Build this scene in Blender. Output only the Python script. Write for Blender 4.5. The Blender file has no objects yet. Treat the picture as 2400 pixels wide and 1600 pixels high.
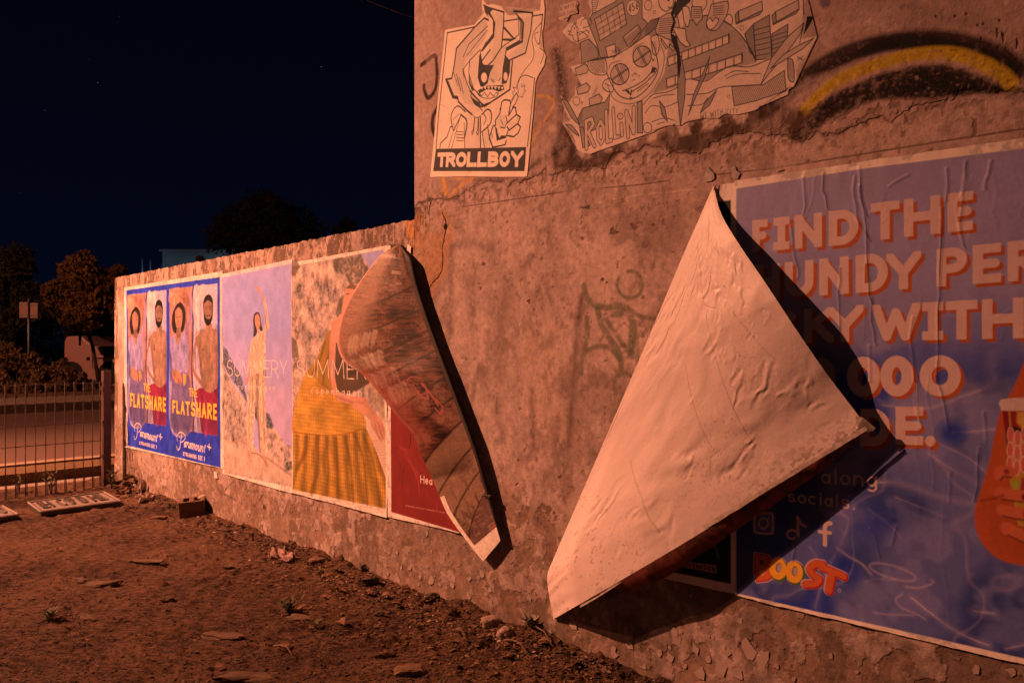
import bpy, bmesh, math, random
import numpy as np
from mathutils import Vector, Matrix, noise

random.seed(7); RNG = np.random.default_rng(11)
S = bpy.context.scene
COL = S.collection

# ------------------------------------------------------------------ camera
FPX, XV, HY, HC, CC = 1800.0, -578.0, 815.0, 1.05, 2.796   # focal (px of the 2400 px frame), wall vanishing x, horizon y, eye height, wall offset
cam_d = bpy.data.cameras.new("camera"); cam = bpy.data.objects.new("camera", cam_d); COL.objects.link(cam)
cam.location = (0, 0, HC); cam.rotation_euler = (math.radians(90), 0, 0)
cam_d.sensor_width = 36; cam_d.lens = 36 * FPX / 2400; cam_d.shift_y = 15 / 2400
cam_d.clip_end = 2000; cam_d.clip_start = .05
S.camera = cam
S.render.resolution_x = 1024; S.render.resolution_y = 682

# ------------------------------------------------------------------ world (clear night sky)
W = bpy.data.worlds.new("World"); S.world = W; W.use_nodes = True
nt = W.node_tree; nt.nodes.clear()
o = nt.nodes.new("ShaderNodeOutputWorld"); bg = nt.nodes.new("ShaderNodeBackground")
tc = nt.nodes.new("ShaderNodeTexCoord"); sp = nt.nodes.new("ShaderNodeSeparateXYZ"); rp = nt.nodes.new("ShaderNodeValToRGB")
nt.links.new(tc.outputs["Generated"], sp.inputs[0]); nt.links.new(sp.outputs["Z"], rp.inputs[0])
rp.color_ramp.elements[0].position = 0.0; rp.color_ramp.elements[0].color = (.0011, .0022, .0085, 1)
rp.color_ramp.elements[1].position = .55; rp.color_ramp.elements[1].color = (.0003, .0004, .0020, 1)
nt.links.new(rp.outputs[0], bg.inputs[0]); bg.inputs[1].default_value = 1.0
nt.links.new(bg.outputs[0], o.inputs[0])

S.view_settings.view_transform = 'Standard'; S.view_settings.look = 'None'
S.view_settings.exposure = 0; S.view_settings.gamma = 1; S.view_settings.use_curve_mapping = False
LAMP_COL = (1.0, .37, .185)          # high-pressure sodium
LAMP_POWER = 10400; LAMP2_POWER = 5000; FILL_POWER = 1000

# ------------------------------------------------------------------ place geometry
_s = math.hypot(FPX, 1200 - XV)
U = np.array([(1200 - XV) / _s, -FPX / _s]); N = np.array([-FPX / _s, -(1200 - XV) / _s])   # along the wall / out of the wall
NP0 = float(N[0] * CC)
def ray(x, y, w=0.0):
    """point that the photograph shows at (x, y), w metres in front of the wall face"""
    x = np.asarray(x, float); y = np.asarray(y, float); w = np.asarray(w, float)
    dx = (x - 1200) / FPX; dz = (HY - y) / FPX
    t = (NP0 + w) / (N[0] * dx + N[1])
    return np.stack([t * dx, t, t * dz + HC], -1)
P00 = ray(268, 815)[:2].copy()
def uv(x, y):
    p = ray(x, y); return np.stack([(p[..., 0] - P00[0]) * U[0] + (p[..., 1] - P00[1]) * U[1], p[..., 2]], -1)
def WP(u, v, w=0.0):
    u = np.asarray(u, float); v = np.asarray(v, float); w = np.asarray(w, float)
    return np.stack([P00[0] + u * U[0] + w * N[0], P00[1] + u * U[1] + w * N[1], v + 0 * u], -1)
def gnd(x, y, z=0.0):
    d = (HC - z) * FPX / (y - HY); return Vector(((x - 1200) / FPX * d, d, z))
def at(x, y, d): return Vector(((x - 1200) / FPX * d, d, HC + (HY - y) / FPX * d))
QW = float(-U @ P00)                       # street frame: q = distance past the camera along the wall, p = distance out of the wall
def PQ(p, q, z=0.0):                       # p metres out of the wall plane, q metres along (towards the street)
    u = QW - q
    return WP(u, z, p)

# ------------------------------------------------------------------ object helpers
def tag(o, label=None, cat=None, group=None, kind=None):
    if label: o['label'] = label
    if cat: o['category'] = cat
    if group: o['group'] = group
    if kind: o['kind'] = kind
    return o
def empty(name, loc, label=None, cat=None, group=None, rz=0):
    o = bpy.data.objects.new(name, None); COL.objects.link(o); o.location = loc; o.rotation_euler = (0, 0, rz); o.empty_display_size = .1
    bpy.context.view_layer.update()
    return tag(o, label, cat, group)
def link(name, me, mat=None, parent=None):
    o = bpy.data.objects.new(name, me); COL.objects.link(o)
    if mat is not None:
        for m in (mat if isinstance(mat, (list, tuple)) else [mat]): me.materials.append(m)
    if parent is not None:
        o.parent = parent
        mw = Matrix.LocRotScale(parent.location, parent.rotation_euler, parent.scale)
        if parent.parent is not None:
            pp = parent.parent; mw = Matrix.LocRotScale(pp.location, pp.rotation_euler, pp.scale) @ mw
        o.matrix_parent_inverse = mw.inverted()
    return o
class MB:
    def __init__(s): s.v = []; s.f = []
    def add(s, v, f):
        n = len(s.v); s.v += [tuple(map(float, p)) for p in v]; s.f += [tuple(i + n for i in g) for g in f]; return s
    def box(s, c, d, rz=0, rx=0, ry=0):
        R = Matrix.Rotation(rz, 3, 'Z') @ Matrix.Rotation(ry, 3, 'Y') @ Matrix.Rotation(rx, 3, 'X'); c = Vector(c)
        v = [c + R @ Vector((x * d[0] / 2, y * d[1] / 2, z * d[2] / 2)) for x in (-1, 1) for y in (-1, 1) for z in (-1, 1)]
        return s.add(v, [(0, 1, 3, 2), (4, 6, 7, 5), (0, 4, 5, 1), (2, 3, 7, 6), (0, 2, 6, 4), (1, 5, 7, 3)])
    def tube(s, pts, r, n=8, cap=True):
        pts = [Vector(p) for p in pts]; rr = r if isinstance(r, (list, tuple)) else [r] * len(pts)
        vs = []; a = None
        for i, p in enumerate(pts):
            t = (pts[min(i + 1, len(pts) - 1)] - pts[max(i - 1, 0)]).normalized()
            if a is None: a = t.orthogonal().normalized()
            a = (a - t * a.dot(t)).normalized(); b = t.cross(a)
            for k in range(n):
                an = 2 * math.pi * k / n; vs.append(p + (a * math.cos(an) + b * math.sin(an)) * rr[i])
        fs = [(i * n + k, i * n + (k + 1) % n, (i + 1) * n + (k + 1) % n, (i + 1) * n + k) for i in range(len(pts) - 1) for k in range(n)]
        if cap: fs += [tuple(range(n - 1, -1, -1)), tuple((len(pts) - 1) * n + k for k in range(n))]
        return s.add(vs, fs)
    def prism(s, pts, z0, z1, M=None):
        n = len(pts); M = M or Matrix.Identity(4)
        v = [M @ Vector((x, y, z0)) for x, y in pts] + [M @ Vector((x, y, z1)) for x, y in pts]
        return s.add(v, [tuple(range(n - 1, -1, -1)), tuple(range(n, 2 * n))] + [(i, (i + 1) % n, n + (i + 1) % n, n + i) for i in range(n)])
    def mesh(s, name, smooth=False):
        me = bpy.data.meshes.new(name); me.from_pydata(s.v, [], s.f); me.update()
        if smooth: me.polygons.foreach_set("use_smooth", [True] * len(me.polygons))
        return me
    def build(s, name, mat, parent=None, smooth=False): return link(name, s.mesh(name, smooth), mat, parent)
def grid_mesh(name, P, UVs=None, smooth=True, flip=False, back=None):
    """P: (r, c, 3) array -> quads; UVs: (r, c, 2)"""
    r, c = P.shape[:2]; idx = np.arange(r * c).reshape(r, c)
    f = np.stack([idx[:-1, :-1], idx[:-1, 1:], idx[1:, 1:], idx[1:, :-1]], -1).reshape(-1, 4)
    if flip: f = f[:, ::-1]
    V = P.reshape(-1, 3); mi = np.zeros(len(f), int); U2 = None if UVs is None else UVs.reshape(-1, 2)
    if back is not None:                     # second skin for the other side of the paper, second material slot
        b = back.reshape(-1, 3); f = np.concatenate([f, f[:, ::-1] + len(V)]); mi = np.concatenate([mi, np.ones(len(mi), int)])
        V = np.concatenate([V, b]); U2 = None if U2 is None else np.concatenate([U2, U2])
    me = bpy.data.meshes.new(name); me.vertices.add(len(V)); me.vertices.foreach_set("co", V.astype(np.float32).ravel())
    me.loops.add(f.size); me.loops.foreach_set("vertex_index", f.astype(np.int32).ravel())
    me.polygons.add(len(f)); me.polygons.foreach_set("loop_start", np.arange(0, f.size, 4, dtype=np.int32))
    me.polygons.foreach_set("use_smooth", np.full(len(f), smooth)); me.polygons.foreach_set("material_index", mi.astype(np.int32))
    me.update(calc_edges=True)
    if U2 is not None:
        l = me.uv_layers.new(name="UVMap"); l.data.foreach_set("uv", U2[f.ravel()].astype(np.float32).ravel())
    me.validate()
    return me

# ------------------------------------------------------------------ noise on arrays
def vnoise(h, w, cell, seed, cx=None):
    g = np.random.default_rng(seed); cy = cell; cx = cx or cell
    gh, gw = int(h / cy) + 3, int(w / cx) + 3; R = g.random((gh, gw), dtype=np.float32)
    y = np.arange(h) / cy; x = np.arange(w) / cx
    yi = y.astype(int); xi = x.astype(int); fy = (y - yi).astype(np.float32); fx = (x - xi).astype(np.float32)
    fy = (fy * fy * (3 - 2 * fy))[:, None]; fx = (fx * fx * (3 - 2 * fx))[None]
    A = R[yi]; B = R[yi + 1]
    return (A[:, xi] * (1 - fx) + A[:, xi + 1] * fx) * (1 - fy) + (B[:, xi] * (1 - fx) + B[:, xi + 1] * fx) * fy
def fbm(h, w, cell, seed, octs=4, asp=1.0, gain=.55):
    t = 0; a = 1; n = 0
    for k in range(octs):
        c = max(cell / 2 ** k, 1.01); t = t + a * vnoise(h, w, max(c * asp, 1.01), seed + k * 17, c); n += a; a *= gain
    return t / n
def sst(e0, e1, x): t = np.clip((x - e0) / (e1 - e0), 0, 1); return t * t * (3 - 2 * t)

# ------------------------------------------------------------------ print canvases (albedo + relief, drawn by code)
def catmull(p, n=8):
    p = np.asarray(p, float)
    if len(p) < 3: return p
    q = np.vstack([2 * p[0] - p[1], p, 2 * p[-1] - p[-2]]); out = []
    for i in range(1, len(q) - 2):
        for k in range(n):
            t = k / n; a, b, c, d = q[i - 1], q[i], q[i + 1], q[i + 2]
            out.append(.5 * (2 * b + (c - a) * t + (2 * a - 5 * b + 4 * c - d) * t * t + (3 * b - a - 3 * c + d) * t ** 3))
    return np.array(out + [p[-1]])
class Cv:
    def __init__(s, u0, v0, u1, v1, ppm, col=(.8, .8, .8)):
        s.u0, s.v0, s.u1, s.v1, s.k = u0, v0, u1, v1, ppm
        s.W = int((u1 - u0) * ppm); s.H = int((v1 - v0) * ppm)
        s.a = np.empty((s.H, s.W, 3), np.float32); s.a[:] = col; s.h = np.zeros((s.H, s.W), np.float32)
        s.fr = (0, 0, 1.0)
    def P(s, pts):
        """zoom-frame points -> canvas pixels through the wall plane"""
        p = np.asarray(pts, float); q = uv(p[..., 0] / s.fr[2] + s.fr[0], p[..., 1] / s.fr[2] + s.fr[1])
        return np.stack([(q[..., 0] - s.u0) * s.k, (q[..., 1] - s.v0) * s.k], -1)
    def ws(s, wz, at):                      # width in zoom pixels at a place -> canvas pixels
        p = np.asarray(at, float).reshape(-1, 2).mean(0)
        a = s.P([p, p + (0, 10)]); return abs(a[1, 1] - a[0, 1]) / 10 * wz
    def win(s, lo, hi, m):
        x0 = max(int(lo[0] - m), 0); y0 = max(int(lo[1] - m), 0); x1 = min(int(hi[0] + m) + 2, s.W); y1 = min(int(hi[1] + m) + 2, s.H)
        return x0, y0, x1, y1
    def put(s, x0, y0, m, col=None, h=None):
        y1, x1 = y0 + m.shape[0], x0 + m.shape[1]
        if col is not None:
            c = np.asarray(col, np.float32)
            if c.ndim == 3: c = c[y0:y1, x0:x1]
            s.a[y0:y1, x0:x1] += (c - s.a[y0:y1, x0:x1]) * m[..., None]
        if h is not None: s.h[y0:y1, x0:x1] += h * m
    def poly(s, pts, col=None, al=1.0, soft=1.0, h=None, mod=None, smooth=False, raw=False, rough=0):
        p = np.asarray(pts, float) if raw else s.P(pts)
        if not raw: soft = max(1.0, soft * min(1.0, s.ws(1, pts) * 1.5))
        if smooth: p = catmull(np.vstack([p, p[:1]]), 6)[:-1]
        x0, y0, x1, y1 = s.win(p.min(0), p.max(0), soft + rough * 3 + 1)
        if x1 <= x0 or y1 <= y0: return
        X, Y = np.meshgrid(np.arange(x0, x1) + .5, np.arange(y0, y1) + .5)
        if rough:
            X = X + (fbm(*X.shape, 14, x0 + y0 * 3 + 1, 3) - .5) * rough * 3; Y = Y + (fbm(*X.shape, 14, x0 + y0 * 3 + 77, 3) - .5) * rough * 3
        ins = np.zeros(X.shape, bool); D = np.full(X.shape, 1e9)
        for a, b in zip(p, np.roll(p, -1, 0)):
            if (a[1] != b[1]): ins ^= ((a[1] > Y) != (b[1] > Y)) & (X < (b[0] - a[0]) * (Y - a[1]) / (b[1] - a[1]) + a[0])
            d = b - a; L = d @ d + 1e-9; t = np.clip(((X - a[0]) * d[0] + (Y - a[1]) * d[1]) / L, 0, 1)
            D = np.minimum(D, (X - a[0] - t * d[0]) ** 2 + (Y - a[1] - t * d[1]) ** 2)
        D = np.sqrt(D); m = np.clip(.5 + np.where(ins, D, -D) / soft, 0, 1) * al
        if mod is not None: m = m * mod[y0:y1, x0:x1]
        s.put(x0, y0, m.astype(np.float32), col, h)
    def stroke(s, pts, wz, col=None, al=1.0, soft=1.0, h=None, mod=None, smooth=True, raw=False, closed=False, clip=None, wpx=None):
        p = np.asarray(pts, float)
        w = wpx if wpx is not None else (wz if raw else s.ws(wz, p))
        if not raw: soft = max(1.0, soft * min(1.0, s.ws(1, p) * 1.5))
        if not raw: p = s.P(p)
        if closed: p = np.vstack([p, p[:1]])
        if smooth: p = catmull(p)
        r = w / 2; x0, y0, x1, y1 = s.win(p.min(0), p.max(0), r + soft + 1)
        if x1 <= x0 or y1 <= y0: return
        D = np.full((y1 - y0, x1 - x0), 1e9)
        for a, b in zip(p[:-1], p[1:]):
            xa, ya, xb, yb = s.win(np.minimum(a, b), np.maximum(a, b), r + soft + 1)
            if xb <= xa or yb <= ya: continue
            X, Y = np.meshgrid(np.arange(xa, xb) + .5, np.arange(ya, yb) + .5)
            d = b - a; L = d @ d + 1e-9; t = np.clip(((X - a[0]) * d[0] + (Y - a[1]) * d[1]) / L, 0, 1)
            q = np.hypot(X - a[0] - t * d[0], Y - a[1] - t * d[1]); v = D[ya - y0:yb - y0, xa - x0:xb - x0]; np.minimum(v, q, out=v)
        m = np.clip(.5 + (r - D) / soft, 0, 1) * al
        if clip is not None:
            X, Y = np.meshgrid(np.arange(x0, x1) + .5, np.arange(y0, y1) + .5)
            for a, b in zip(clip, np.roll(clip, -1, 0)):
                d = b - a; n = np.array([-d[1], d[0]]) / (np.hypot(*d) + 1e-9)
                m = m * np.clip(.5 + (X - a[0]) * n[0] + (Y - a[1]) * n[1], 0, 1)
        if mod is not None: m = m * mod[y0:y1, x0:x1]
        s.put(x0, y0, m.astype(np.float32), col, h)
    def ell(s, c, rx, ry, col, al=1., soft=1.0, rot=0, **k):
        t = np.linspace(0, 2 * math.pi, 25)[:-1]; cr, sr = math.cos(rot), math.sin(rot)
        x = rx * np.cos(t); y = ry * np.sin(t)
        s.poly(np.stack([c[0] + x * cr - y * sr, c[1] + x * sr + y * cr], -1), col, al, soft, **k)
    def ring(s, c, rx, ry, w, col, al=1., a0=0, a1=360, rot=0, **k):
        t = np.radians(np.linspace(a0, a1, 28)); cr, sr = math.cos(rot), math.sin(rot); x = rx * np.cos(t); y = ry * np.sin(t)
        s.stroke(np.stack([c[0] + x * cr - y * sr, c[1] + x * sr + y * cr], -1), w, col, al, smooth=False, **k)
    def uvof(s, UV): return np.stack([(UV[..., 0] - s.u0) / (s.u1 - s.u0), (UV[..., 1] - s.v0) / (s.v1 - s.v0)], -1)
    # ---- lettering
    def glyph(s, ch, quad, w, col, raw=False, al=1., off=(0, 0), mod=None):
        q = (np.asarray(quad, float) + off) if raw else s.P(np.asarray(quad, float) + off)     # TL TR BR BL
        TL, TR, BR, BL = q; gw = (np.hypot(*(TR - TL)) + np.hypot(*(BR - BL))) / 2; gh = (np.hypot(*(TL - BL)) + np.hypot(*(TR - BR))) / 2
        w = w * gh if w < 1 else w
        low = ch.islower() or ch in '.'
        ix = min(w / 2 / gw, .49); iy = w / 2 / gh
        def M(p):
            x = ix + p[:, 0] * (1 - 2 * ix); y = iy + p[:, 1] * (1 - 2 * iy)
            return (BL * (1 - x)[:, None] + BR * x[:, None]) * (1 - y)[:, None] + (TL * (1 - x)[:, None] + TR * x[:, None]) * y[:, None]
        clip = None if low else np.array([BL, BR, TR, TL])
        for ln in GL.get(ch, []):
            p = np.array(ln, float); q2 = M(p)
            if not low and ln[0] != ln[-1] and (abs(ln[0][0] - ln[-1][0]) + abs(ln[0][1] - ln[-1][1])) > .02:
                for e, n2 in ((0, 1), (-1, -2)):
                    if p[e][0] in (0, 1) or p[e][1] in (0, 1):
                        d = q2[e] - q2[n2]; q2[e] = q2[e] + d / (np.hypot(*d) + 1e-9) * w
            s.stroke(q2, w, col, al, raw=True, smooth=False, clip=clip, mod=mod)
    def text(s, st, quad, w, col, sp=.22, raw=False, al=1., slant=0, mod=None):
        q = np.asarray(quad, float) if raw else s.P(quad); TL, TR, BR, BL = q
        adv = [WD.get(c, .62) for c in st]; tot = sum(adv) + sp * (len(st) - 1); x = 0
        for c, a in zip(st, adv):
            f0 = x / tot; f1 = (x + a) / tot; x += a + sp
            if c == ' ': continue
            k = slant * (TL - BL)[1] * np.array([1, 0])
            s.glyph(c, [TL + (TR - TL) * f0 + k, TL + (TR - TL) * f1 + k, BL + (BR - BL) * f1, BL + (BR - BL) * f0], w, col, raw=True, al=al, mod=mod)
def A(cx, cy, rx, ry, a0, a1, n=12):
    t = np.radians(np.linspace(a0, a1, n)); return [(cx + rx * math.cos(x), cy + ry * math.sin(x)) for x in t]
GL = {
 'A': [[(0, 0), (.5, 1), (1, 0)], [(.18, .33), (.82, .33)]], 'B': [[(0, 0), (0, 1)], [(0, 1), (.5, 1)] + A(.5, .76, .42, .24, 90, -90) + [(0, .52)], [(.5, .52)] + A(.5, .26, .5, .26, 90, -90) + [(0, 0)]],
 'C': [A(.58, .5, .58, .5, 50, 310, 20)], 'D': [[(0, 0), (0, 1)], [(0, 1), (.4, 1)] + A(.4, .5, .6, .5, 90, -90, 18) + [(0, 0)]],
 'E': [[(0, 0), (0, 1)], [(0, 1), (1, 1)], [(0, .5), (.92, .5)], [(0, 0), (1, 0)]], 'F': [[(0, 0), (0, 1)], [(0, 1), (1, 1)], [(0, .5), (.85, .5)]],
 'G': [A(.5, .5, .5, .5, 50, 330, 20) + [(.97, .45), (.55, .45)]], 'H': [[(0, 0), (0, 1)], [(1, 0), (1, 1)], [(0, .5), (1, .5)]],
 'I': [[(.5, 0), (.5, 1)]], 'Î': [[(.5, 0), (.5, 1)], [(0, 1), (1, 1)], [(0, 0), (1, 0)]], 'J': [[(1, 1), (1, .3)] + A(.5, .3, .5, .3, 0, -180)],
 'K': [[(0, 0), (0, 1)], [(1, 1), (0, .42)], [(.3, .6), (1, 0)]], 'L': [[(0, 1), (0, 0)], [(0, 0), (1, 0)]],
 'M': [[(0, 0), (.08, 1), (.5, .2), (.92, 1), (1, 0)]], 'N': [[(0, 0), (0, 1)], [(0, 1), (1, 0)], [(1, 0), (1, 1)]],
 'O': [A(.5, .5, .5, .5, 0, 360, 30)], '0': [A(.5, .5, .5, .5, 0, 360, 30)], 'P': [[(0, 0), (0, 1)], [(0, 1), (.5, 1)] + A(.5, .72, .5, .28, 90, -90) + [(0, .44)]],
 'R': [[(0, 0), (0, 1)], [(0, 1), (.5, 1)] + A(.5, .74, .46, .26, 90, -90) + [(0, .48)], [(.45, .48), (1, 0)]],
 'S': [A(.5, .75, .46, .25, 25, 270) + A(.5, .25, .5, .25, 90, -155)], 'T': [[(.5, 0), (.5, 1)], [(0, 1), (1, 1)]],
 'U': [[(0, 1), (0, .42)] + A(.5, .42, .5, .42, 180, 360) + [(1, 1)]], 'V': [[(0, 1), (.5, 0), (1, 1)]], 'W': [[(0, 1), (.26, 0), (.5, .85), (.74, 0), (1, 1)]],
 'X': [[(0, 0), (1, 1)], [(0, 1), (1, 0)]], 'Y': [[(0, 1), (.5, .45), (1, 1)], [(.5, .45), (.5, 0)]], '1': [[(.1, .8), (.6, 1), (.6, 0)]],
 '4': [[(.8, 0), (.8, 1), (0, .3), (1, .3)]], '5': [[(.9, 1), (.1, 1), (.05, .55)] + A(.45, .3, .5, .3, 110, -150)], '6': [[(.8, 1), (.1, .45)] + A(.5, .28, .45, .28, 160, -200)],
 '+': [[(.5, 0), (.5, 1)], [(0, .5), (1, .5)]], '-': [[(0, .5), (1, .5)]], '.': [[(.5, 0), (.5, .02)]],
 'a': [A(.45, .45, .45, .45, 0, 360, 18), [(.95, 1), (.95, 0)]], 'b': [[(0, 0), (0, 1.5)], A(.5, .45, .45, .45, 0, 360, 18)], 'c': [A(.5, .48, .5, .48, 50, 310)],
 'd': [A(.45, .45, .45, .45, 0, 360, 18), [(.95, 1.5), (.95, 0)]], 'e': [[(0, .5), (1, .5)] + A(.5, .48, .5, .48, 0, 310)], 'f': [[(.3, 0), (.3, 1.2), (.6, 1.5), (.9, 1.45)], [(0, .95), (.8, .95)]],
 'g': [A(.45, .5, .45, .45, 0, 360, 18), [(.95, 1), (.95, -.25), (.6, -.5), (.1, -.4)]], 'h': [[(0, 0), (0, 1.5)], [(0, .6)] + A(.5, .55, .45, .42, 160, 0) + [(.95, 0)]],
 'i': [[(.5, 0), (.5, 1)], [(.5, 1.4), (.5, 1.42)]], 'k': [[(0, 0), (0, 1.5)], [(.9, 1), (0, .4)], [(.3, .55), (1, 0)]], 'l': [[(.5, 0), (.5, 1.5)]],
 'm': [[(0, 0), (0, 1)], [(0, .7)] + A(.25, .6, .25, .38, 160, 0) + [(.5, 0)], [(.5, .7)] + A(.75, .6, .25, .38, 160, 0) + [(1, 0)]],
 'n': [[(0, 0), (0, 1)], [(0, .6)] + A(.5, .55, .47, .42, 160, 0) + [(.97, 0)]], 'o': [A(.5, .48, .5, .48, 0, 360, 20)],
 'p': [[(0, -.5), (0, 1)], A(.5, .5, .45, .45, 0, 360, 18)], 'r': [[(.1, 0), (.1, 1)], [(.1, .6), (.4, .95), (.9, .95)]], 's': [A(.5, .73, .42, .25, 30, 270) + A(.5, .25, .46, .25, 90, -150)],
 't': [[(.4, 1.35), (.4, .2), (.9, 0)], [(0, .95), (.85, .95)]], 'u': [[(0, 1), (0, .4)] + A(.48, .4, .47, .4, 180, 360) + [(.95, 1), (.95, 0)]], 'w': [[(0, 1), (.25, 0), (.5, .9), (.75, 0), (1, 1)]],
}
WD = {'I': .2, 'i': .2, 'l': .2, '1': .35, 'M': .9, 'W': 1.05, 'm': .95, 'w': .9, ' ': .35, 'O': .8, 'G': .8, 'f': .42, 't': .42, 'r': .45, '.': .2, 'N': .68, 'Î': .5, 'E': .5, 'L': .48, 'F': .5}

# ------------------------------------------------------------------ materials
def img(name, arr, ppm_ok=True):
    h, w = arr.shape[:2]; im = bpy.data.images.new(name, w, h, float_buffer=True, is_data=True)
    b = np.ones((h, w, 4), np.float32)
    if arr.ndim == 2: b[..., :3] = arr[..., None]
    else: b[..., :3] = arr
    im.pixels.foreach_set(b.ravel()); im.update(); return im
def mat(name, col=(.5, .5, .5), rough=.8, metal=0.0, noise=None, bump=None, spec=.4, emit=None):
    m = bpy.data.materials.new(name); m.use_nodes = True; n = m.node_tree.nodes; l = m.node_tree.links; b = n["Principled BSDF"]
    b.inputs["Base Color"].default_value = (*col, 1); b.inputs["Roughness"].default_value = rough; b.inputs["Metallic"].default_value = metal
    b.inputs["Specular IOR Level"].default_value = spec
    if emit: b.inputs["Emission Color"].default_value = (*emit[0], 1); b.inputs["Emission Strength"].default_value = emit[1]
    tcn = n.new("ShaderNodeTexCoord")
    if noise:                               # (scale, colour2, contrast, detail)
        t = n.new("ShaderNodeTexNoise"); t.inputs["Scale"].default_value = noise[0]; t.inputs["Detail"].default_value = 8; t.inputs["Roughness"].default_value = .65
        l.new(tcn.outputs["Object"], t.inputs["Vector"])
        r = n.new("ShaderNodeValToRGB"); c = noise[2]
        r.color_ramp.elements[0].position = .5 - c; r.color_ramp.elements[1].position = .5 + c
        r.color_ramp.elements[0].color = (*col, 1); r.color_ramp.elements[1].color = (*noise[1], 1)
        l.new(t.outputs["Fac"], r.inputs["Fac"]); l.new(r.outputs[0], b.inputs["Base Color"])
    if bump:                                # (scale, metres)
        t = n.new("ShaderNodeTexNoise"); t.inputs["Scale"].default_value = bump[0]; t.inputs["Detail"].default_value = 10; t.inputs["Roughness"].default_value = .7
        l.new(tcn.outputs["Object"], t.inputs["Vector"])
        q = n.new("ShaderNodeBump"); q.inputs["Strength"].default_value = 1; q.inputs["Distance"].default_value = bump[1]
        l.new(t.outputs["Fac"], q.inputs["Height"]); l.new(q.outputs[0], b.inputs["Normal"])
    return m
def canvas_mat(name, cv, rough=.7, spec=.3, grain=(60, .25), bump=(120, .0006), hs=1.0, g=1.38):
    cv.a = (.8 * np.clip(cv.a / .8, .004, 1.15) ** (np.array([1, .84, .74]) * g if g > 1 else np.ones(3) * g)).astype(np.float32)      # ink density
    spec = spec * .6
    m = bpy.data.materials.new(name); m.use_nodes = True; n = m.node_tree.nodes; l = m.node_tree.links; b = n["Principled BSDF"]
    b.inputs["Roughness"].default_value = rough; b.inputs["Specular IOR Level"].default_value = spec
    ti = n.new("ShaderNodeTexImage"); ti.image = img(name + "_print", cv.a); ti.extension = 'EXTEND'
    th = n.new("ShaderNodeTexImage"); th.image = img(name + "_relief", cv.h); th.extension = 'EXTEND'
    tcn = n.new("ShaderNodeTexCoord"); t = n.new("ShaderNodeTexNoise"); t.inputs["Scale"].default_value = grain[0]; t.inputs["Detail"].default_value = 9; t.inputs["Roughness"].default_value = .7
    l.new(tcn.outputs["Object"], t.inputs["Vector"])
    mr = n.new("ShaderNodeMapRange"); mr.inputs["From Min"].default_value = .3; mr.inputs["From Max"].default_value = .7
    mr.inputs["To Min"].default_value = 1 - grain[1]; mr.inputs["To Max"].default_value = 1 + grain[1]; l.new(t.outputs["Fac"], mr.inputs["Value"])
    mx = n.new("ShaderNodeVectorMath"); mx.operation = 'SCALE'; l.new(ti.outputs["Color"], mx.inputs[0]); l.new(mr.outputs[0], mx.inputs["Scale"])
    l.new(mx.outputs[0], b.inputs["Base Color"])
    t2 = n.new("ShaderNodeTexNoise"); t2.inputs["Scale"].default_value = bump[0]; t2.inputs["Detail"].default_value = 8; l.new(tcn.outputs["Object"], t2.inputs["Vector"])
    b1 = n.new("ShaderNodeBump"); b1.inputs["Distance"].default_value = bump[1]; l.new(t2.outputs["Fac"], b1.inputs["Height"])
    b2 = n.new("ShaderNodeBump"); b2.inputs["Distance"].default_value = hs; l.new(th.outputs["Color"], b2.inputs["Height"]); l.new(b1.outputs[0], b2.inputs["Normal"])
    l.new(b2.outputs[0], b.inputs["Normal"])
    return m

# ================================================================== STREET LAMPS (unseen, they light the place; the one behind the camera is an added fill)
M_pole = mat("lamp_pole_steel", (.25, .25, .25), .5, .6, noise=(20, (.16, .15, .14), .2))
M_bulb = mat("sodium_lens", (.9, .6, .3), .4, emit=((1, .45, .15), 30))
def street_lamp(p, q, arm, hz, power, tgt, size, blend, label, col=LAMP_COL):
    base = PQ(p, q, 0); top = PQ(p, q + arm, hz)
    t = empty("street_lamp", tuple(base), label, "street lamp", "street lamps along the road")
    b = Vector(base); MB().tube([b, b + Vector((0, 0, hz * .5)), b + Vector((0, 0, hz + .35))], [.09, .075, .05], 14).build("pole", M_pole, t, True)
    d = Vector(top) - b
    MB().tube([b + Vector((0, 0, hz + .3)), b + Vector((d.x * .5, d.y * .5, hz + .42)), b + Vector((d.x, d.y, hz + .3))], .035, 10).build("arm", M_pole, t, True)
    h = MB(); az = math.atan2(d.y, d.x); h.box(b + Vector((d.x, d.y, hz + .27)), (.75, .28, .12), az); h.box(b + Vector((d.x, d.y, hz + .35)), (.5, .2, .06), az); h.build("lamp_head", M_pole, t)
    MB().box(b + Vector((d.x, d.y, hz + .195)), (.45, .2, .03), az).build("lens", M_bulb, t)
    MB().tube([b, b + Vector((0, 0, .04))], .17, 14).build("base_plate", M_pole, t)
    ld = bpy.data.lights.new("lamp_light", 'SPOT'); ld.energy = power; ld.color = col; ld.shadow_soft_size = .05
    ld.spot_size = math.radians(size); ld.spot_blend = blend
    lo = bpy.data.objects.new("lamp_light", ld); COL.objects.link(lo); lo.location = Vector(top) + Vector((0, 0, .12))
    lo.rotation_euler = (Vector(tgt) - lo.location).to_track_quat('-Z', 'Y').to_euler(); lo.parent = t
    lo.matrix_parent_inverse = Matrix.Translation(t.location).inverted()
street_lamp(5.0, 7.2, 1.3, 6.3, LAMP_POWER, WP(.2, .2), 88, 1.0, "street lamp at the near kerb whose light falls across the poster wall")
street_lamp(23.0, -20.0, .9, 7.0, FILL_POWER, WP(4.0, 1.0), 100, 1.0, "added fill lamp far behind the camera, softening the shadows on the wall")  # weak unseen lamp, added to lift the shadows on the wall
street_lamp(8.0, 15.2, -1.0, 7.5, LAMP2_POWER, PQ(3.0, 17.0), 165, .8, "street lamp on the far side of the road lighting shrubs and asphalt")

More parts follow.
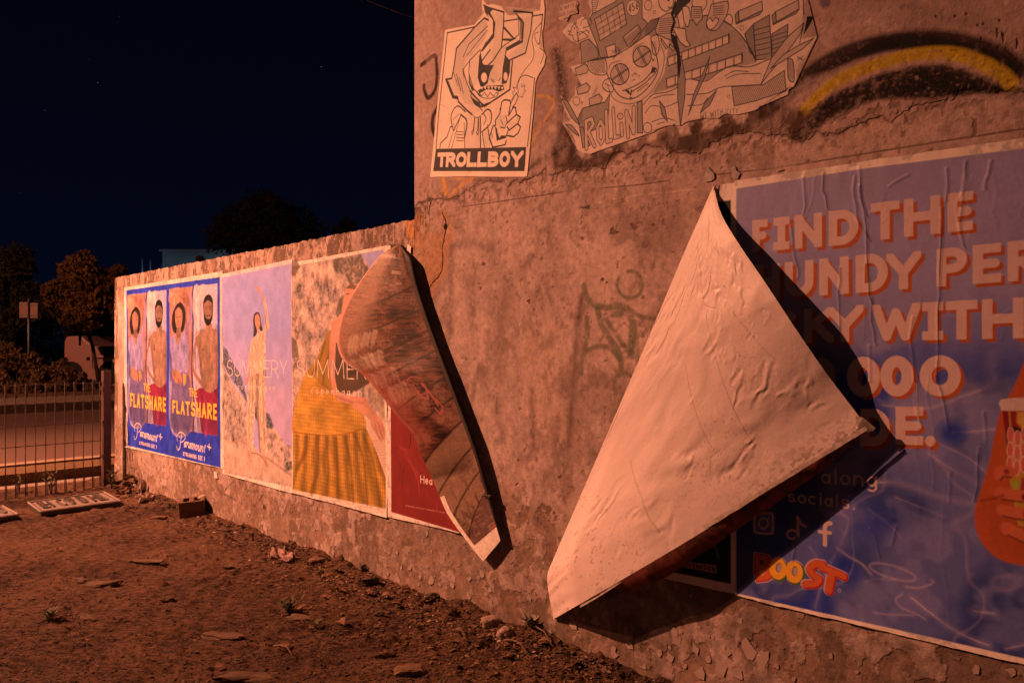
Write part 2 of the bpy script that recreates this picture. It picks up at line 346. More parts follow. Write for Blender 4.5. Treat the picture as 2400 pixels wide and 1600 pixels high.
_c = at(512, 815, 56); _d = np.array([_c.x, _c.y]) - P00
street_lamp(float(_d @ N), float(QW - _d @ U), 1.0, 5.0, 2600, at(455, 620, 72), 150, 1.0, "cool white lamp post hidden behind the low wall, lighting the far building", (.55, .75, 1.0))

# ================================================================== GROUND, ROAD
soil = bpy.data.materials.new("soil"); soil.use_nodes = True
n = soil.node_tree.nodes; l = soil.node_tree.links; b = n["Principled BSDF"]; b.inputs["Roughness"].default_value = .95; b.inputs["Specular IOR Level"].default_value = .15
tcn = n.new("ShaderNodeTexCoord")
def nz(s, d=9, r=.65, sc=None):
    t = n.new("ShaderNodeTexNoise"); t.inputs["Scale"].default_value = s; t.inputs["Detail"].default_value = d; t.inputs["Roughness"].default_value = r
    if sc:
        mp = n.new("ShaderNodeMapping"); mp.inputs["Scale"].default_value = sc; mp.inputs["Rotation"].default_value = (0, 0, .15); l.new(tcn.outputs["Object"], mp.inputs[0]); l.new(mp.outputs[0], t.inputs["Vector"])
    else: l.new(tcn.outputs["Object"], t.inputs["Vector"])
    return t
a1 = nz(1.6); a2 = nz(38, 10, .75, (.6, 1.5, 1)); a3 = nz(170, 4, .6)
r1 = n.new("ShaderNodeValToRGB"); r1.color_ramp.elements[0].position = .43; r1.color_ramp.elements[1].position = .61
r1.color_ramp.elements[0].color = (.028, .013, .009, 1); r1.color_ramp.elements[1].color = (.160, .085, .052, 1)
e = r1.color_ramp.elements.new(.50); e.color = (.092, .047, .030, 1)
mm = n.new("ShaderNodeMath"); mm.operation = 'MULTIPLY_ADD'; mm.inputs[1].default_value = .35; l.new(a1.outputs[0], mm.inputs[0])
m2 = n.new("ShaderNodeMath"); m2.operation = 'MULTIPLY'; m2.inputs[1].default_value = .65; l.new(a2.outputs[0], m2.inputs[0]); l.new(m2.outputs[0], mm.inputs[2])
l.new(mm.outputs[0], r1.inputs[0])
vm = n.new("ShaderNodeVectorMath"); vm.operation = 'SCALE'; mr = n.new("ShaderNodeMapRange"); mr.inputs["From Min"].default_value = .35; mr.inputs["From Max"].default_value = .7; mr.inputs["To Min"].default_value = .7; mr.inputs["To Max"].default_value = 1.35
l.new(a3.outputs[0], mr.inputs[0]); l.new(r1.outputs[0], vm.inputs[0]); l.new(mr.outputs[0], vm.inputs["Scale"]); l.new(vm.outputs[0], b.inputs["Base Color"])
bb = n.new("ShaderNodeBump"); bb.inputs["Distance"].default_value = .016; l.new(a2.outputs[0], bb.inputs["Height"])
b3 = n.new("ShaderNodeBump"); b3.inputs["Distance"].default_value = .0025; l.new(a3.outputs[0], b3.inputs["Height"]); l.new(bb.outputs[0], b3.inputs["Normal"]); l.new(b3.outputs[0], b.inputs["Normal"])

# fine relief of the dirt lot between the wall and the fence
pp = np.linspace(-.15, 2.9, 340); qq = np.linspace(-1.2, 6.72, 800)
hh, ww = len(qq), len(pp)
Hh = (fbm(hh, ww, 90, 5, 5) - .5) * .032 + (fbm(hh, ww, 14, 9, 4) - .5) * .024
rid = 1 - np.abs(fbm(hh, ww, 20, 31, 3) - .5) * 4; Hh += np.clip(rid - .62, 0, 1) * .018
edge = np.exp(-np.clip(pp, 0, 9) / .16)[None] * (.25 + fbm(hh, ww, 22, 3, 4) * 1.3); Hh += edge * .035
Hh += np.exp(-np.clip(pp - .1, 0, 9) / .45)[None] * np.clip(fbm(hh, ww, 9, 51, 3) - .5, 0, 1) * .07
for _ in range(4600):                       # clods and chips trodden into the soil
    i = RNG.integers(4, hh - 5); j = int(abs(RNG.normal(0, 1)) * ww * .45); j = j if j < ww - 5 else RNG.integers(4, ww - 5); j = max(j, 4)
    r0 = RNG.uniform(.6, 2.0); hz_ = RNG.uniform(.002, .011); a = RNG.uniform(0, 3.1)
    di, dj = np.mgrid[-4:5, -4:5]; x = (di * math.cos(a) + dj * math.sin(a)) / r0; y = (-di * math.sin(a) + dj * math.cos(a)) / (r0 * .6)
    Hh[i - 4:i + 5, j - 4:j + 5] += hz_ * np.exp(-(x * x + y * y) ** 1.5)
Hh -= .004
Hh *= np.clip((6.72 - qq) / .15, 0, 1)[:, None]
QQ, PPg = np.meshgrid(qq, pp, indexing='ij')
GP = PQ(PPg, QQ, Hh)
tag(link("ground", grid_mesh("ground", GP, flip=True), soil), kind="structure")
def gz(x, y):
    """height of the dirt at world x, y"""
    d = np.array([x, y]) - P00; p = d @ N; q = QW - d @ U
    i = int(round((q - qq[0]) / (qq[1] - qq[0]))); j = int(round((p - pp[0]) / (pp[1] - pp[0])))
    if 0 <= i < hh and 0 <= j < ww: return float(Hh[i, j])
    return 0.0
def gp(px, py, dz=0.0):
    g = gnd(px, py); g.z = gz(g.x, g.y) + dz; return g
M_far = mat("dry_earth", (.10, .055, .034), .95, noise=(6, (.06, .035, .02), .2), bump=(30, .01))
def slab(name, p0, p1, q0, q1, z0, z1, m, kind="structure", **k):
    mb = MB(); c = [PQ(p, q, z) for z in (z0, z1) for p, q in ((p0, q0), (p1, q0), (p1, q1), (p0, q1))]
    mb.add(c, [(0, 1, 2, 3), (7, 6, 5, 4), (0, 4, 5, 1), (1, 5, 6, 2), (2, 6, 7, 3), (3, 7, 4, 0)])
    o = mb.build(name, m); tag(o, kind=kind, **k); return o
slab("terrain", -400, 400, -60, 600, -.5, -.035, M_far)
slab("dirt_lot", 2.89, 60, -8, 6.72, -.3, -.004, soil)
slab("dirt_lot", -.2, 2.9, -8, -1.19, -.3, -.004, soil)
M_asph = mat("asphalt", (.125, .068, .056), .85, noise=(90, (.075, .04, .033), .25), bump=(260, .004))
M_conc = mat("path_concrete", (.26, .19, .16), .9, noise=(9, (.17, .12, .10), .2), bump=(120, .003))
M_kerb = mat("kerb_concrete", (.30, .21, .16), .9, noise=(14, (.17, .11, .08), .22), bump=(60, .005))
slab("pavement", -60, 60, 6.73, 6.96, -.3, -.01, M_conc)
slab("verge", -60, 60, 6.96, 7.38, -.3, .07, mat("verge_grass_dry", (.17, .09, .045), .95, noise=(16, (.09, .05, .025), .2), bump=(40, .02)))
slab("kerb", -60, 60, 7.38, 7.55, -.3, .085, M_kerb)
slab("road", -60, 60, 7.55, 14.6, -.4, -.02, M_asph)
slab("kerb", -60, 60, 14.6, 14.78, -.3, .12, M_kerb)
slab("pavement", -60, 60, 14.78, 16.9, -.3, .115, M_conc)
slab("verge", -60, 60, 16.9, 18.2, -.3, .12, mat("bark_verge", (.20, .10, .05), .95, noise=(20, (.07, .04, .02), .2), bump=(40, .02)))

# ================================================================== THE WALL (canvas of its paint, stains, graffiti and relief)
WC = Cv(-.02, -.12, 8.1, 3.7, 430, (.43, .318, .305))
h_, w_ = WC.H, WC.W
vv = (np.arange(h_) / WC.k + WC.v0)[:, None]; uu = (np.arange(w_) / WC.k + WC.u0)[None]
big = fbm(h_, w_, 260, 101, 4); med = fbm(h_, w_, 60, 102, 5); fin = fbm(h_, w_, 9, 103, 3); strk = fbm(h_, w_, 26, 104, 5, asp=5)
pit = fbm(h_, w_, 7, 105, 2)
WC.a *= (1 + (big - .5) * .6 + (med - .5) * .5 + (strk - .5) * .4 + (fin - .5) * .3)[..., None]
def mixin(mask, col): WC.a[:] = WC.a + (np.asarray(col, np.float32) - WC.a) * mask[..., None].astype(np.float32)
# brownish warm patches and grey bloom
mixin(sst(.52, .68, fbm(h_, w_, 150, 120, 5)) * .35, (.44, .29, .23))
mixin(sst(.56, .68, fbm(h_, w_, 90, 121, 5, asp=1.6)) * .35, (.19, .135, .12))
Wtop = sst(1.25, 1.5, vv) * (uu < 3.7)               # the bare concrete strip above the posters of the low wall
lich = sst(.45, .58, fbm(h_, w_, 15, 131, 6, asp=1.9, gain=.75)) * sst(1.38, 1.5, vv + (med - .5) * .12) * (uu < 3.9) * (vv < 1.64)
mixin(sst(.4, .6, fbm(h_, w_, 40, 132, 4, asp=2)) * Wtop * .5 * (vv < 1.65), (.38, .24, .17))
mixin(lich * .85, (.11, .07, .055)); WC.h -= lich.astype(np.float32) * .002
lh = sst(.46, .58, fbm(h_, w_, 18, 133, 5, asp=3)) * sst(.1, .05, uu + (med - .5) * .06); mixin(lh * .85, (.10, .06, .045)); WC.h -= (lh * .003).astype(np.float32)
# pits
pm = sst(.70, .80, pit) * sst(.45, .62, fbm(h_, w_, 120, 140, 3)); mixin(pm * .5, (.19, .13, .11)); WC.h -= (pm * .0008).astype(np.float32)
pm2 = sst(.77, .80, fbm(h_, w_, 11, 141, 3)) ; mixin(pm2 * .6, (.14, .095, .08)); WC.h -= (pm2 * .0012).astype(np.float32)
# smooth trowelled render of the tall wall above its ragged lower edge
def zz(pts, ox, oy, s): return [(x / s + ox, y / s + oy) for x, y in pts]
RAG = zz([(40, 1570), (150, 1540), (380, 1500), (490, 1440), (560, 1400), (690, 1378), (730, 1400), (750, 1425), (780, 1390), (825, 1380), (830, 1432), (860, 1392), (905, 1380), (975, 1360), (1040, 1300), (1060, 1345)], 960, 0, 3.2675) + \
    zz([(170, 1384), (300, 1380), (480, 1352), (530, 1285), (560, 1240), (600, 1262), (690, 1240), (740, 1222), (820, 1190), (890, 1180), (940, 1215), (960, 1270), (1010, 1235), (1100, 1262), (1180, 1240), (1230, 1252), (1320, 1180), (1400, 1140), (1500, 1095), (1650, 1075), (1800, 1090)], 1280, 0, 3.4588) + \
    zz([(0, 1230), (130, 1250), (230, 1300), (300, 1322), (440, 1212), (540, 1225), (640, 1232), (730, 1170), (830, 1150), (950, 1122), (1020, 1087), (1130, 1117), (1250, 1020), (1420, 962), (1560, 915), (1690, 890), (1740, 855), (1800, 846), (2352, 850), (2700, 840)], 1800, 0, 3.92)
ragc = WC.P(RAG); ragx = ragc[:, 0]; ragy = ragc[:, 1]
ly = np.interp(np.arange(w_), ragx, ragy)[None] + (fbm(1, w_, 12, 150, 3) - .5) * 12
up = ((np.arange(h_)[:, None] > ly) & (np.arange(w_)[None] > WC.P([(955, 400)])[0, 0])).astype(np.float32)
mixin(up * .55, (.37, .265, .255)); WC.h += up * .0045
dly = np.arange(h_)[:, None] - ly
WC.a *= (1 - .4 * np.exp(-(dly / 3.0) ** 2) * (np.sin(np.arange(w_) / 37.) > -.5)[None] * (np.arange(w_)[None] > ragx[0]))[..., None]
# joint line and coarse strip under the render
fr0 = WC.fr
WC.stroke([(1000, 503), (1062, 489), (1200, 469), (1327, 450), (1500, 434), (1640, 414), (1800, 398), (2000, 366), (2200, 334), (2400, 304), (2700, 262)], 3.5, (.11, .07, .06), .65, smooth=False, h=-.003, mod=sst(.3, .5, med))
coarse = sst(.52, .62, pit) * np.exp(-((vv - (1.64 + uu * 0)) / .06) ** 2) * (uu > 3.8); mixin(coarse * .5, (.17, .11, .09)); WC.h -= (coarse * .002).astype(np.float32)
# ochre stain by the crack
om = sst(.2, .45, med)
WC.poly([(962, 500), (1058, 492), (1062, 560), (1040, 650), (1012, 700), (985, 680), (962, 600)], (.36, .195, .10), .75, 14, mod=om)
WC.poly([(950, 516), (968, 512), (966, 560), (952, 556)], (.55, .27, .08), .7, 5)
cr = zz([(575, 350), (600, 410), (620, 450), (634, 520), (630, 560), (618, 660), (600, 760), (575, 860), (590, 960), (585, 1060), (570, 1180), (520, 1270), (440, 1350), (400, 1420), (350, 1495)], 940, 440, 6.03)
WC.stroke(cr, 2.6, (.03, .018, .012), .95, h=-.006, smooth=False); WC.ell((1044, 532), 4, 7, (.02, .01, .01), 1, 2, h=-.006)
for p in ([(268, 390), (265, 540)], [(210, 560), (235, 620), (265, 560)], [(380, 380), (420, 190), (370, 210), (375, 330)], [(400, 270), (415, 200)]):
    WC.stroke(zz(p, 940, 440, 6.03), 2.2, (.05, .03, .02), .8, h=-.004)
# torn paper seam left high on the wall
WC.stroke([(1385, 482), (1430, 470), (1500, 458), (1560, 452), (1625, 446)], 4, (.55, .44, .40), .7, h=.0012, mod=sst(.3, .5, fin)); WC.poly([(1353, 487), (1380, 491), (1384, 480), (1392, 476), (1370, 484)], (.07, .045, .04), .9, 1.5)
WC.poly([(1385, 482), (1700, 440), (1700, 470), (1560, 600), (1400, 520)], (.24, .165, .15), .35, 40, mod=sst(.35, .6, med))
# spray paint on the tall wall ------------------------------------------------
spk = sst(.26, .50, fbm(h_, w_, 3.2, 160, 2)); spk2 = sst(.16, .38, fbm(h_, w_, 3.0, 161, 2)); spk3 = sst(.55, .75, fbm(h_, w_, 3.4, 163, 2))
K = (.012, .008, .010); YE = (.46, .33, .025)
WC.fr = (1800, 0, 3.92)
WC.stroke([(700, 130), (1100, 60), (1500, 150), (1900, 190), (2300, 420)], 170, (.23, .16, .16), .30, 120)
WC.stroke([(300, 430), (700, 220), (1100, 170)], 200, (.50, .40, .40), .45, 130, mod=spk2)
WC.stroke([(-250, 1080), (0, 1000), (200, 840), (420, 650), (700, 500), (1000, 410), (1300, 370), (1600, 375), (1900, 440), (2130, 530), (2280, 650)], 165, (.035, .022, .024), .98, 34, mod=.85 + .15 * spk2)
WC.stroke([(900, 470), (1100, 405), (1400, 385), (1700, 430), (2000, 520), (2250, 640)], 105, K, 1.0, 30); WC.stroke([(300, 800), (560, 650), (900, 480), (1200, 410), (1500, 400)], 90, K, .85, 50, mod=spk2)
WC.stroke([(100, 960), (350, 770), (600, 690), (800, 620)], 60, (.42, .32, .31), .7, 50, mod=spk2)
low = [(380, 1000), (560, 880), (760, 790), (1000, 690), (1300, 615), (1600, 590), (1850, 660), (2050, 760), (2250, 810), (2700, 838), (2700, 850), (1800, 850), (1690, 890), (1560, 912), (1300, 905), (1000, 925), (800, 985), (600, 1080), (440, 1200), (300, 1310), (200, 1280), (180, 1130)]
WC.poly(low, (.032, .020, .020), .95, 30, mod=.45 + .55 * spk)
WC.poly([(1000, 720), (1300, 640), (1700, 640), (2000, 780), (2300, 830), (1700, 880), (1300, 880), (1000, 900)], K, .95, 40, mod=spk2); WC.poly([(420, 1000), (700, 850), (1000, 740), (1000, 900), (600, 1060), (440, 1160)], K, .7, 50, mod=spk2)
WC.poly([(700, 830), (1000, 720), (1300, 650), (1600, 660), (1400, 760), (1000, 830)], (.30, .19, .16), .45, 60, mod=spk3)
WC.stroke([(230, 1130), (330, 1010), (470, 870), (650, 740), (900, 630), (1150, 550), (1400, 500), (1700, 500), (1950, 580), (2130, 680), (2230, 770)], 118, YE, .96, 22, mod=.45 + .55 * spk2)
WC.stroke([(300, 1040), (420, 930), (560, 810), (800, 690)], 90, (.72, .46, .12), .6, 50, mod=spk3)
WC.ell((520, 25), 48, 50, (.05, .03, .16), .9, 26)
for x, y, r in ((1720, 150, 0), (1815, 130, 0), (1540, 155, 0), (2105, 300, 1), (2160, 350, 1), (2280, 410, 1), (1975, 225, 0), (1920, 235, 0), (1960, 355, 0), (2185, 440, 0), (2120, 190, 0)):
    WC.poly([(x - 8, y - 8 - 40 * r), (x + 10, y - 6 - 30 * r), (x + 12, y + 10 + 10 * r), (x - 4, y + 16 + 40 * r)], (.05, .03, .03), .9, 3, h=-.004, rough=1)
WC.poly([(2150, -40), (2210, -40), (2205, 50), (2170, 80)], (.55, .42, .38), .8, 5)
WC.fr = (1280, 0, 3.4588)
smear = [(70, 380), (110, 520), (130, 700), (150, 1000), (170, 1200), (130, 1330), (20, 1380), (-60, 1400), (-20, 1300), (50, 1200), (80, 1000), (60, 700), (30, 520)]
WC.stroke([(75, 420), (110, 600), (130, 760), (130, 900)], 70, K, .75, 60, mod=.3 + .7 * spk)
WC.poly([(90, 980), (200, 1000), (260, 1150), (250, 1240), (560, 1180), (780, 1100), (900, 1080), (1150, 960), (1400, 900), (1700, 860), (1900, 850), (2100, 900), (2100, 1100), (1900, 1090), (1650, 1070), (1400, 1130), (1230, 1240), (1000, 1230), (890, 1175), (600, 1245), (500, 1345), (300, 1378), (60, 1370), (40, 1200)], (.07, .042, .036), .95, 30, mod=.5 + .5 * sst(.3, .55, fbm(h_, w_, 40, 165, 3)))
WC.poly([(250, 1240), (560, 1170), (780, 1100), (900, 1060), (1150, 960), (1400, 900), (1700, 870), (1760, 960), (1300, 1060), (1000, 1120), (700, 1180), (300, 1290)], (.60, .48, .44), .85, 25, mod=sst(.42, .62, fbm(h_, w_, 16, 166, 5)))
WC.stroke([(60, 830), (60, 930), (0, 1040)], 40, YE, .0, 20)
WC.fr = (960, 0, 3.2675)
WC.stroke([(90, 500), (190, 430), (206, 500), (208, 600), (190, 700), (140, 752), (112, 690), (108, 660)], 36, (.03, .018, .016), .97, 7, mod=.7 + .3 * spk2)
WC.stroke([(215, 820), (178, 900), (175, 980), (200, 1060)], 40, (.03, .018, .016), .97, 7)
WC.stroke([(975, 738), (1050, 742), (1098, 770), (1090, 830), (1040, 910), (975, 1010), (930, 1110)], 22, (.62, .35, .05), .75, 12, mod=spk2)
WC.stroke([(250, 1340), (262, 1400), (278, 1480)], 40, (.62, .33, .04), .85, 14); WC.stroke([(500, 1350), (420, 1400), (330, 1480), (310, 1520)], 26, (.58, .31, .05), .8, 14)
WC.stroke([(340, 1345), (375, 1372), (400, 1345)], 26, (.60, .33, .05), .8, 10)
for p in ([(185, -30), (205, 60), (220, 130), (280, 235)], [(385, 0), (400, 60), (380, 85)], [(1030, 245), (1080, 215), (1140, 165)], [(850, 0), (840, 60)]):
    WC.stroke(p, 24, (.28, .09, .08), .5, 14, mod=spk2)
WC.stroke([(905, 1300), (1000, 1230), (1100, 1180), (1180, 1120)], 40, K, .8, 30, mod=.4 + .6 * spk)
WC.stroke([(500, 1390), (620, 1360), (760, 1340), (880, 1330)], 36, (.09, .055, .05), .7, 30, mod=.3 + .7 * spk)
WC.stroke([(1120, 420), (1150, 560), (1180, 700), (1190, 820)], 80, K, .6, 70, mod=.3 + .7 * spk)
WC.stroke([(1180, 950), (1230, 1060), (1240, 1160)], 90, (.035, .02, .02), .75, 50, mod=.3 + .7 * spk); WC.ell((1085, 990), 28, 26, (.62, .5, .46), .6, 30)
# green tag, ghost strokes on the bare band --------------------------------------
GN = (.085, .115, .060)
WC.fr = (960, 440, 1.9595)
g = dict(al=.70, soft=8, mod=.5 + .5 * sst(.3, .6, med) * sst(.2, .5, fin))
WC.ring((1010, 445), 58, 62, 17, GN, a0=-100, a1=215, **g)
for p, w in (([(800, 450), (815, 510), (850, 540), (900, 550), (965, 545), (972, 575), (935, 582)], 24), ([(860, 560), (885, 640), (930, 710), (965, 770), (972, 830)], 26), ([(895, 600), (950, 680), (1012, 760), (1030, 700)], 18),
             ([(1000, 555), (1022, 620), (1018, 700), (1020, 770)], 30), ([(1010, 560), (1060, 592), (1130, 602)], 16), ([(1030, 620), (1042, 720), (1046, 810)], 18), ([(812, 600), (812, 700), (790, 790), (785, 850)], 22), ([(812, 745), (870, 728), (920, 738), (960, 790)], 18), ([(1022, 868), (985, 850), (948, 868), (938, 900), (942, 945)], 17), ([(985, 950), (965, 985), (955, 1030)], 22)):
    WC.stroke(p, w * 1.3, GN, **g)
g = dict(soft=26, mod=.55 + .45 * sst(.35, .6, strk))
for p, w, al in (([(788, 505), (772, 620), (762, 740), (752, 880), (740, 1040), (728, 1180), (718, 1280)], 24, .72), ([(720, 1278), (690, 1262), (668, 1225)], 20, .5), ([(193, 270), (187, 450), (188, 660)], 20, .42), ([(188, 655), (160, 620), (115, 612)], 22, .4), ([(190, 272), (260, 252), (320, 262), (375, 272)], 24, .38),
             ([(590, 275), (592, 220), (640, 180)], 22, .35), ([(560, 930), (566, 1080), (562, 1210), (490, 1262)], 26, .42), ([(318, 820), (300, 900), (290, 960)], 22, .3), ([(320, 820), (350, 920), (372, 960)], 22, .3), ([(395, 970), (402, 1060), (425, 1130), (400, 1165)], 26, .42), ([(770, 600), (740, 590)], 20, .5), ([(430, 360), (440, 460), (560, 320), (700, 300)], 22, .22),
             ([(540, 340), (520, 420), (560, 500), (600, 440)], 26, .25), ([(290, 900), (280, 1060), (310, 1060)], 22, .25), ([(440, 520), (420, 640), (470, 600)], 40, .2), ([(700, 860), (690, 920)], 60, .25), ([(600, 730), (650, 700)], 40, .35)):
    WC.stroke(p, w * 1.25, (.055, .035, .035), min(al * 1.25, .8), **g)
for x, y, s in ((340, 355, 12), (320, 440, 10), (325, 465, 9), (545, 525, 12), (515, 515, 9), (940, 195, 26), (955, 215, 16), (1030, 180, 20), (1120, 172, 13), (1210, 135, 7), (885, 425, 12), (905, 438, 10), (795, 235, 10), (1210, 295, 9), (800, 245, 7), (1060, 410, 6), (660, 785, 6), (500, 1250, 8), (695, 1330, 14), (490, 1360, 9)):
    a = RNG.uniform(0, 6, 7); rr = s * RNG.uniform(.5, 1.2, 7); a = np.sort(a)
    WC.poly(np.stack([x + rr * np.cos(a), y + rr * np.sin(a)], -1), (.11, .07, .06), .85, 2.5, h=-.003, rough=1)
WC.poly([(820, 1200), (845, 1215), (835, 1290), (815, 1285), (810, 1230)], (.30, .22, .2), .3, 3, h=.001)
# foot of the wall: grey-mauve paint peeling from brown render
fo = fbm(h_, w_, 70, 171, 6) ; fo2 = fbm(h_, w_, 26, 172, 4)
lay = sst(.50, .52, fo * .7 + fo2 * .3 + (vv - .30) * .32) * (vv < .95)
bare = (1 - sst(.50, .52, fo * .7 + fo2 * .3 + (vv - .30) * .32)) * sst(.62, .45, vv)
mixin(bare * .75, (.225, .140, .105)); mixin(bare * sst(.5, .64, med) * .6, (.12, .078, .06)); WC.h -= (bare * .0022).astype(np.float32)
mixin(lay * .45 * sst(.72, .35, vv), (.34, .26, .245))
fl3 = sst(.57, .585, fo2 * .6 + fbm(h_, w_, 12, 173, 3) * .4) * bare; mixin(fl3 * .55, (.38, .30, .28)); WC.h += (fl3 * .0014).astype(np.float32)
spx = sst(.56, .66, fbm(h_, w_, 12, 181, 4)) * sst(.75, .4, vv + (med - .5) * .4); mixin(spx * .5, (.13, .09, .07)); WC.h -= (spx * .0008).astype(np.float32)
stn = sst(.55, .68, fbm(h_, w_, 34, 182, 6, asp=1.5, gain=.7)); mixin(stn * .55 * (vv < 1.62), (.20, .14, .125)); lt_ = sst(.56, .7, fbm(h_, w_, 30, 183, 6, asp=1.8, gain=.7)); mixin(lt_ * .22, (.52, .40, .385))
dirt = sst(.47, .62, fbm(h_, w_, 30, 174, 5, asp=1.8)) * sst(.7, .25, vv + (med - .5) * .3) * sst(3.0, 6.0, uu + vv); mixin(dirt * .65, (.10, .07, .052)); 
dk = sst(.5, .62, fbm(h_, w_, 24, 175, 5)) * sst(.5, .3, vv) * sst(2.5, 4, uu); mixin(dk * .35, (.13, .10, .08))
WC.fr = (0, 1100, 3.136)
g = dict(soft=6, al=.62, mod=.3 + .7 * sst(.3, .55, strk))
for p in ([(1588, 60), (1595, 130), (1620, 170), (1680, 195), (1738, 222), (1730, 150), (1722, 85), (1690, 110), (1640, 170)], [(1755, 75), (1768, 140), (1790, 95), (1830, 205), (1858, 270), (1895, 235), (1930, 185)], [(1930, 112), (1850, 108), (1835, 140)], [(1840, 165), (1900, 160)]):
    WC.stroke(p, 17, (.07, .05, .045), **g)
WC.ell((1942, 278), 10, 22, (.06, .04, .035), .8, 6)
for p in ([(1100, 30), (1085, 80), (1110, 90), (1120, 50)], [(1180, 60), (1175, 120), (1230, 130)], [(1300, 60), (1330, 200)], [(1420, 120), (1470, 230)], [(1500, 160), (1560, 300)], [(1380, 180), (1400, 250)]):
    WC.stroke(p, 22, (.11, .075, .065), .4, 12, mod=sst(.3, .6, strk))
WC.fr = fr0
WC.a = np.clip(WC.a, .015, .8)
M_wall = canvas_mat("weathered_render", WC, .88, .2, (48, .30), (170, .0012), .7, g=1.0)
M_wallside = mat("wall_concrete", (.30, .22, .19), .92, noise=(9, (.17, .12, .10), .2), bump=(50, .006))
def wall_thing(name, u0, u1, v0, v1, label, cat, thick=.22, jag=None):
    t = empty(name, tuple(WP(u0, 0, -thick)), label, cat)
    nu = int((u1 - u0) / .012); nv = int((v1 - v0) / .012)
    Ug, Vg = np.meshgrid(np.linspace(u0, u1, nu), np.linspace(v0, v1, nv))
    if jag is not None:                                          # chipped upper edge
        top = jag(Ug[0]); Vg = v0 + (Vg - v0) * ((top - v0) / (v1 - v0))[None]
    ii = np.clip(((Vg - WC.v0) * WC.k).astype(int), 0, WC.H - 1); jj = np.clip(((Ug - WC.u0) * WC.k).astype(int), 0, WC.W - 1)
    Wd = np.clip(WC.h[ii, jj] * .6 - .0012, -.004, -.0002)
    P = WP(Ug, Vg, Wd)
    link("rendered_face", grid_mesh(name + "_face", P, WC.uvof(np.stack([Ug, Vg], -1))), M_wall, t)
    mb = MB()                                                    # body behind the face
    def ring(uv_): return [WP(a, b_, c) for a, b_, c in uv_]
    # top strip, back, ends
    cols = list(range(0, nu, 6)) + ([nu - 1] if (nu - 1) % 6 else [])
    f1 = [P[-1, c] for c in cols]; f2 = [WP(Ug[-1, c], Vg[-1, c] - .004, -thick) for c in cols]; f3 = [WP(Ug[-1, c], v0, -thick) for c in cols]
    m = len(cols); mb.add(f1 + f2 + f3, [(i, i + 1, m + i + 1, m + i) for i in range(m - 1)] + [(m + i, m + i + 1, 2 * m + i + 1, 2 * m + i) for i in range(m - 1)])
    for c in (0, -1):
        rows = list(range(0, nv, 6)) + [nv - 1]; k = len(rows)
        mb.add([P[r, c] for r in rows] + [WP(Ug[r, c], Vg[r, c], -thick) for r in rows], [(i, i + 1, k + i + 1, k + i) for i in range(k - 1)])
    mb.build("wall_core", M_wallside, t)
    return t
uE = float(uv(971, 500)[0])
nj = fbm(1, 900, 6, 201, 3)[0]; nj2 = fbm(1, 900, 40, 207, 3)[0]
def jag(u): x = np.clip(u / uE * 899, 0, 899); return 1.592 + (np.interp(x, np.arange(900), nj) - .5) * .012 + (np.interp(x, np.arange(900), nj2) - .5) * .006 - .012 * np.exp(-u / .02)
LOW = wall_thing("low_wall", 0, uE, -.1, 1.6, "lower concrete wall carrying the row of street posters, lichen along its top", "wall", jag=jag)
TALL = wall_thing("tall_wall", uE + .0005, 8.05, -.1, 3.65, "taller rendered wall with cartoon paste-ups, spray paint and ragged plaster edge", "wall", thick=.3)
# loose chips of paint still hanging at the foot of the wall
M_chip = mat("peeled_paint", (.40, .31, .285), .85, noise=(30, (.30, .22, .20), .2))
M_chipb = mat("paint_back", (.20, .13, .10), .9)
chips = []
for k in range(14):
    nn = random.randint(5, 8); pts = []
    for i in range(nn):
        a = 2 * math.pi * i / nn + random.uniform(-.25, .25); r = random.uniform(.55, 1.1); pts.append((r * math.cos(a), r * math.sin(a) * random.uniform(.7, 1.3)))
    m = MB(); z = [random.uniform(-.04, .14) * (1 if y < 0 else .3) for x, y in pts]
    v = [(x, y, zz_) for (x, y), zz_ in zip(pts, z)] + [(x, y, zz_ + .05) for (x, y), zz_ in zip(pts, z)] + [(0, 0, 0), (0, 0, .05)]
    m.add(v, [(i, (i + 1) % nn, nn + (i + 1) % nn, nn + i) for i in range(nn)] + [(2 * nn, (i + 1) % nn, i) for i in range(nn)] + [(2 * nn + 1, nn + i, nn + (i + 1) % nn) for i in range(nn)])
    me = m.mesh("paint_chip"); me.materials.append(M_chip); chips.append(me)
Rw = Matrix(((U[0], 0, N[0]), (U[1], 0, N[1]), (0, 1, 0)))        # local x along the wall, y up, z out
def chip(parent, px, py, size, rot=None, tilt=None):
    p = WP(*uv(px, py)[..., :2], -.0006); o = bpy.data.objects.new("paint_chip", random.choice(chips)); COL.objects.link(o); o.parent = parent
    o.matrix_parent_inverse = Matrix.Translation(parent.location).inverted()
    R = Rw @ Matrix.Rotation(rot if rot is not None else random.uniform(-.8, .8), 3, 'Z') @ Matrix.Rotation(tilt if tilt is not None else random.uniform(-.04, .10), 3, 'X')
    sz = size
    o.matrix_basis = Matrix.Translation(Vector(p)) @ R.to_4x4() @ Matrix.Diagonal((sz, sz * random.uniform(.8, 1.5), sz * .55, 1))
CH = [(1000, 1250), (1130, 1345), (690, 1250), (735, 1240), (745, 1275), (780, 1292), (715, 1262), (930, 1295), (960, 1330), (985, 1345), (1010, 1360), (1100, 1400), (1030, 1368), (1060, 1372), (1150, 1410), (1240, 1400), (1250, 1450), (1290, 1480), (1395, 1455), (1345, 1460), (1350, 1425), (1440, 1530), (1535, 1480), (1585, 1500), (1570, 1540), (1630, 1520), (1545, 1530), (1640, 1580), (1580, 1480), (1660, 1490), (1620, 1440), (1475, 1510), (1705, 1530), (1755, 1520), (1690, 1560), (1730, 1580), (1820, 1560), (1860, 1590), (1790, 1540), (1510, 1560), (1605, 1560), (1660, 1545)]
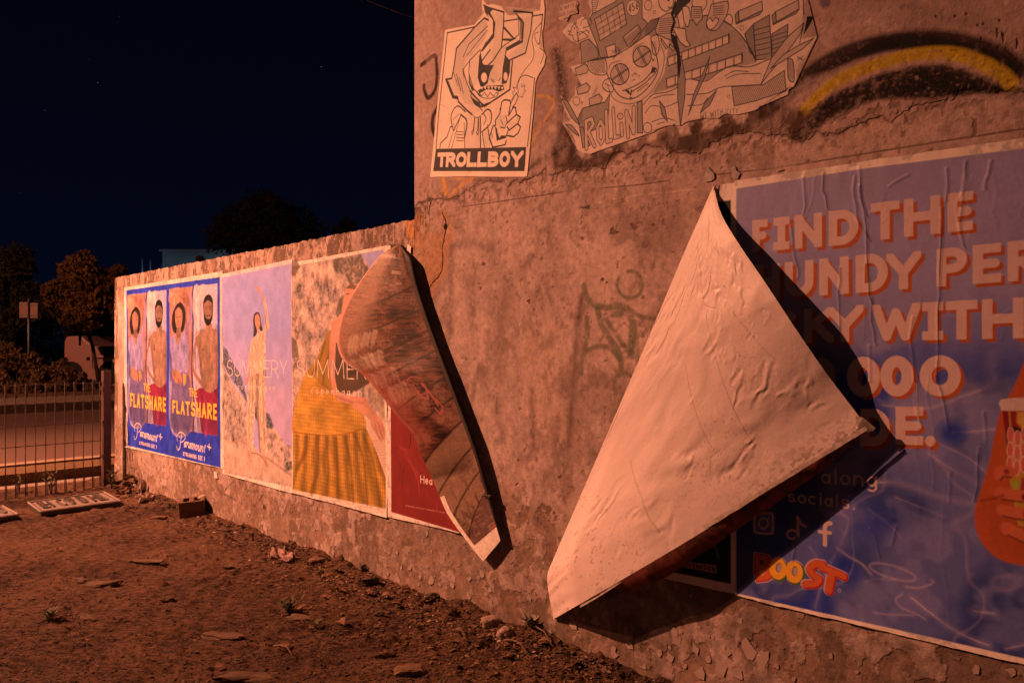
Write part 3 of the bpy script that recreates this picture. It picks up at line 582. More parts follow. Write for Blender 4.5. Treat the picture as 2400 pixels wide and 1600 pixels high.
for x, y in CH: chip(TALL if x > 971 else LOW, x, y, random.uniform(.009, .024) * (1 if x > 1200 else .8))
for _ in range(100):
    u = random.uniform(1.6, 6.3); v = random.uniform(.03, .40) * random.uniform(.5, 1) + .02
    p = WP(u, v); z = p[1]; px = 1200 + p[0] / z * FPX; py = HY - (v - HC) / z * FPX
    if px > 2390 or z < 1.2: continue
    chip(TALL if u > uE else LOW, px, py, random.uniform(.004, .014))

# ================================================================== POSTERS
WH = (.80, .72, .68)
M_back = mat("paper_back", (.66, .58, .54), .75)
def wrinkle(cv, seed, n=26, amp=.0009, fine=.00025, lo=.3):
    """paste wrinkles: mostly upright creases with soft bubbles between them"""
    r = np.random.default_rng(seed); cv.h += ((fbm(cv.H, cv.W, 60, seed, 4, asp=3) - .5) * amp * 2.2 + (fbm(cv.H, cv.W, 9, seed + 3, 3) - .5) * fine).astype(np.float32)
    for _ in range(n):
        x = r.uniform(0, cv.W); y = r.uniform(0, cv.H); L = r.uniform(.05, lo) * cv.H; p = [(x, y)]
        for k in range(6): p.append((p[-1][0] + r.normal(0, cv.W * .008), p[-1][1] - L / 6))
        cv.stroke(p, 0, h=r.uniform(.3, 1) * amp, soft=5, raw=True, wpx=2.5)
def crease(cv, pts, h=.0022, w=3.0, line=.0):
    p = cv.P(pts); p = catmull(p, 6); p = p + np.stack([np.interp(np.arange(len(p)), np.arange(0, len(p) + 4, 4), RNG.normal(0, 1.1, len(np.arange(0, len(p) + 4, 4)))), 0 * p[:, 0]], -1)
    k = cv.ws(1, pts); md = sst(.25, .5, fbm(cv.H, cv.W, 40, int(abs(p[0, 0]) * 7) % 999, 2)) if line else None
    if line: cv.stroke(p, 0, (.02, .015, .02), min(line * 1.5, .9), 1.2, smooth=False, raw=True, wpx=max(1.5, w * k * .8), mod=md)  # dark hairline paints the crease's shade into the print
    cv.stroke(p, 0, h=h * .5, soft=6, smooth=False, raw=True, wpx=max(2, w * k))
def border_grime(cv, seed):
    m_ = sst(.56, .68, fbm(cv.H, cv.W, 16, seed, 4)) * (cv.a.mean(-1) > .60); cv.a += (np.array([.42, .34, .30]) - cv.a) * (m_ * .55)[..., None]
    cv.a = cv.a.astype(np.float32)
def sheet(name, corners, cv, m, w=.0016, parent=None, nu=60, nv=60, seed=0, lift=.004, edge=.003, label=None, cat=None, flat=.0012):
    """pasted rectangular sheet: corners TL TR BR BL in photograph pixels"""
    q = uv(np.array([c[0] for c in corners], float), np.array([c[1] for c in corners], float))
    s, t = np.meshgrid(np.linspace(0, 1, nu), np.linspace(0, 1, nv))
    B = (q[3] * (1 - s)[..., None] + q[2] * s[..., None]) * (1 - t)[..., None] + (q[0] * (1 - s)[..., None] + q[1] * s[..., None]) * t[..., None]
    e1 = (fbm(nv, nu, 7, seed + 5, 3) - .5) * edge; e2 = (fbm(nv, nu, 7, seed + 9, 3) - .5) * edge
    bd = np.zeros_like(s); bd[0] = bd[-1] = 1; bd[:, 0] = bd[:, -1] = 1
    B[..., 0] += e1 * bd; B[..., 1] += e2 * bd
    de = np.minimum(np.minimum(s, 1 - s), np.minimum(t, 1 - t)); Wd = w + fbm(nv, nu, 9, seed, 3) * flat + np.exp(-de / .02) * np.clip(fbm(nv, nu, 8, seed + 2, 2) - .45, 0, 1) * lift * 3
    me = grid_mesh(name, WP(B[..., 0], B[..., 1], Wd), cv.uvof(B), back=WP(B[..., 0], B[..., 1], Wd - .0006))
    o = link(name, me, [m, M_back], parent)
    return tag(o, label, cat)
def cvfor(pts, ppm, col, pad=.01):
    q = uv(np.array([p[0] for p in pts], float), np.array([p[1] for p in pts], float))
    return Cv(q[:, 0].min() - pad, q[:, 1].min() - pad, q[:, 0].max() + pad, q[:, 1].max() + pad, ppm, col)

# ---------------- blue double film poster
c1 = [(292, 674), (522, 636), (525, 1098), (292, 1047)]
cv = cvfor(c1, 800, WH); cv.fr = (280, 620, 3.265)
BLU = (.06, .08, .74)
cv.poly([(55, 197), (770, 96), (777, 1552), (66, 1382)], BLU, 1, 1.5)
cv.a *= (1 + (fbm(cv.H, cv.W, 60, 301, 4) - .5) * .35)[..., None]
gr = fbm(cv.H, cv.W, 10, 302, 3)
def photo(quad):
    q = np.array(quad, float)
    def M(s, t): return (q[0] * (1 - s) + q[1] * s) * (1 - t) + (q[3] * (1 - s) + q[2] * s) * t
    def L(*p): return [tuple(M(s, t)) for s, t in p]
    wq = abs(q[1][0] - q[0][0])
    P_ = lambda pts, col, al=1., soft=2.5, smooth=True, **k: cv.poly(L(*pts), col, al, soft, smooth=smooth, **k)
    S_ = lambda pts, w, col, al=1., soft=3, **k: cv.stroke(L(*pts), w * wq, col, al, soft, **k)
    P_([(0, 0), (1, 0), (1, 1), (0, 1)], (.60, .50, .72), smooth=False, soft=1.2)
    P_([(0, 0), (.5, 0), (.48, .5), (.5, 1), (0, 1)], (.50, .27, .24), soft=8, smooth=False)
    P_([(0, 0), (.22, .0), (.38, .08), (.3, .13), (0, .1)], (.72, .36, .24), .8, 8)
    P_([(.1, .02), (.3, .02), (.45, .12), (.36, .13), (.2, .06)], (.36, .14, .10), .6, 6)
    P_([(.5, 0), (.6, 0), (.62, .2), (.55, .5), (.52, .2)], (.80, .66, .74), .8, 8)
    P_([(.6, 0), (.75, 0), (.73, .1), (.62, .08)], (.85, .68, .70), .7, 6)
    S_([(.5, .0), (.46, .12), (.49, .25), (.47, .45), (.46, .6), (.5, .8), (.48, 1)], .07, (.07, .04, .22), .95, 8)
    S_([(.56, .3), (.53, .5), (.55, .7), (.58, 1)], .06, (.34, .22, .42), .7, 8)
    # woman with curly bob in a pale lilac shirt
    S_([(.33, .34), (.42, .24), (.46, .14), (.43, .06)], .13, (.42, .30, .58), 1, 5)
    S_([(.44, .10), (.40, .04), (.30, .02)], .07, (.55, .27, .18), .9, 5)
    P_([(0, .37), (.13, .315), (.27, .31), (.37, .345), (.39, .5), (.38, .66), (.42, 1), (0, 1)], (.42, .34, .66), 1, 4)
    P_([(.04, .62), (.4, .62), (.42, 1), (.04, 1)], (.20, .12, .30), .75, 10)
    P_([(.10, .31), (.17, .4), (.25, .31)], (.55, .30, .2), .95, 3); S_([(.13, .32), (.17, .345), (.22, .32)], .018, (.15, .08, .06), .8, 2)
    S_([(.18, .40), (.2, .5), (.19, .6)], .012, (.25, .18, .3), .7, 2); S_([(.06, .42), (.09, .52), (.04, .6)], .02, (.3, .2, .38), .7, 4); S_([(.3, .4), (.32, .5), (.29, .62)], .02, (.3, .22, .4), .7, 4)
    P_([(.13, .12), (.23, .10), (.32, .15), (.33, .23), (.29, .30), (.22, .315), (.10, .315), (.05, .27), (.06, .18)], (.055, .022, .014), 1, 3, rough=1.2)
    P_([(.115, .16), (.19, .135), (.265, .17), (.262, .23), (.24, .275), (.19, .30), (.14, .275), (.115, .22)], (.46, .25, .18), 1, 2.5); P_([(.15, .28), (.225, .28), (.24, .335), (.19, .35), (.14, .335)], (.36, .19, .14), 1, 3)
    S_([(.145, .205), (.165, .203)], .016, (.08, .03, .02), .9, 1.5); S_([(.205, .203), (.235, .205)], .016, (.08, .03, .02), .9, 1.5); S_([(.17, .262), (.21, .262)], .016, (.42, .10, .09), .9, 2)
    S_([(.19, .215), (.186, .238)], .012, (.4, .19, .12), .8, 2)
    P_([(.03, .60), (.12, .575), (.22, .61), (.25, .66), (.16, .68), (.06, .64)], (.52, .27, .18), 1, 3)
    for k in range(4): S_([(.12 + k * .03, .63 + k * .004), (.2 + k * .015, .67 + k * .01)], .022, (.42, .20, .14), .9, 2)
    P_([(.27, .60), (.33, .605), (.35, .66), (.29, .69)], (.75, .42, .08), 1, 2, smooth=False)
    P_([(.0, .42), (.04, .5), (.05, .62), (0, .66)], (.12, .08, .25), .7, 5)
    # shirtless bearded man in red trousers
    P_([(.5, .72), (.6, .70), (.98, .66), (1, .66), (1, 1), (.66, 1), (.60, .85)], (.36, .035, .09), 1, 4, smooth=False)
    P_([(.70, .74), (.74, .9), (.72, 1), (.78, 1), (.80, .82)], (.52, .08, .16), .7, 5); P_([(.9, .7), (.99, .68), (1, .76)], (.18, .02, .06), .7, 4)
    P_([(.52, .36), (.66, .305), (.74, .30), (.76, .26), (.88, .26), (.9, .295), (1, .33), (1, .64), (.93, .70), (.84, .72), (.72, .70), (.64, .60), (.60, .46), (.55, .40)], (.42, .25, .18), 1, 3)
    S_([(.98, .36), (.99, .5), (.97, .66)], .10, (.26, .14, .10), .6, 14); S_([(.64, .36), (.62, .46), (.68, .6)], .08, (.27, .14, .10), .6, 12); S_([(.5, .34), (.66, .30), (.72, .30)], .03, (.3, .16, .12), .5, 6)
    S_([(.56, .36), (.50, .46), (.485, .56), (.58, .63), (.72, .68), (.84, .685)], .105, (.39, .22, .16), 1, 4)
    S_([(.585, .44), (.60, .55), (.66, .62)], .022, (.16, .07, .06), .8, 4)
    P_([(.68, .40), (.80, .44), (.96, .42), (.98, .34), (.8, .36), (.68, .35)], (.47, .29, .21), .7, 7); S_([(.66, .43), (.80, .46), (.98, .44)], .018, (.30, .14, .09), .6, 5)
    S_([(.83, .36), (.82, .5), (.81, .65)], .016, (.30, .14, .09), .7, 5); S_([(.7, .52), (.8, .53), (.95, .51)], .012, (.33, .15, .1), .5, 5); S_([(.7, .57), (.8, .58), (.95, .56)], .012, (.33, .15, .1), .5, 5)
    cv.ell(M(.69, .435), 5, 7, (.2, .08, .06), .9, 2); cv.ell(M(.84, .645), 4, 5, (.12, .05, .04), .9, 2)
    for k in range(4): S_([(.76, .655 + k * .013), (.88, .665 + k * .013)], .02, (.40, .19, .12), .8, 2)
    P_([(.70, .115), (.74, .08), (.81, .065), (.88, .085), (.91, .13), (.90, .20), (.87, .25), (.80, .275), (.735, .25), (.71, .19)], (.025, .012, .010), 1, 2.5, rough=.8)
    P_([(.725, .125), (.80, .105), (.885, .13), (.893, .18), (.87, .215), (.81, .232), (.75, .215), (.723, .17)], (.37, .20, .14), 1, 2.5)
    S_([(.75, .15), (.785, .148)], .016, (.04, .02, .015), .95, 1.5); S_([(.83, .148), (.865, .15)], .016, (.04, .02, .015), .95, 1.5); S_([(.755, .163), (.785, .163)], .012, (.08, .03, .02), .9, 1.5); S_([(.83, .163), (.86, .163)], .012, (.08, .03, .02), .9, 1.5)
    S_([(.81, .165), (.80, .19), (.815, .193)], .014, (.34, .16, .1), .8, 2); S_([(.77, .21), (.81, .205), (.85, .21)], .02, (.03, .015, .012), .95, 2); S_([(.79, .222), (.835, .222)], .016, (.5, .18, .15), .9, 2)
    S_([(.585, .005), (.585, .05)], .01, (.9, .7, .7), .0)
    P_([(.02, .03), (.06, .025), (.06, .05), (.02, .055)], (.75, .6, .6), .6, 2); S_([(.09, .04), (.24, .035)], .014, (.72, .6, .6), .5, 2)
    P_([(0, .8), (1, .8), (1, 1), (0, 1)], (.10, .03, .12), .35, 18, smooth=False)
photo([(64, 236), (361, 194), (362, 1234), (77, 1188)])
photo([(385, 190), (752, 145), (756, 1310), (391, 1246)])
cv.a *= (.86 + (gr - .5) * .35 + (fbm(cv.H, cv.W, 26, 304, 4, asp=1.8) - .5) * .8)[..., None]
YEL = (.85, .55, .06)
for q, t1, pm, st, k in (([(80, 980), (357, 1016), (357, 1127), (81, 1086)], [(187, 905), (237, 912), (237, 976), (187, 967)], (118, 1215, 325, 1350), [(153, 1349), (288, 1379), (288, 1411), (153, 1374)], .82),
                    ([(403, 1036), (748, 1064), (748, 1190), (404, 1133)], [(535, 941), (597, 951), (597, 1016), (535, 1004)], (445, 1285, 700, 1432), [(488, 1430), (656, 1466), (656, 1505), (488, 1460)], 1.)):
    cv.text("FLATSHARE", [(q[0][0] + 4 * k, q[0][1]), q[1], q[2], (q[3][0] + 4 * k, q[3][1])], .20, YEL, sp=.16); cv.text("THE", t1, .18, YEL, sp=.16)
    x0, y0, x1, y1 = pm; dx = x1 - x0; dy = y1 - y0
    L = lambda p: [(x0 + a * dx, y0 + (b + a * .0) * dy) for a, b in p]
    cv.stroke(L([(.13, .10), (.10, .45), (.08, .75), (.02, .90), (-.02, .70)]), 9 * k, WH, 1, 1.2)
    cv.stroke(L([(.01, .45), (-.01, .18), (.08, -.02), (.19, .05), (.24, .22), (.19, .42), (.12, .50)]), 7 * k, WH, 1, 1.2)
    cv.text("aramount", [(x0 + .22 * dx, y0 + .42 * dy), (x0 + .85 * dx, y0 + .72 * dy), (x0 + .82 * dx, y0 + 1.06 * dy), (x0 + .18 * dx, y0 + .72 * dy)], .20, WH, sp=.12, slant=.12)
    cv.text("+", [(x0 + .89 * dx, y0 + .52 * dy), (x0 + 1.02 * dx, y0 + .60 * dy), (x0 + 1.02 * dx, y0 + .97 * dy), (x0 + .89 * dx, y0 + .88 * dy)], .2, WH)
    cv.text("STREAMING DEC 1", st, .2, WH, sp=.22)
for x, y, a, b_ in ((100, 1280, 40, 120), (430, 1330, 30, 180), (380, 1300, 30, 200), (720, 1350, 30, 120)): cv.poly([(x, y), (x + a, y + b_ * .6), (x + a * .7, y + b_), (x - a * .3, y + b_ * .8)], (.09, .12, .55), .35, 10)
wrinkle(cv, 310, 30, .0012)
for p in ([(371, 190), (373, 700), (380, 1250), (376, 1480)], [(770, 200), (772, 700), (775, 1380)]): crease(cv, p, .0012, 2.5)
border_grime(cv, 900); m = canvas_mat("print_film_poster", cv, .55, .4, (90, .07), (300, .0002))
sheet("poster", c1, cv, m, seed=3, label="blue poster with two identical photo panels and yellow title, leftmost on the wall", cat="poster")

# ---------------- fashion poster, woman with a raised arm
c2 = [(520, 643), (686, 607), (686, 1156), (523, 1109)]
cv = cvfor(c2, 800, WH); cv.fr = (500, 600, 2.8)
cv.poly([(60, 143), (512, 52), (526, 1515), (74, 1420)], (.46, .40, .80), 1, 2)
yy = np.linspace(1, 0, cv.H)[:, None]; xx = np.linspace(0, 1, cv.W)[None]
inner = np.zeros((cv.H, cv.W), bool)
cv.poly([(60, 143), (512, 52), (500, 500), (300, 600), (60, 500)], (.38, .38, .85), .6, 120)
cv.poly([(350, 850), (526, 850), (526, 1250), (350, 1250)], (.56, .42, .66), .6, 90)
n1 = fbm(cv.H, cv.W, 26, 320, 5); n2 = fbm(cv.H, cv.W, 7, 321, 3)
rock = np.empty_like(cv.a); rock[:] = (.52, .41, .38); rock *= (1 + (n1 - .5) * 1.3 + (n2 - .5) * .6)[..., None]; rock -= (sst(.45, .72, fbm(cv.H, cv.W, 22, 322, 6, asp=1.5, gain=.7)) * .8)[..., None] * np.array([.26, .24, .22])
rock = np.clip(rock, .05, .75)
cv.poly([(62, 690), (100, 790), (150, 870), (215, 950), (230, 1180), (300, 1290), (420, 1330), (520, 1390), (526, 1517), (74, 1420)], rock, 1, 4, rough=2)
cv.poly([(340, 1120), (400, 1130), (440, 1170), (470, 1230), (526, 1250), (527, 1500), (330, 1330)], rock * 1.15, 1, 4, rough=1.5)
cv.poly([(80, 1210), (300, 1270), (520, 1400), (526, 1510), (78, 1415)], (.68, .52, .44), .55, 25)
for c in ([(64, 590), (90, 610), (112, 660), (150, 730), (190, 800), (215, 900), (225, 960), (170, 870), (110, 790), (66, 700)], [(346, 1020), (370, 1040), (400, 1110), (390, 1140), (350, 1125)], [(270, 970), (300, 1010), (300, 1110), (275, 1050)], [(480, 1350), (515, 1340), (522, 1400), (470, 1410)]):
    cv.poly(c, (.10, .085, .04), .95, 8, rough=3.5, mod=.45 + .55 * sst(.35, .6, n2))
cv.stroke([(350, 1320), (420, 1370), (520, 1440)], 16, (.3, .2, .14), .6, 12); cv.stroke([(100, 1225), (180, 1215), (230, 1240)], 10, (.5, .3, .12), .6, 8)
SK = (.62, .34, .24); CL = (.66, .50, .40)
cv.stroke([(335, 500), (352, 440), (350, 360), (335, 290)], 34, CL, 1, 3); cv.stroke([(340, 480), (362, 460), (356, 430)], 34, CL, 1, 5)
cv.stroke([(334, 292), (322, 255), (303, 222)], 17, SK, 1, 2.5); cv.stroke([(305, 226), (288, 212), (280, 200)], 17, SK, 1, 2); cv.stroke([(300, 215), (290, 200)], 9, SK, 1, 2)
cv.poly([(262, 540), (275, 520), (330, 488), (345, 500), (345, 560), (340, 640), (346, 740), (300, 752), (250, 762), (240, 740), (252, 640), (250, 580)], CL, 1, 3, smooth=True)
cv.stroke([(258, 560), (240, 650), (228, 740), (222, 800)], 24, CL, 1, 4); cv.ell((224, 820), 8, 22, SK, 1, 3)
for p in ([(264, 590), (256, 660), (266, 720)], [(300, 540), (290, 640), (300, 730)], [(325, 530), (322, 640), (328, 730)], [(352, 350), (346, 440), (356, 480)]): cv.stroke(p, 9, (.25, .16, .12), .75, 5)
cv.poly([(240, 755), (340, 745), (345, 900), (350, 1090), (358, 1295), (315, 1300), (296, 1120), (283, 930), (272, 1060), (262, 1280), (226, 1270), (222, 1100), (226, 900)], CL, 1, 3)
cA = np.empty_like(cv.a); cA[:] = (.66, .52, .43); cA *= (.62 + .85 * (.5 + .5 * np.sin(np.arange(cv.W)[None] / 4.2 + (fbm(cv.H, cv.W, 60, 375, 3) - .5) * 22)) ** .8 * fbm(cv.H, cv.W, 30, 376, 3) * 1.4)[..., None]
cv.poly([(262, 540), (330, 490), (345, 560), (346, 740), (345, 900), (350, 1090), (358, 1295), (315, 1300), (296, 1120), (283, 930), (272, 1060), (262, 1280), (226, 1270), (222, 1100), (226, 900), (240, 755), (250, 600)], cA, .75, 3)
cv.poly([(283, 770), (300, 770), (300, 1000), (315, 1290), (306, 1290), (284, 1000)], (.30, .19, .14), .75, 5)
for p in ([(250, 780), (240, 950), (238, 1200)], [(325, 780), (332, 1000), (340, 1250)], [(262, 800), (258, 1000)]): cv.stroke(p, 9, (.27, .18, .14), .75, 5)
cv.poly([(328, 745), (345, 740), (348, 790), (332, 790)], (.25, .14, .08), .8, 3)
cv.poly([(232, 1275), (246, 1270), (248, 1320), (232, 1330), (222, 1310)], SK, 1, 3); cv.poly([(318, 1300), (338, 1300), (365, 1375), (350, 1375)], SK, 1, 3); cv.stroke([(255, 1290), (300, 1300), (330, 1330), (360, 1385)], 7, (.2, .12, .08), .8, 4)
cv.poly([(268, 385), (285, 368), (303, 375), (312, 405), (318, 450), (326, 485), (312, 490), (300, 470), (282, 520), (266, 528), (268, 470), (264, 420)], (.09, .045, .03), 1, 3, smooth=True)
cv.poly([(275, 395), (292, 380), (305, 400), (312, 440), (305, 470), (290, 480), (276, 440)], SK, 1, 2.5, smooth=True); cv.stroke([(290, 470), (297, 500)], 18, SK, 1, 3)
cv.stroke([(284, 412), (294, 408)], 4, (.15, .07, .05), .9, 1.5); cv.stroke([(300, 418), (306, 425)], 4, (.15, .07, .05), .9, 1.5); cv.stroke([(293, 455), (302, 450)], 4, (.4, .12, .1), .9, 1.5)
LET = (.84, .74, .70)
cv.text("SUMMERY", [(92, 681), (487, 683), (488, 800), (92, 788)], .055, LET, sp=.16, al=.92)
cv.text("copenhagen", [(163, 846), (408, 856), (408, 884), (163, 872)], .14, LET, sp=.55, al=.85)
cv.a *= (1 + (fbm(cv.H, cv.W, 60, 335, 4) - .5) * .35 + (fbm(cv.H, cv.W, 5, 336, 2) - .5) * .12)[..., None]; wrinkle(cv, 330, 30, .0010)
for p in ([(445, 110), (430, 250), (425, 420)], [(452, 330), (450, 520), (440, 640)], [(300, 1100), (310, 1400), (300, 1480)]): crease(cv, p, .0018, 3)
border_grime(cv, 901); m = canvas_mat("print_fashion_poster", cv, .6, .35, (90, .07), (300, .0002))
sheet("poster", c2, cv, m, seed=23, w=.0020, label="fashion poster of a woman in pale clothes raising one arm on a rocky slope", cat="poster")

# ---------------- fashion poster, mustard skirt
c3 = [(686, 616), (910, 575), (909, 1212), (686, 1154)]
cv = cvfor(c3, 800, WH); cv.fr = (680, 560, 2.307)
IN = [(14, 150), (508, 58), (512, 800), (522, 1456), (18, 1350)]
n1 = fbm(cv.H, cv.W, 50, 340, 6, gain=.65); n2 = fbm(cv.H, cv.W, 9, 341, 3); n3 = fbm(cv.H, cv.W, 28, 342, 5)
rock = np.empty_like(cv.a); rock[:] = (.55, .42, .38); rock *= (1 + (n1 - .5) * 1.7 + (n2 - .5) * .6)[..., None]; rock -= (sst(.46, .72, fbm(cv.H, cv.W, 34, 343, 6, asp=1.6, gain=.7)) * .8)[..., None] * np.array([.28, .24, .22]); rock = np.clip(rock, .06, .78)
cv.poly(IN, rock, 1, 2)
cv.poly([(230, 112), (385, 85), (410, 140), (440, 180), (380, 240), (330, 260), (300, 200), (240, 170)], (.15, .095, .05), .85, 12, rough=5, mod=.5 + .5 * sst(.4, .55, n2)); cv.poly([(0, 60), (60, 150), (30, 200), (10, 200)], (.2, .12, .08), .8, 8, rough=3)
cv.poly([(385, 84), (508, 60), (512, 170), (430, 160), (415, 130)], (.44, .40, .78), 1, 3)
cv.poly([(270, 320), (300, 300), (300, 400), (255, 440), (250, 400)], (.12, .085, .04), .7, 8, rough=3); cv.poly([(420, 740), (512, 760), (516, 1000), (480, 940), (430, 860)], (.35, .24, .12), .8, 12, rough=3, mod=.4 + .6 * n3)
cv.poly([(10, 520), (40, 560), (50, 640), (10, 650)], (.16, .1, .06), .7, 8, rough=2)
MU = (.55, .32, .06)
cv.poly([(400, 960), (512, 980), (523, 1300), (470, 1240)], (.70, .55, .46), 1, 5)
# neck, head glimpsed beside the curled sheet, hair
cv.poly([(300, 270), (330, 245), (370, 260), (380, 330), (340, 390), (300, 430), (280, 400)], SK, 1, 4, smooth=True); cv.poly([(300, 268), (330, 243), (372, 256), (360, 275), (325, 270)], (.20, .11, .06), .9, 4); cv.stroke([(306, 300), (322, 296)], 6, (.1, .05, .04), .9, 2)
cv.poly([(240, 440), (290, 400), (350, 420), (420, 520), (420, 700), (300, 720), (230, 640)], SK, 1, 5, smooth=True)
# bodice
cv.poly([(250, 560), (330, 570), (420, 560), (430, 780), (340, 835), (240, 830)], (.16, .085, .045), 1, 8); cv.poly([(205, 500), (150, 640), (85, 730), (120, 760), (190, 800), (232, 815), (230, 620), (228, 500)], (.42, .25, .05), 1, 5, smooth=True)
for p in ([(190, 560), (160, 660), (120, 740)], [(220, 600), (190, 700), (180, 780)], [(300, 620), (280, 720), (300, 800)], [(350, 640), (350, 760)]): cv.stroke(p, 18, (.18, .09, .03), .7, 12)
cv.poly([(300, 640), (330, 560), (400, 560), (400, 720), (320, 740)], (.10, .05, .03), .7, 14)
# skirt
cv.poly([(60, 790), (85, 735), (130, 745), (190, 810), (260, 850), (340, 880), (385, 930), (410, 1020), (300, 1060), (160, 1060), (20, 1045), (30, 900)], MU, 1, 4, smooth=True)
cv.poly([(20, 1040), (160, 1055), (290, 1055), (410, 1018), (440, 1080), (480, 1180), (518, 1290), (521, 1455), (18, 1352)], (.50, .29, .06), 1, 3)
cv.poly([(130, 760), (210, 800), (250, 860), (340, 900), (260, 960), (180, 900)], (.36, .15, .03), .65, 12); cv.poly([(40, 850), (120, 900), (120, 1020), (30, 1010)], (.66, .46, .07), .5, 30)
xi = np.arange(cv.W)[None] * 1.0; yi = np.arange(cv.H)[:, None] * 1.0; wv = (fbm(cv.H, cv.W, 90, 371, 3) - .5) * 60
fold = .5 + .5 * np.sin((xi - (cv.W * .42)) * (1.0 + .35 * (1 - yi / (cv.H * .42)).clip(-1, 1) * -1) / 9.5 + wv / 14); chk = 1 - .16 * (np.sin(xi / 2.1) > .3) - .16 * (np.sin(yi / 2.4) > .3)
cloth = np.empty_like(cv.a); cloth[:] = (.56, .33, .065); cloth *= (.60 + .75 * fold * (.75 + .5 * (fbm(cv.H, cv.W, 30, 372, 4) - .5)))[..., None] * chk[..., None]
cv.poly([(20, 1040), (160, 1055), (290, 1055), (410, 1018), (440, 1080), (480, 1180), (518, 1290), (521, 1455), (18, 1352)], cloth, .9, 3)
cl2 = np.empty_like(cv.a); cl2[:] = (.60, .36, .07); cl2 *= (.55 + .9 * fbm(cv.H, cv.W, 60, 373, 4, asp=.5))[..., None] * chk[..., None]
cv.poly([(60, 790), (85, 735), (130, 745), (190, 810), (260, 850), (340, 880), (385, 930), (410, 1020), (300, 1060), (160, 1060), (20, 1045), (30, 900)], cl2, .7, 4, smooth=True)
cv.stroke([(20, 1042), (90, 1052), (230, 1060), (330, 1046), (410, 1018)], 5, (.32, .13, .02), .8, 3)
for x in range(34, 400, 18): cv.stroke([(x, 1050 - (x - 200) ** 2 / 4200 + 6), (x + 2, 1085)], 4, (.28, .11, .02), .7, 3)
for p, w in (([(90, 1070), (80, 1160), (40, 1240)], 22), ([(150, 1080), (150, 1240), (120, 1370)], 26), ([(250, 1075), (258, 1240), (262, 1400)], 16), ([(300, 1070), (330, 1230), (345, 1415)], 14), ([(200, 1080), (210, 1250), (200, 1380)], 10), ([(350, 1060), (400, 1200), (420, 1430)], 12), ([(400, 1060), (450, 1200), (490, 1440)], 12)):
    cv.stroke(p, w * 1.5, (.20, .10, .02), .75, 16)
for y in range(1070, 1460, 16): cv.stroke([(20, y), (260, y + 25), (519, y + 18)], 5, (.40, .16, .02), .28, 5)
for x in range(30, 520, 13): cv.stroke([(x * .8 + 60, 1090), (x, 1440)], 4, (.40, .16, .02), .22, 4)
# arms
cv.stroke([(240, 460), (228, 560), (226, 680), (238, 780), (260, 845), (330, 870), (405, 880)], 44, SK, 1, 4)
cv.stroke([(250, 850), (330, 880), (400, 888)], 14, (.36, .16, .09), .6, 8); cv.stroke([(210, 520), (208, 650), (218, 760)], 8, (.38, .17, .1), .6, 6)
cv.stroke([(355, 900), (400, 920), (440, 960), (470, 1000)], 44, SK, 1, 4); cv.stroke([(405, 870), (430, 910), (450, 945)], 30, (.55, .29, .19), 1, 5)
cv.poly([(435, 950), (470, 950), (500, 985), (517, 1030), (515, 1070), (495, 1095), (470, 1060), (440, 1010)], SK, 1, 4, smooth=True)
for p in ([(460, 1000), (472, 1050), (490, 1088)], [(478, 990), (492, 1040), (505, 1080)], [(496, 1000), (508, 1040)]): cv.stroke(p, 5, (.32, .13, .08), .8, 3)
cv.text("SUMMER", [(38, 652), (414, 650), (414, 762), (38, 746)], .055, LET, sp=.17, al=.95)
cv.text("copenhagen", [(115, 810), (388, 822), (388, 850), (115, 834)], .14, LET, sp=.5, al=.9)
cv.a *= (1 + (fbm(cv.H, cv.W, 60, 355, 4) - .5) * .45 + (fbm(cv.H, cv.W, 5, 356, 2) - .5) * .14)[..., None]; wrinkle(cv, 350, 34, .0010)
crease(cv, [(480, 1200), (500, 1350), (490, 1440)], .002, 3)
border_grime(cv, 902); m = canvas_mat("print_skirt_poster", cv, .6, .35, (90, .07), (300, .0002))
sheet("poster", c3, cv, m, seed=43, w=.0022, label="fashion poster of a woman in a long mustard skirt, partly behind the curling sheet", cat="poster")

# ---------------- red poster, half torn loose
M_paper = mat("white_paper_edge", WH, .7)
cR = [(909, 575), (1110, 545), (1110, 1256), (909, 1210)]
cv = cvfor(cR, 800, WH); cv.fr = (780, 540, 1.961)
cv.poly([(268, 760), (268, 60), (640, 30), (640, 1400), (272, 1292)], (.31, .040, .030), 1, 2)
cv.a *= (1 + (fbm(cv.H, cv.W, 40, 361, 4) - .5) * .3)[..., None]
cv.text("ea", [(428, 1137), (460, 1143), (460, 1169), (428, 1164)], .2, (.85, .68, .6), sp=.2)
cv.glyph("H", [(405, 1122), (424, 1125), (424, 1163), (405, 1160)], .14, (.85, .68, .6))
cv.text("Google and Android are trademarks of Google L", [(335, 1259), (525, 1294), (525, 1300), (335, 1265)], .18, (.75, .45, .38), sp=.2, al=.8)
for k in range(6): cv.stroke([(300 + 8 * k, 980 + 9 * k), (320 + 10 * k, 1010), (350 + 9 * k, 1060 + 14 * k), (400, 1120 + 20 * k)], 2.5, (.62, .12, .08), .4, 3)
crease(cv, [(360, 935), (358, 980), (350, 1027)], .001, 6, line=.9)
crease(cv, [(330, 1080), (325, 1130), (318, 1180)], .001, 3, line=.5)
wrinkle(cv, 362, 18, .0012)
border_grime(cv, 903); m = canvas_mat("print_red_poster", cv, .6, .35, (90, .07), (300, .0002))
TR = empty("poster", tuple(WP(*uv(909, 1210)[..., :2], .01)), "dark red poster peeling off the wall, its printed sheet curling over to the left", "poster")
s, t = np.meshgrid(np.linspace(0, 1, 30), np.linspace(0, 1, 70))
left = np.stack([np.interp(t, [0, 1], [909, 908]), np.interp(t, [0, 1], [1210, 577])], -1)
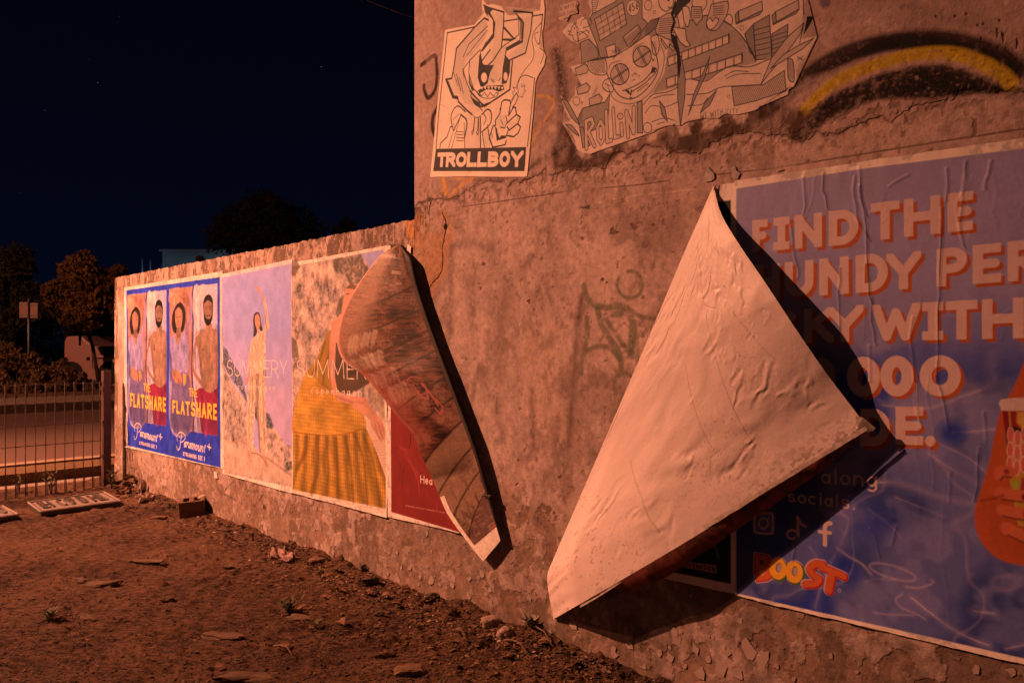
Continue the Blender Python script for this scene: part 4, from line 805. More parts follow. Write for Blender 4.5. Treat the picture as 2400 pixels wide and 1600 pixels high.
right = np.stack([np.interp(t, [0, .06, .3, 1], [1080, 1082, 1040, 940]), np.interp(t, [0, .06, .3, 1], [1248, 1200, 1050, 571])], -1)
Pp = left * (1 - s)[..., None] + right * s[..., None]; q = uv(Pp[..., 0], Pp[..., 1]); wd = .0026 + fbm(70, 30, 8, 5, 3) * .0015 + np.clip(s - .8, 0, 1) * .03
link("pasted_sheet", grid_mesh("red_sheet", WP(q[..., 0], q[..., 1], wd), cv.uvof(q), back=WP(q[..., 0], q[..., 1], wd - .0006)), [m, M_back], TR)

# curled part: right edge R(t), free left edge L(t), both read from the photograph, with a distance off the wall
Rk = np.array([(938, 572), (950, 606), (968, 676), (1004, 780), (1058, 922), (1106, 1050), (1137, 1152), (1173, 1266)], float)
Lk = np.array([(932, 574), (892, 598), (842, 662), (802, 735), (790, 800), (806, 846), (850, 878), (892, 925), (930, 975), (969, 1019), (989, 1070), (1009, 1111), (1030, 1162), (1050, 1206), (1090, 1262), (1132, 1315)], float)
def rs(p, n, smooth=True):
    p = catmull(p, 10) if smooth else p; d = np.r_[0, np.cumsum(np.hypot(*np.diff(p, axis=0).T))]; x = np.linspace(0, d[-1], n); return np.stack([np.interp(x, d, p[:, 0]), np.interp(x, d, p[:, 1])], -1)
nt_, ns_ = 130, 60
Rr = rs(Rk, nt_); Ll = rs(Lk, nt_)
tt = np.linspace(0, 1, nt_)[:, None]; ss = np.linspace(0, 1, ns_)[None]
Pp = Rr[:, None] * (1 - ss[..., None]) + Ll[:, None] * ss[..., None]
env = np.clip(tt / .05, 0, 1) ** .5
wd = (.030 + .080 * np.sin(ss * math.pi * .62) * np.sin(np.clip(tt, 0, .75) / .75 * math.pi) ** .7 * (1 - .25 * ss)) * env + .006
wd = wd * (1 - .3 * np.clip((tt - .7) / .3, 0, 1))
wd += (fbm(nt_, ns_, 40, 77, 2, asp=.35) - .5) * .006 * env
Fc = Cv(0, 0, 1, 2.2, 360, (.10, .055, .040))               # canvas of the curled print: x across from the right edge, y up from the foot
hF, wF = Fc.H, Fc.W
yF = np.linspace(0, 1, hF)[:, None]; xF = np.linspace(0, 1, wF)[None]; tF = 1 - yF
fib = fbm(hF, wF, 70, 380, 5, asp=.055, gain=.7); fib2 = fbm(hF, wF, 60, 381, 5, asp=.6); fi3 = fbm(hF, wF, 3, 382, 2)
Fc.a[:] = (.115, .045, .032); Fc.a *= np.clip(.2 + (fib - .5) * 3.2 + .75 + (fib2 - .5) * 2.0, .12, 3)[..., None]
def mixF(mk, c): Fc.a[:] = Fc.a + (np.asarray(c, np.float32) - Fc.a) * np.clip(mk, 0, 1)[..., None].astype(np.float32)
mixF(sst(.5, .64, fi3 * .35 + fib2 * .65) * .5, (.30, .17, .12))
d2 = tF - .10 * xF                                          # tilted bands of the printed planks
mixF(sst(.60, .61, d2) * (1 - sst(.84, .85, d2)) * .75, (.30, .19, .145)); mixF(sst(.62, .84, d2) * (1 - sst(.84, .85, d2)) * sst(.5, .62, fbm(hF, wF, 40, 383, 4)) * .8, (.09, .05, .04))
mixF(sst(.84, .86, d2) * .8, (.15, .085, .085)); mixF(sst(.93, .94, d2) * .85, (.34, .085, .075)); mixF(sst(.55, .7, fib) * .5 * sst(.6, .9, d2), (.40, .29, .24))
for q_ in (.14, .22, .29, .36, .45, .52, .60, .69, .77, .84): mixF(np.exp(-((d2 - q_) / .0035) ** 2) * .9, (.02, .012, .01))
mixF(sst(.62, .95, xF + .15 * np.sin(tF * 9)) * sst(.55, .2, tF) * .65, (.44, .27, .20)); mixF(sst(.45, .62, fib) * sst(.55, 1, xF) * sst(.6, .3, tF) * .6, (.10, .05, .045))
mixF(sst(.5, .9, xF) * sst(.35, .45, tF) * (1 - sst(.6, .7, tF)) * .6, (.34, .10, .085))
k = (xF > .955) & (tF < .62); mixF(k * .75, (.36, .12, .10)); mixF(((tF > .955) | ((xF > .90) & (tF > .80))) * 1., WH)
mixF((xF > .975) & (tF < .4), (.5, .32, .27))
def Fp(pts): return [(x * wF, (1 - y) * hF) for x, y in pts]
for k in range(0): Fc.stroke(Fp([(.66 + .028 * (k % 5), .235 + .022 * (k // 5) * 3), (.80 + .025 * (k % 5), .255 + .022 * (k // 5) * 3)]), 0, (.62, .50, .42), .65, 3, raw=True, wpx=5)
for r0_, y0_, n_k, cc in ((0, .285, 9, (.66, .54, .46)), (1, .345, 12, (.62, .50, .42)), (2, .405, 12, (.52, .40, .36)), (3, .46, 9, (.46, .35, .32))):
    for k in range(n_k):                                     # condensed lettering of the print, foreshortened past reading
        x0_ = .56 + .036 * k + RNG.uniform(-.004, .004); dy_ = RNG.uniform(.030, .045)
        Fc.stroke(Fp([(x0_, y0_ + .02 * r0_ * 0 + (x0_ - .56) * .06), (x0_ + .05, y0_ + dy_ + (x0_ - .56) * .06)]), 0, cc, RNG.uniform(.2, .6), 9, raw=True, wpx=RNG.uniform(4, 9))
        if k % 3 == 0: Fc.stroke(Fp([(x0_, y0_ + (x0_ - .56) * .06), (x0_ + .03, y0_ - .004 + (x0_ - .56) * .06)]), 0, cc, .35, 7, raw=True, wpx=5)
Fc.stroke(Fp([(.22, .10), (.42, .10)]), 0, (.42, .30, .25), .9, 2, raw=True, wpx=9); Fc.stroke(Fp([(.20, .135), (.32, .135)]), 0, (.36, .25, .2), .8, 2, raw=True, wpx=6)
PK = (.36, .10, .095); W2 = 1.0
for cxF, cyF, rx, ry, w in ((.42, .47, .11, .030, 2.5), (.52, .475, .10, .026, 2)): Fc.stroke([(c[0] * wF, (1 - c[1]) * hF) for c in A(cxF, cyF, rx, ry, 0, 360, 24)], 0, PK, .9, 1.5, raw=True, wpx=w)
Fc.stroke(Fp([(.34, .468), (.30, .50), (.27, .535)]), 0, PK, .95, 2, raw=True, wpx=12); Fc.stroke(Fp([(.47, .47), (.46, .50), (.38, .515), (.33, .49)]), 0, PK, .95, 2, raw=True, wpx=8); Fc.stroke(Fp([(.25, .52), (.22, .55), (.30, .565), (.34, .55)]), 0, PK, .95, 2, raw=True, wpx=8)
Fc.h += (fib * .0002).astype(np.float32); Fc.h += ((fbm(hF, wF, 50, 385, 3, asp=.3) - .5) * .0012).astype(np.float32)
for q_ in (.30, .52, .60, .72, .84): Fc.stroke(Fp([(0, q_), (.5, q_ + .05), (1, q_ + .11)]), 0, h=.0005, soft=6, raw=True, wpx=3)
mF = canvas_mat("print_curled_sheet", Fc, .5, .45, (70, .25), (300, .0002), g=1.0)
UVf = np.stack([np.broadcast_to(ss, (nt_, ns_)), np.broadcast_to(1 - tt, (nt_, ns_))], -1)
link("curled_sheet", grid_mesh("curled_sheet", ray(Pp[..., 0], Pp[..., 1], wd), UVf, flip=True, back=ray(Pp[..., 0], Pp[..., 1], wd - .0012)), [mF, M_back], TR)
# the bend between the curled part and the wall, coloured near-black to paint in its shade
M_bend_shade = mat("painted_shade_bend", (.035, .02, .018), .7, noise=(40, (.02, .012, .01), .2))
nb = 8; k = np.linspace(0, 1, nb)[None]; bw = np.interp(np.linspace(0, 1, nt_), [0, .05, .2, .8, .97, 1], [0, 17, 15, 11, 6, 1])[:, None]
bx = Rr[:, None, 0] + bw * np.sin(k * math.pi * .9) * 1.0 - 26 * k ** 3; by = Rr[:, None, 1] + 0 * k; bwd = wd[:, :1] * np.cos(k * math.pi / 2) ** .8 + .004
link("fold", grid_mesh("fold", ray(bx, by, bwd), None, back=ray(bx, by, bwd - .001)), [M_bend_shade, M_bend_shade], TR)
MB().tube([Vector(ray(1133, 1160, .035)), Vector(ray(1148, 1163, .030)), Vector(ray(1156, 1172, .012))], [.004, .008, .003], 6).build("torn_tab", M_bend_shade, TR)
MB().prism([(-.02, 0), (.012, -.004), (.02, .06), (-.004, .075)], 0, .001, Matrix.Translation(Vector(ray(957, 612, .004))) @ Rw.to_4x4()).build("paper_scrap", M_paper, TR)

# ---------------- dark concert poster under the white flap
c5 = [(1692, 432), (1725, 428), (1724, 1391), (1500, 1342)]
cv = cvfor(c5, 500, WH)
cv.poly([(1480, 500), (1713, 470), (1713, 1367), (1490, 1322)], (.020, .012, .014), 1, 1.5)
cv.fr = (1200, 1200, 3.92)
cv.poly([(1568, 445), (1880, 485), (1876, 558), (1566, 498)], (.55, .30, .24), 1, 1.2, smooth=False)
cv.text("LIVE", [(1582, 455), (1685, 470), (1685, 513), (1582, 492)], .2, (.06, .03, .04), sp=.14); cv.text("NATION", [(1692, 471), (1866, 495), (1866, 547), (1692, 514)], .22, (.02, .012, .015), sp=.14)
cv.stroke([(1850, 250), (1862, 300), (1885, 360), (1900, 415)], 12, (.5, .42, .4), .8, 3)
wrinkle(cv, 370, 12, .001)
m = canvas_mat("print_dark_poster", cv, .5, .4, (90, .1), (300, .0002))
sheet("poster", c5, cv, m, seed=53, w=.0012, nu=30, label="black poster with a small boxed logo, mostly hidden under the folded white sheet", cat="poster", flat=.001)

# ---------------- wide blue billboard poster
c6 = [(1724, 424), (2560, 300), (2560, 1594), (1724, 1394)]
cv = cvfor(c6, 620, WH)
INb = [(1727, 444), (2017, 398), (2400, 350), (2700, 310), (2700, 1615), (2400, 1541), (1727, 1389)]
hB, wB = cv.H, cv.W
f1 = fbm(hB, wB, 200, 401, 4); f2 = fbm(hB, wB, 60, 402, 4)
xx = np.linspace(0, 1, wB)[None]; yy = np.linspace(0, 1, hB)[:, None]
base = np.empty_like(cv.a); base[:] = (.085, .085, .27)
def mb_(mk, c): base[:] = base + (np.asarray(c, np.float32) - base) * np.clip(mk, 0, 1)[..., None].astype(np.float32)
mb_(sst(.30, .80, yy + (f1 - .5) * .6) * .92, (.40, .33, .55)); mb_(sst(.45, .62, f1) * .45 * sst(.9, .3, yy), (.30, .27, .60)); mb_(sst(.5, .66, f2) * .3, (.42, .36, .66)); mb_(sst(.55, .66, fbm(hB, wB, 120, 405, 3)) * .7 * sst(.75, .45, yy), (.035, .05, .42))
rdg = np.exp(-((fbm(hB, wB, 150, 403, 3) - .5) / .012) ** 2) * sst(.62, .35, yy) * (xx > .08); mb_(rdg * .22, (.55, .42, .62))
cv.poly(INb, base, 1, 1.5)
cv.fr = (1640, 880, 2.1776)
LT = (.66, .50, .70)
for p, w, al in (([(910, 545), (1000, 545), (1120, 580), (1250, 625), (1420, 660), (1655, 700)], 26, .6), ([(705, 880), (760, 920), (830, 960), (875, 1010)], 15, .75), ([(560, 870), (600, 930), (620, 960)], 12, .4), ([(1170, 400), (1290, 480), (1400, 540), (1500, 600)], 22, .4), ([(1290, 290), (1400, 285), (1530, 270)], 22, .45),
                 ([(1080, 1130), (1180, 1210), (1290, 1290), (1400, 1345), (1470, 1370)], 24, .65), ([(1050, 1075), (1120, 1080), (1190, 1055), (1180, 1040)], 12, .6), ([(1035, 1110), (1000, 1140), (1030, 1180), (1110, 1215), (1150, 1240)], 14, .5), ([(890, 1205), (960, 1215), (1090, 1220)], 13, .45), ([(720, 700), (760, 740), (720, 860), (640, 1010), (590, 1180)], 40, .35),
                 ([(1230, 350), (1370, 420), (1470, 500)], 12, .35), ([(860, 680), (980, 770), (1030, 830)], 14, .3), ([(1400, 1200), (1500, 1210)], 36, .5), ([(930, 150), (1150, 170), (1330, 110), (1480, 40), (1500, -100)], 40, .35), ([(1000, 620), (1150, 680), (1250, 720)], 18, .25), ([(1560, 1390), (1655, 1370)], 18, .5), ([(840, 1050), (900, 1035), (1000, 1040)], 8, .3)):
    cv.stroke(p, w * .55, LT, al * .5, w * 1.2); cv.stroke(p, w * .25, (.70, .56, .72), min(al * .95, .9), w * .25, mod=sst(.35, .6, f2))
cv.ring((985, 1000), 122, 32, 8, LT, .5, rot=.28, soft=9)
cv.ell((1290, 290), 70, 60, (.03, .045, .40), .8, 40); cv.ell((880, 760), 150, 100, (.05, .06, .42), .5, 90)
# the tanned arm and the paper cup at the right
OR = (.50, .125, .035)
ARM = [(2400, 845), (2376, 905), (2345, 960), (2332, 1010), (2318, 1080), (2300, 1140), (2285, 1190), (2284, 1230), (2300, 1270), (2335, 1305), (2375, 1320), (2420, 1322), (2700, 1300), (2700, 820), (2450, 790)]
fr = cv.fr; cv.fr = (0, 0, 1.)
cv.poly(ARM, OR, 1, 3, smooth=True); cv.poly([(2300, 1180), (2400, 1150), (2500, 1250), (2420, 1310), (2330, 1295)], (.40, .09, .03), .5, 30)
cv.poly([(2348, 960), (2420, 955), (2560, 950), (2540, 1110), (2530, 1260), (2385, 1230), (2365, 1120)], (.50, .30, .05), 1, 2); cv.poly([(2348, 962), (2362, 962), (2372, 1080), (2362, 1080)], (.30, .02, .03), 1, 2)
cv.poly([(2366, 962), (2400, 962), (2395, 1010), (2420, 1040), (2372, 1020)], (.36, .03, .03), 1, 3); cv.poly([(2383, 965), (2430, 965), (2430, 1030), (2400, 1010), (2382, 990)], (.62, .40, .09), 1, 4); cv.stroke([(2372, 1002), (2390, 1010), (2402, 1024), (2430, 1030)], 8, (.05, .02, .02), .9, 2)
for k in range(5):
    for j in range(3):
        cv.ell((2368 + 16 * k - j * 1, 1020 + 34 * j + (k % 2) * 8), 6, 17, (.62, .16, .12), 1, 2); cv.ring((2368 + 16 * k - j, 1020 + 34 * j + (k % 2) * 8), 7.5, 19, 2.2, (.72, .52, .45), .85)
cv.poly([(2366, 1125), (2410, 1130), (2450, 1125), (2450, 1160), (2372, 1150)], (.42, .40, .05), 1, 3); cv.poly([(2394, 1120), (2450, 1110), (2450, 1170), (2388, 1150)], (.38, .02, .05), .9, 4)
cv.poly([(2340, 945), (2345, 936), (2370, 933), (2560, 925), (2560, 958), (2370, 963), (2346, 962)], (.62, .50, .50), 1, 2, smooth=False)
FG = (.56, .17, .075)
for p, w in (([(2342, 1112), (2350, 1103), (2366, 1106)], 26), ([(2344, 1155), (2380, 1160), (2420, 1165)], 28), ([(2350, 1195), (2385, 1202), (2420, 1208)], 28), ([(2360, 1238), (2390, 1252), (2430, 1268)], 30)):
    cv.stroke(p, w, FG, 1, 3); cv.stroke([(a + 2, b_ + w * .5) for a, b_ in p], 4, (.14, .03, .02), .8, 3)
cv.ell((2358, 1105), 7, 6, (.36, .05, .05), 1, 2); cv.ell((2402, 1164), 9, 8, (.30, .01, .05), 1, 2); cv.ell((2406, 1204), 9, 8, (.30, .01, .05), 1, 2)
cv.stroke([(2300, 1172), (2325, 1168), (2350, 1160)], 5, (.24, .05, .02), .7, 4)
# headline: letter boxes read from the photograph, orange drop shadow then face
cv.fr = (1640, 380, 3.0158)
FACE = (.66, .50, .50); SHW = (.48, .13, .03)
def line(letters, top, bot, w):
    (xa, ya), (xb, yb) = top; (xc, yc), (xd, yd) = bot
    T = lambda x: ya + (yb - ya) * (x - xa) / (xb - xa); B = lambda x: yc + (yd - yc) * (x - xc) / (xd - xc)
    for off, col in (((27, 22), SHW), ((0, 0), FACE)):
        for c, x0, x1 in letters:
            cv.glyph(c, [(x0, T(x0)), (x1, T(x1)), (x1, B(x1)), (x0, B(x0))], w, col, off=off)
line([('F', 375, 482), ('Î', 524, 636), ('N', 672, 866), ('D', 912, 1122)], ((375, 417), (1122, 328)), ((375, 640), (1122, 580)), .245)
line([('T', 1210, 1412), ('H', 1443, 1700), ('E', 1750, 1930)], ((1210, 298), (1930, 206)), ((1210, 560), (1930, 482)), .235)
line([('H', 400, 570), ('U', 603, 806), ('N', 846, 1055), ('D', 1102, 1330)], ((400, 732), (1330, 640)), ((400, 975), (1330, 912)), .24)
line([('Y', 1318, 1565), ('P', 1672, 1890), ('E', 1928, 2128), ('R', 2172, 2420)], ((1318, 655), (2128, 572)), ((1318, 910), (2128, 852)), .235)
line([('C', 480, 690), ('K', 738, 950), ('Y', 900, 1158)], ((480, 1060), (1158, 1010)), ((480, 1290), (1158, 1268)), .24)
line([('W', 1220, 1560), ('Î', 1572, 1720), ('T', 1738, 1962), ('H', 1992, 2290)], ((1220, 1012), (2290, 958)), ((1220, 1268), (2290, 1246)), .235)
cv.fr = (0, 0, 1.)
for x0, x1, y0, y1 in ((1985, 2062, 836, 930), (2064, 2140, 834, 929), (2156, 2250, 833, 929)):
    for off, col in ((9, SHW), (0, FACE)): cv.ring(((x0 + x1) / 2 + off, (y0 + y1) / 2 + off * .8), (x1 - x0) / 2 - 13, (y1 - y0) / 2 - 13, 26, col)
for x0, ch in ((1890, '2'),): cv.ring((1925, 885), 22, 34, 24, (.5, .34, .33), .9)
cv.fr = (1640, 880, 2.1776)
line2 = [('D', 820, 972, 170, 358), ('E', 1000, 1140, 160, 352)]
for off, col in (((18, 18), SHW), ((0, 0), FACE)):
    for c, x0, x1, y0, y1 in line2: cv.glyph(c, [(x0, y0), (x1, y0 - 2), (x1, y1 + 4), (x0, y1)], .24, col, off=off)
    cv.ell((1176 + off[0], 334 + off[1] * 1.2), 27, 27, col)
TX = (.62, .47, .48)
cv.text("follow along", [(280, 470), (908, 512), (908, 572), (280, 520)], .18, TX, sp=.17); cv.text("our socials.", [(275, 580), (795, 632), (795, 684), (275, 620)], .18, TX, sp=.17)
# three small app icons
cv.poly([(275, 722), (290, 702), (362, 696), (380, 712), (380, 795), (364, 810), (290, 806), (276, 790)], TX, 1, 1.5, smooth=True); cv.poly([(287, 728), (298, 712), (358, 707), (370, 720), (370, 788), (358, 799), (298, 795), (287, 782)], (.20, .20, .56), 1, 1.5, smooth=True)
cv.ring((328, 753), 24, 26, 9, TX); cv.ell((353, 725), 5, 5, TX)
cv.ring((474, 808), 26, 22, 13, TX, a0=60, a1=360); cv.stroke([(505, 815), (503, 770), (502, 722)], 15, TX, 1, 1.5, smooth=False); cv.stroke([(505, 728), (520, 755), (542, 768)], 14, TX, 1, 1.5)
cv.stroke([(640, 860), (640, 775), (650, 755), (668, 752)], 22, TX, 1, 1.5); cv.stroke([(612, 795), (666, 801)], 18, TX, 1, 1.5, smooth=False)
# bulging cartoon logo lettering
RED = (.45, .035, .03); ORG = (.62, .16, .05); GRN = (.14, .17, .05); YLO = (.78, .45, .05); OUT = (.60, .38, .50)
Bq = [(285, 908), (350, 920), (365, 945), (352, 975), (372, 1000), (366, 1030), (340, 1042), (295, 1046), (285, 1000)]
for gx, col, exp in ((6, OUT, 9), (4, GRN, 4), (0, None, 0)):
    if col is not None:
        cv.stroke(Bq + Bq[:1], exp * 2 + 4, col if exp == 9 else RED, 1, 1.5, smooth=False)
        for c in ((404, 985), (488, 1003)): cv.ell((c[0] + (4 if exp == 4 else 0), c[1] + (5 if exp == 4 else 0)), 46 + exp * .6, 60 + exp * .5, col, rot=-.15)
    else:
        cv.poly(Bq, ORG, 1, 1.5); cv.poly([(308, 935), (335, 945), (325, 962), (308, 962)], GRN, 1, 1.5); cv.poly([(310, 990), (340, 995), (332, 1016), (310, 1018)], (.70, .32, .1), 1, 1.5)
        for c in ((402, 983), (484, 1001)): cv.ell(c, 44, 56, YLO, rot=-.15); cv.ell((c[0] + 2, c[1] - 6), 15, 26, (.40, .22, .10), rot=.1); cv.ell((c[0] + 5, c[1] - 4), 9, 18, (.45, .38, .62), rot=.1)
Sp = [(628, 962), (590, 958), (562, 985), (580, 1015), (610, 1035), (590, 1058), (540, 1062)]
Tp = [(622, 975), (660, 988), (700, 1005), (735, 1022)]; T2 = [(676, 1002), (668, 1045), (660, 1092)]
for w, c in ((52, OUT), (44, RED), (32, ORG)):
    k = 4 if w == 44 else 0
    for p, ww_ in ((Sp, w), (Tp, w), (T2, w + 4)): cv.stroke([(a + k, b_ + k) for a, b_ in p], ww_, c, 1, 1.5)
cv.ring((714, 1094), 8, 8, 3, TX, .9)
wrinkle(cv, 410, 26, .0006, .0002)
cv.fr = (1640, 380, 3.0158)
for p, w, ln in (([(873, 82), (878, 180), (888, 240), (900, 330)], 4, .5), ([(1126, 40), (1135, 110), (1132, 200), (1150, 300), (1170, 420), (1180, 600), (1185, 750), (1205, 900), (1222, 1000)], 4, .55), ([(1092, 110), (1096, 250), (1120, 400), (1150, 480), (1200, 560)], 3, .3), ([(1132, 170), (1150, 290), (1190, 390)], 4, .5), ([(1888, 0), (1868, 150), (1840, 340), (1838, 480), (1862, 610)], 3.5, .5), ([(1715, 330), (1706, 520), (1700, 700), (1694, 900), (1688, 1040), (1690, 1300), (1675, 1550)], 4.5, .6), ([(1748, 50), (1752, 180), (1735, 280)], 3, .3), ([(1205, 960), (1212, 1080), (1232, 1200), (1250, 1290)], 3.5, .4), ([(640, 460), (660, 600), (690, 760), (700, 820)], 3, .4), ([(995, 750), (982, 880), (980, 1000), (990, 1130), (982, 1210)], 3, .35), ([(1340, 175), (1380, 145), (1460, 100)], 3, .3), ([(1500, 1100), (1505, 1300), (1520, 1550)], 3, .25), ([(1208, 1300), (1210, 1550)], 3, .35), ([(745, 110), (742, 280), (740, 370)], 2.5, .25), ([(2060, 0), (2030, 120), (2010, 200)], 6, .1)):
    crease(cv, p, .0032, w, line=ln)
cv.fr = (1640, 880, 2.1776)
for p, w, ln in (([(1208, 0), (1240, 130), (1268, 280)], 3, .45), ([(1425, 370), (1415, 520), (1400, 640)], 3, .4), ([(1105, 40), (1112, 170), (1120, 260)], 5, 0), ([(480, 840), (486, 900), (478, 940)], 3, .4), ([(1275, 500), (1272, 640)], 2.5, .2), ([(870, 780), (900, 850), (915, 920)], 2.5, .2), ([(1460, 190), (1465, 330)], 2.5, .25), ([(1010, 770), (985, 860)], 2.5, .2)):
    crease(cv, p, .0028, w, line=ln)
cv.stroke([(1105, 40), (1110, 170), (1122, 265)], 5, (.7, .55, .52), .7, 2)
border_grime(cv, 904); m = canvas_mat("print_billboard", cv, .42, .5, (90, .08), (260, .0004))
sheet("billboard_poster", c6, cv, m, seed=63, w=.0020, nu=160, nv=110, label="wide blue water billboard poster with big orange-shadowed headline at the right end", cat="billboard poster", flat=.0016, lift=.002, edge=.004)

# ---------------- the big white sheet folded over, hanging from the upper corner of the dark poster
BK = Cv(0, 0, 1, 1.1, 620, (.68, .56, .56))
hK, wK = BK.H, BK.W
a_ = fbm(hK, wK, 120, 501, 4); b__ = fbm(hK, wK, 30, 502, 4); c__ = fbm(hK, wK, 5, 503, 2)
BK.a *= (1 + (a_ - .5) * .16 + (b__ - .5) * .08)[..., None]
yK = np.linspace(0, 1, hK)[:, None]; xK = np.linspace(0, 1, wK)[None]
grime = np.exp(-yK / .045) * sst(.5, .62, fbm(hK, wK, 6, 504, 3)) * sst(.45, .8, xK); BK.a += (np.array([.16, .11, .09]) - BK.a) * (grime * .85)[..., None]
sc = sst(.735, .76, fbm(hK, wK, 4, 505, 2)) * sst(.56, .66, a_); BK.a += (np.array([.3, .22, .18]) - BK.a) * (sc * .6)[..., None]
for _ in range(170):                                           # scuffs and hairline folds
    x = RNG.uniform(0, wK); y = RNG.uniform(0, hK); L = RNG.uniform(8, 40); a = RNG.choice([RNG.normal(-1.1, .15), RNG.normal(.5, .2)])
    BK.stroke([(x, y), (x + L * math.cos(a), y + L * math.sin(a))], 0, (.80, .70, .64), .5, 1.5, raw=True, wpx=1.4, h=.0004)
for p in ([(.52, .62), (.60, .42), (.64, .30), (.70, .12)], [(.72, .58), (.78, .50), (.86, .36)], [(.40, .5), (.47, .36), (.55, .2)], [(.30, .85), (.42, .78), (.5, .66), (.6, .62)], [(.2, .3), (.3, .16), (.36, .05)]):
    BK.stroke([(x * wK, y * hK) for x, y in p], 0, (.30, .22, .19), .55, 1.5, raw=True, wpx=1.6, h=-.001)
# long soft swells running from the lower left up to the right edge, and short sharp creases
ang = fbm(hK, wK, 70, 511, 3, asp=1)
xr = xK * wK * .80 + yK * hK * .60; yr = -xK * wK * .55 + yK * hK * .84
sw = np.sin((yr + 46 * (fbm(hK, wK, 130, 512, 3) - .5) * 3) / 17.0) * sst(.40, .62, fbm(hK, wK, 90, 513, 3)); sw2 = np.sin((yr + 30 * (fbm(hK, wK, 60, 515, 3) - .5) * 4) / 7.0) * sst(.52, .66, fbm(hK, wK, 70, 514, 3))
BK.h += ((sw * .0008 + sw2 * .0009 + (b__ - .5) * .0009) * sst(1.0, .55, yK) + (c__ - .5) * .0002).astype(np.float32)
mK = canvas_mat("white_sheet_back", BK, .42, .6, (120, .05), (300, .0002), g=1.0)
M_under = mat("dark_red_print", (.30, .07, .05), .5, noise=(34, (.07, .03, .022), .12), bump=(50, .002))
TW = empty("folded_poster_sheet", tuple(WP(*uv(1672, 440)[..., :2], .01)), "large torn poster folded over to show its blank white back, casting a sharp shadow", "poster")
nt_, ns_ = 120, 90
# rows run from the top corner down; s = 0 fold line at the left, s = 1 free edge at the right
Lk = np.array([(1671, 438), (1600, 600), (1500, 838), (1400, 1070), (1330, 1232), (1286, 1335), (1282, 1352), (1286, 1390), (1297, 1450)], float)
Rk = np.array([(1673, 438), (1690, 500), (1728, 566), (1800, 672), (1870, 778), (1935, 872), (1985, 938), (2021, 985), (2030, 1000)], float)
Ll = rs(Lk, nt_); Rr = rs(Rk, nt_)
tt = np.linspace(0, 1, nt_)[:, None]; ss = np.linspace(0, 1, ns_)[None]
Pp = Ll[:, None] * (1 - ss[..., None]) + Rr[:, None] * ss[..., None]
Pp[..., 1] += (np.sin(ss * math.pi) * 10 * np.clip((tt - .9) / .1, 0, 1))
w_r = np.interp(tt, [0, .2, .45, .75, 1], [.004, .055, .092, .082, .046]); w_l = np.interp(tt, [0, .1, .5, .85, .93, 1], [.004, .018, .030, .022, .010, .006])
w_m = np.interp(tt, [0, .1, .4, .8, 1], [.004, .030, .080, .10, .088])
wd = w_l * (1 - ss) ** 2 + 2 * w_m * ss * (1 - ss) * 1.15 + w_r * ss ** 2
wb = np.interp(ss, [0, .03, .075, .3, .55, .8, 1], [.005, .03, .09, .104, .084, .062, .046]); bl_ = sst(.55, .98, tt); wd = wd * (1 - bl_) + wb * bl_
ph = (ss * 1.0 - tt * .8) * 9 + 2.2 * (fbm(nt_, ns_, 40, 521, 3) - .5) * 4
wd += .0012 * np.sin(ph * 3.1) * np.sin(ss * math.pi) * np.clip(tt * 2, 0, 1) + (fbm(nt_, ns_, 22, 523, 3, asp=.5) - .5) * .0035 * np.clip(tt * 1.8 - .4, 0, 1)
UVk = np.stack([np.broadcast_to(ss, (nt_, ns_)), np.broadcast_to(1 - tt, (nt_, ns_))], -1)
link("folded_flap", grid_mesh("folded_flap", ray(Pp[..., 0], Pp[..., 1], wd), UVk, back=ray(Pp[..., 0], Pp[..., 1], wd - .0012), flip=True), [mK, M_under], TW)
# sheet running back from the fold to the wall behind the flap
nb = 14; k = np.linspace(0, 1, nb)[None]
bx = Ll[:, None, 0] + 4 + k * np.interp(tt, [0, .2, 1], [4, 60, 110]); by = Ll[:, None, 1] - k * 8 - k * 60 * np.clip((tt - .85) / .15, 0, 1); bwd = (wd[:, :1] - .0015) * np.cos(k * math.pi / 2) ** .6 + .0035
link("pasted_sheet", grid_mesh("pasted_sheet", ray(bx, by, bwd), None, back=ray(bx, by, bwd - .001)), [M_under, M_back], TW)
# printed lower margin bent under the flap
E = Pp[-1]; we = wd[-1]; i0 = 16; E = E[i0:]; we = we[i0:]; m_ = len(E); x_ = np.linspace(0, 1, m_)
drop = np.interp(x_, [0, .06, .2, .45, .8, .97, 1], [3, 34, 50, 42, 32, 14, 3])[None]; kk = np.linspace(0, 1, 12)[:, None]
bx = E[None, :, 0] + drop * .25 * kk; by = E[None, :, 1] - 2 + drop * kk; bwd = we[None] * (1 - .22 * kk ** 1.5) - .0005
link("printed_margin", grid_mesh("printed_margin", ray(bx, by, bwd), None, back=ray(bx, by, bwd - .001)), [M_under, M_under], TW)
# pale selvedge strip and tab at the free corner
M_sel = mat("paper_selvedge", (.58, .50, .48), .6, noise=(60, (.30, .22, .19), .16))
ed = np.stack([np.interp(x_, [0, .04, 1], [1356, 1395, 2028]), np.interp(x_, [0, .04, 1], [1413, 1392, 1003])], -1)
j = (fbm(1, m_, 5, 531, 3)[0] - .5) * 5
sx = ed[None, :, 0] + 4 * kk; sy = ed[None, :, 1] - 5 + (12 + j[None]) * kk * np.interp(x_, [0, .05, .5, 1], [1.3, 1.1, .7, .8])[None]; sw_ = np.interp(x_, [0, .1, .5, 1], [.088, .096, .086, .050])[None] + 0 * kk
link("selvedge", grid_mesh("selvedge", ray(sx, sy, sw_ + .001), None, back=ray(sx, sy, sw_ + .0002)), [M_sel, M_under], TW)
mbt = MB(); pts = [ray(2005, 975, .052), ray(2022, 978, .050), ray(2052, 1002, .040), ray(2046, 1010, .040), ray(2028, 1012, .044), ray(2010, 1000, .052)]
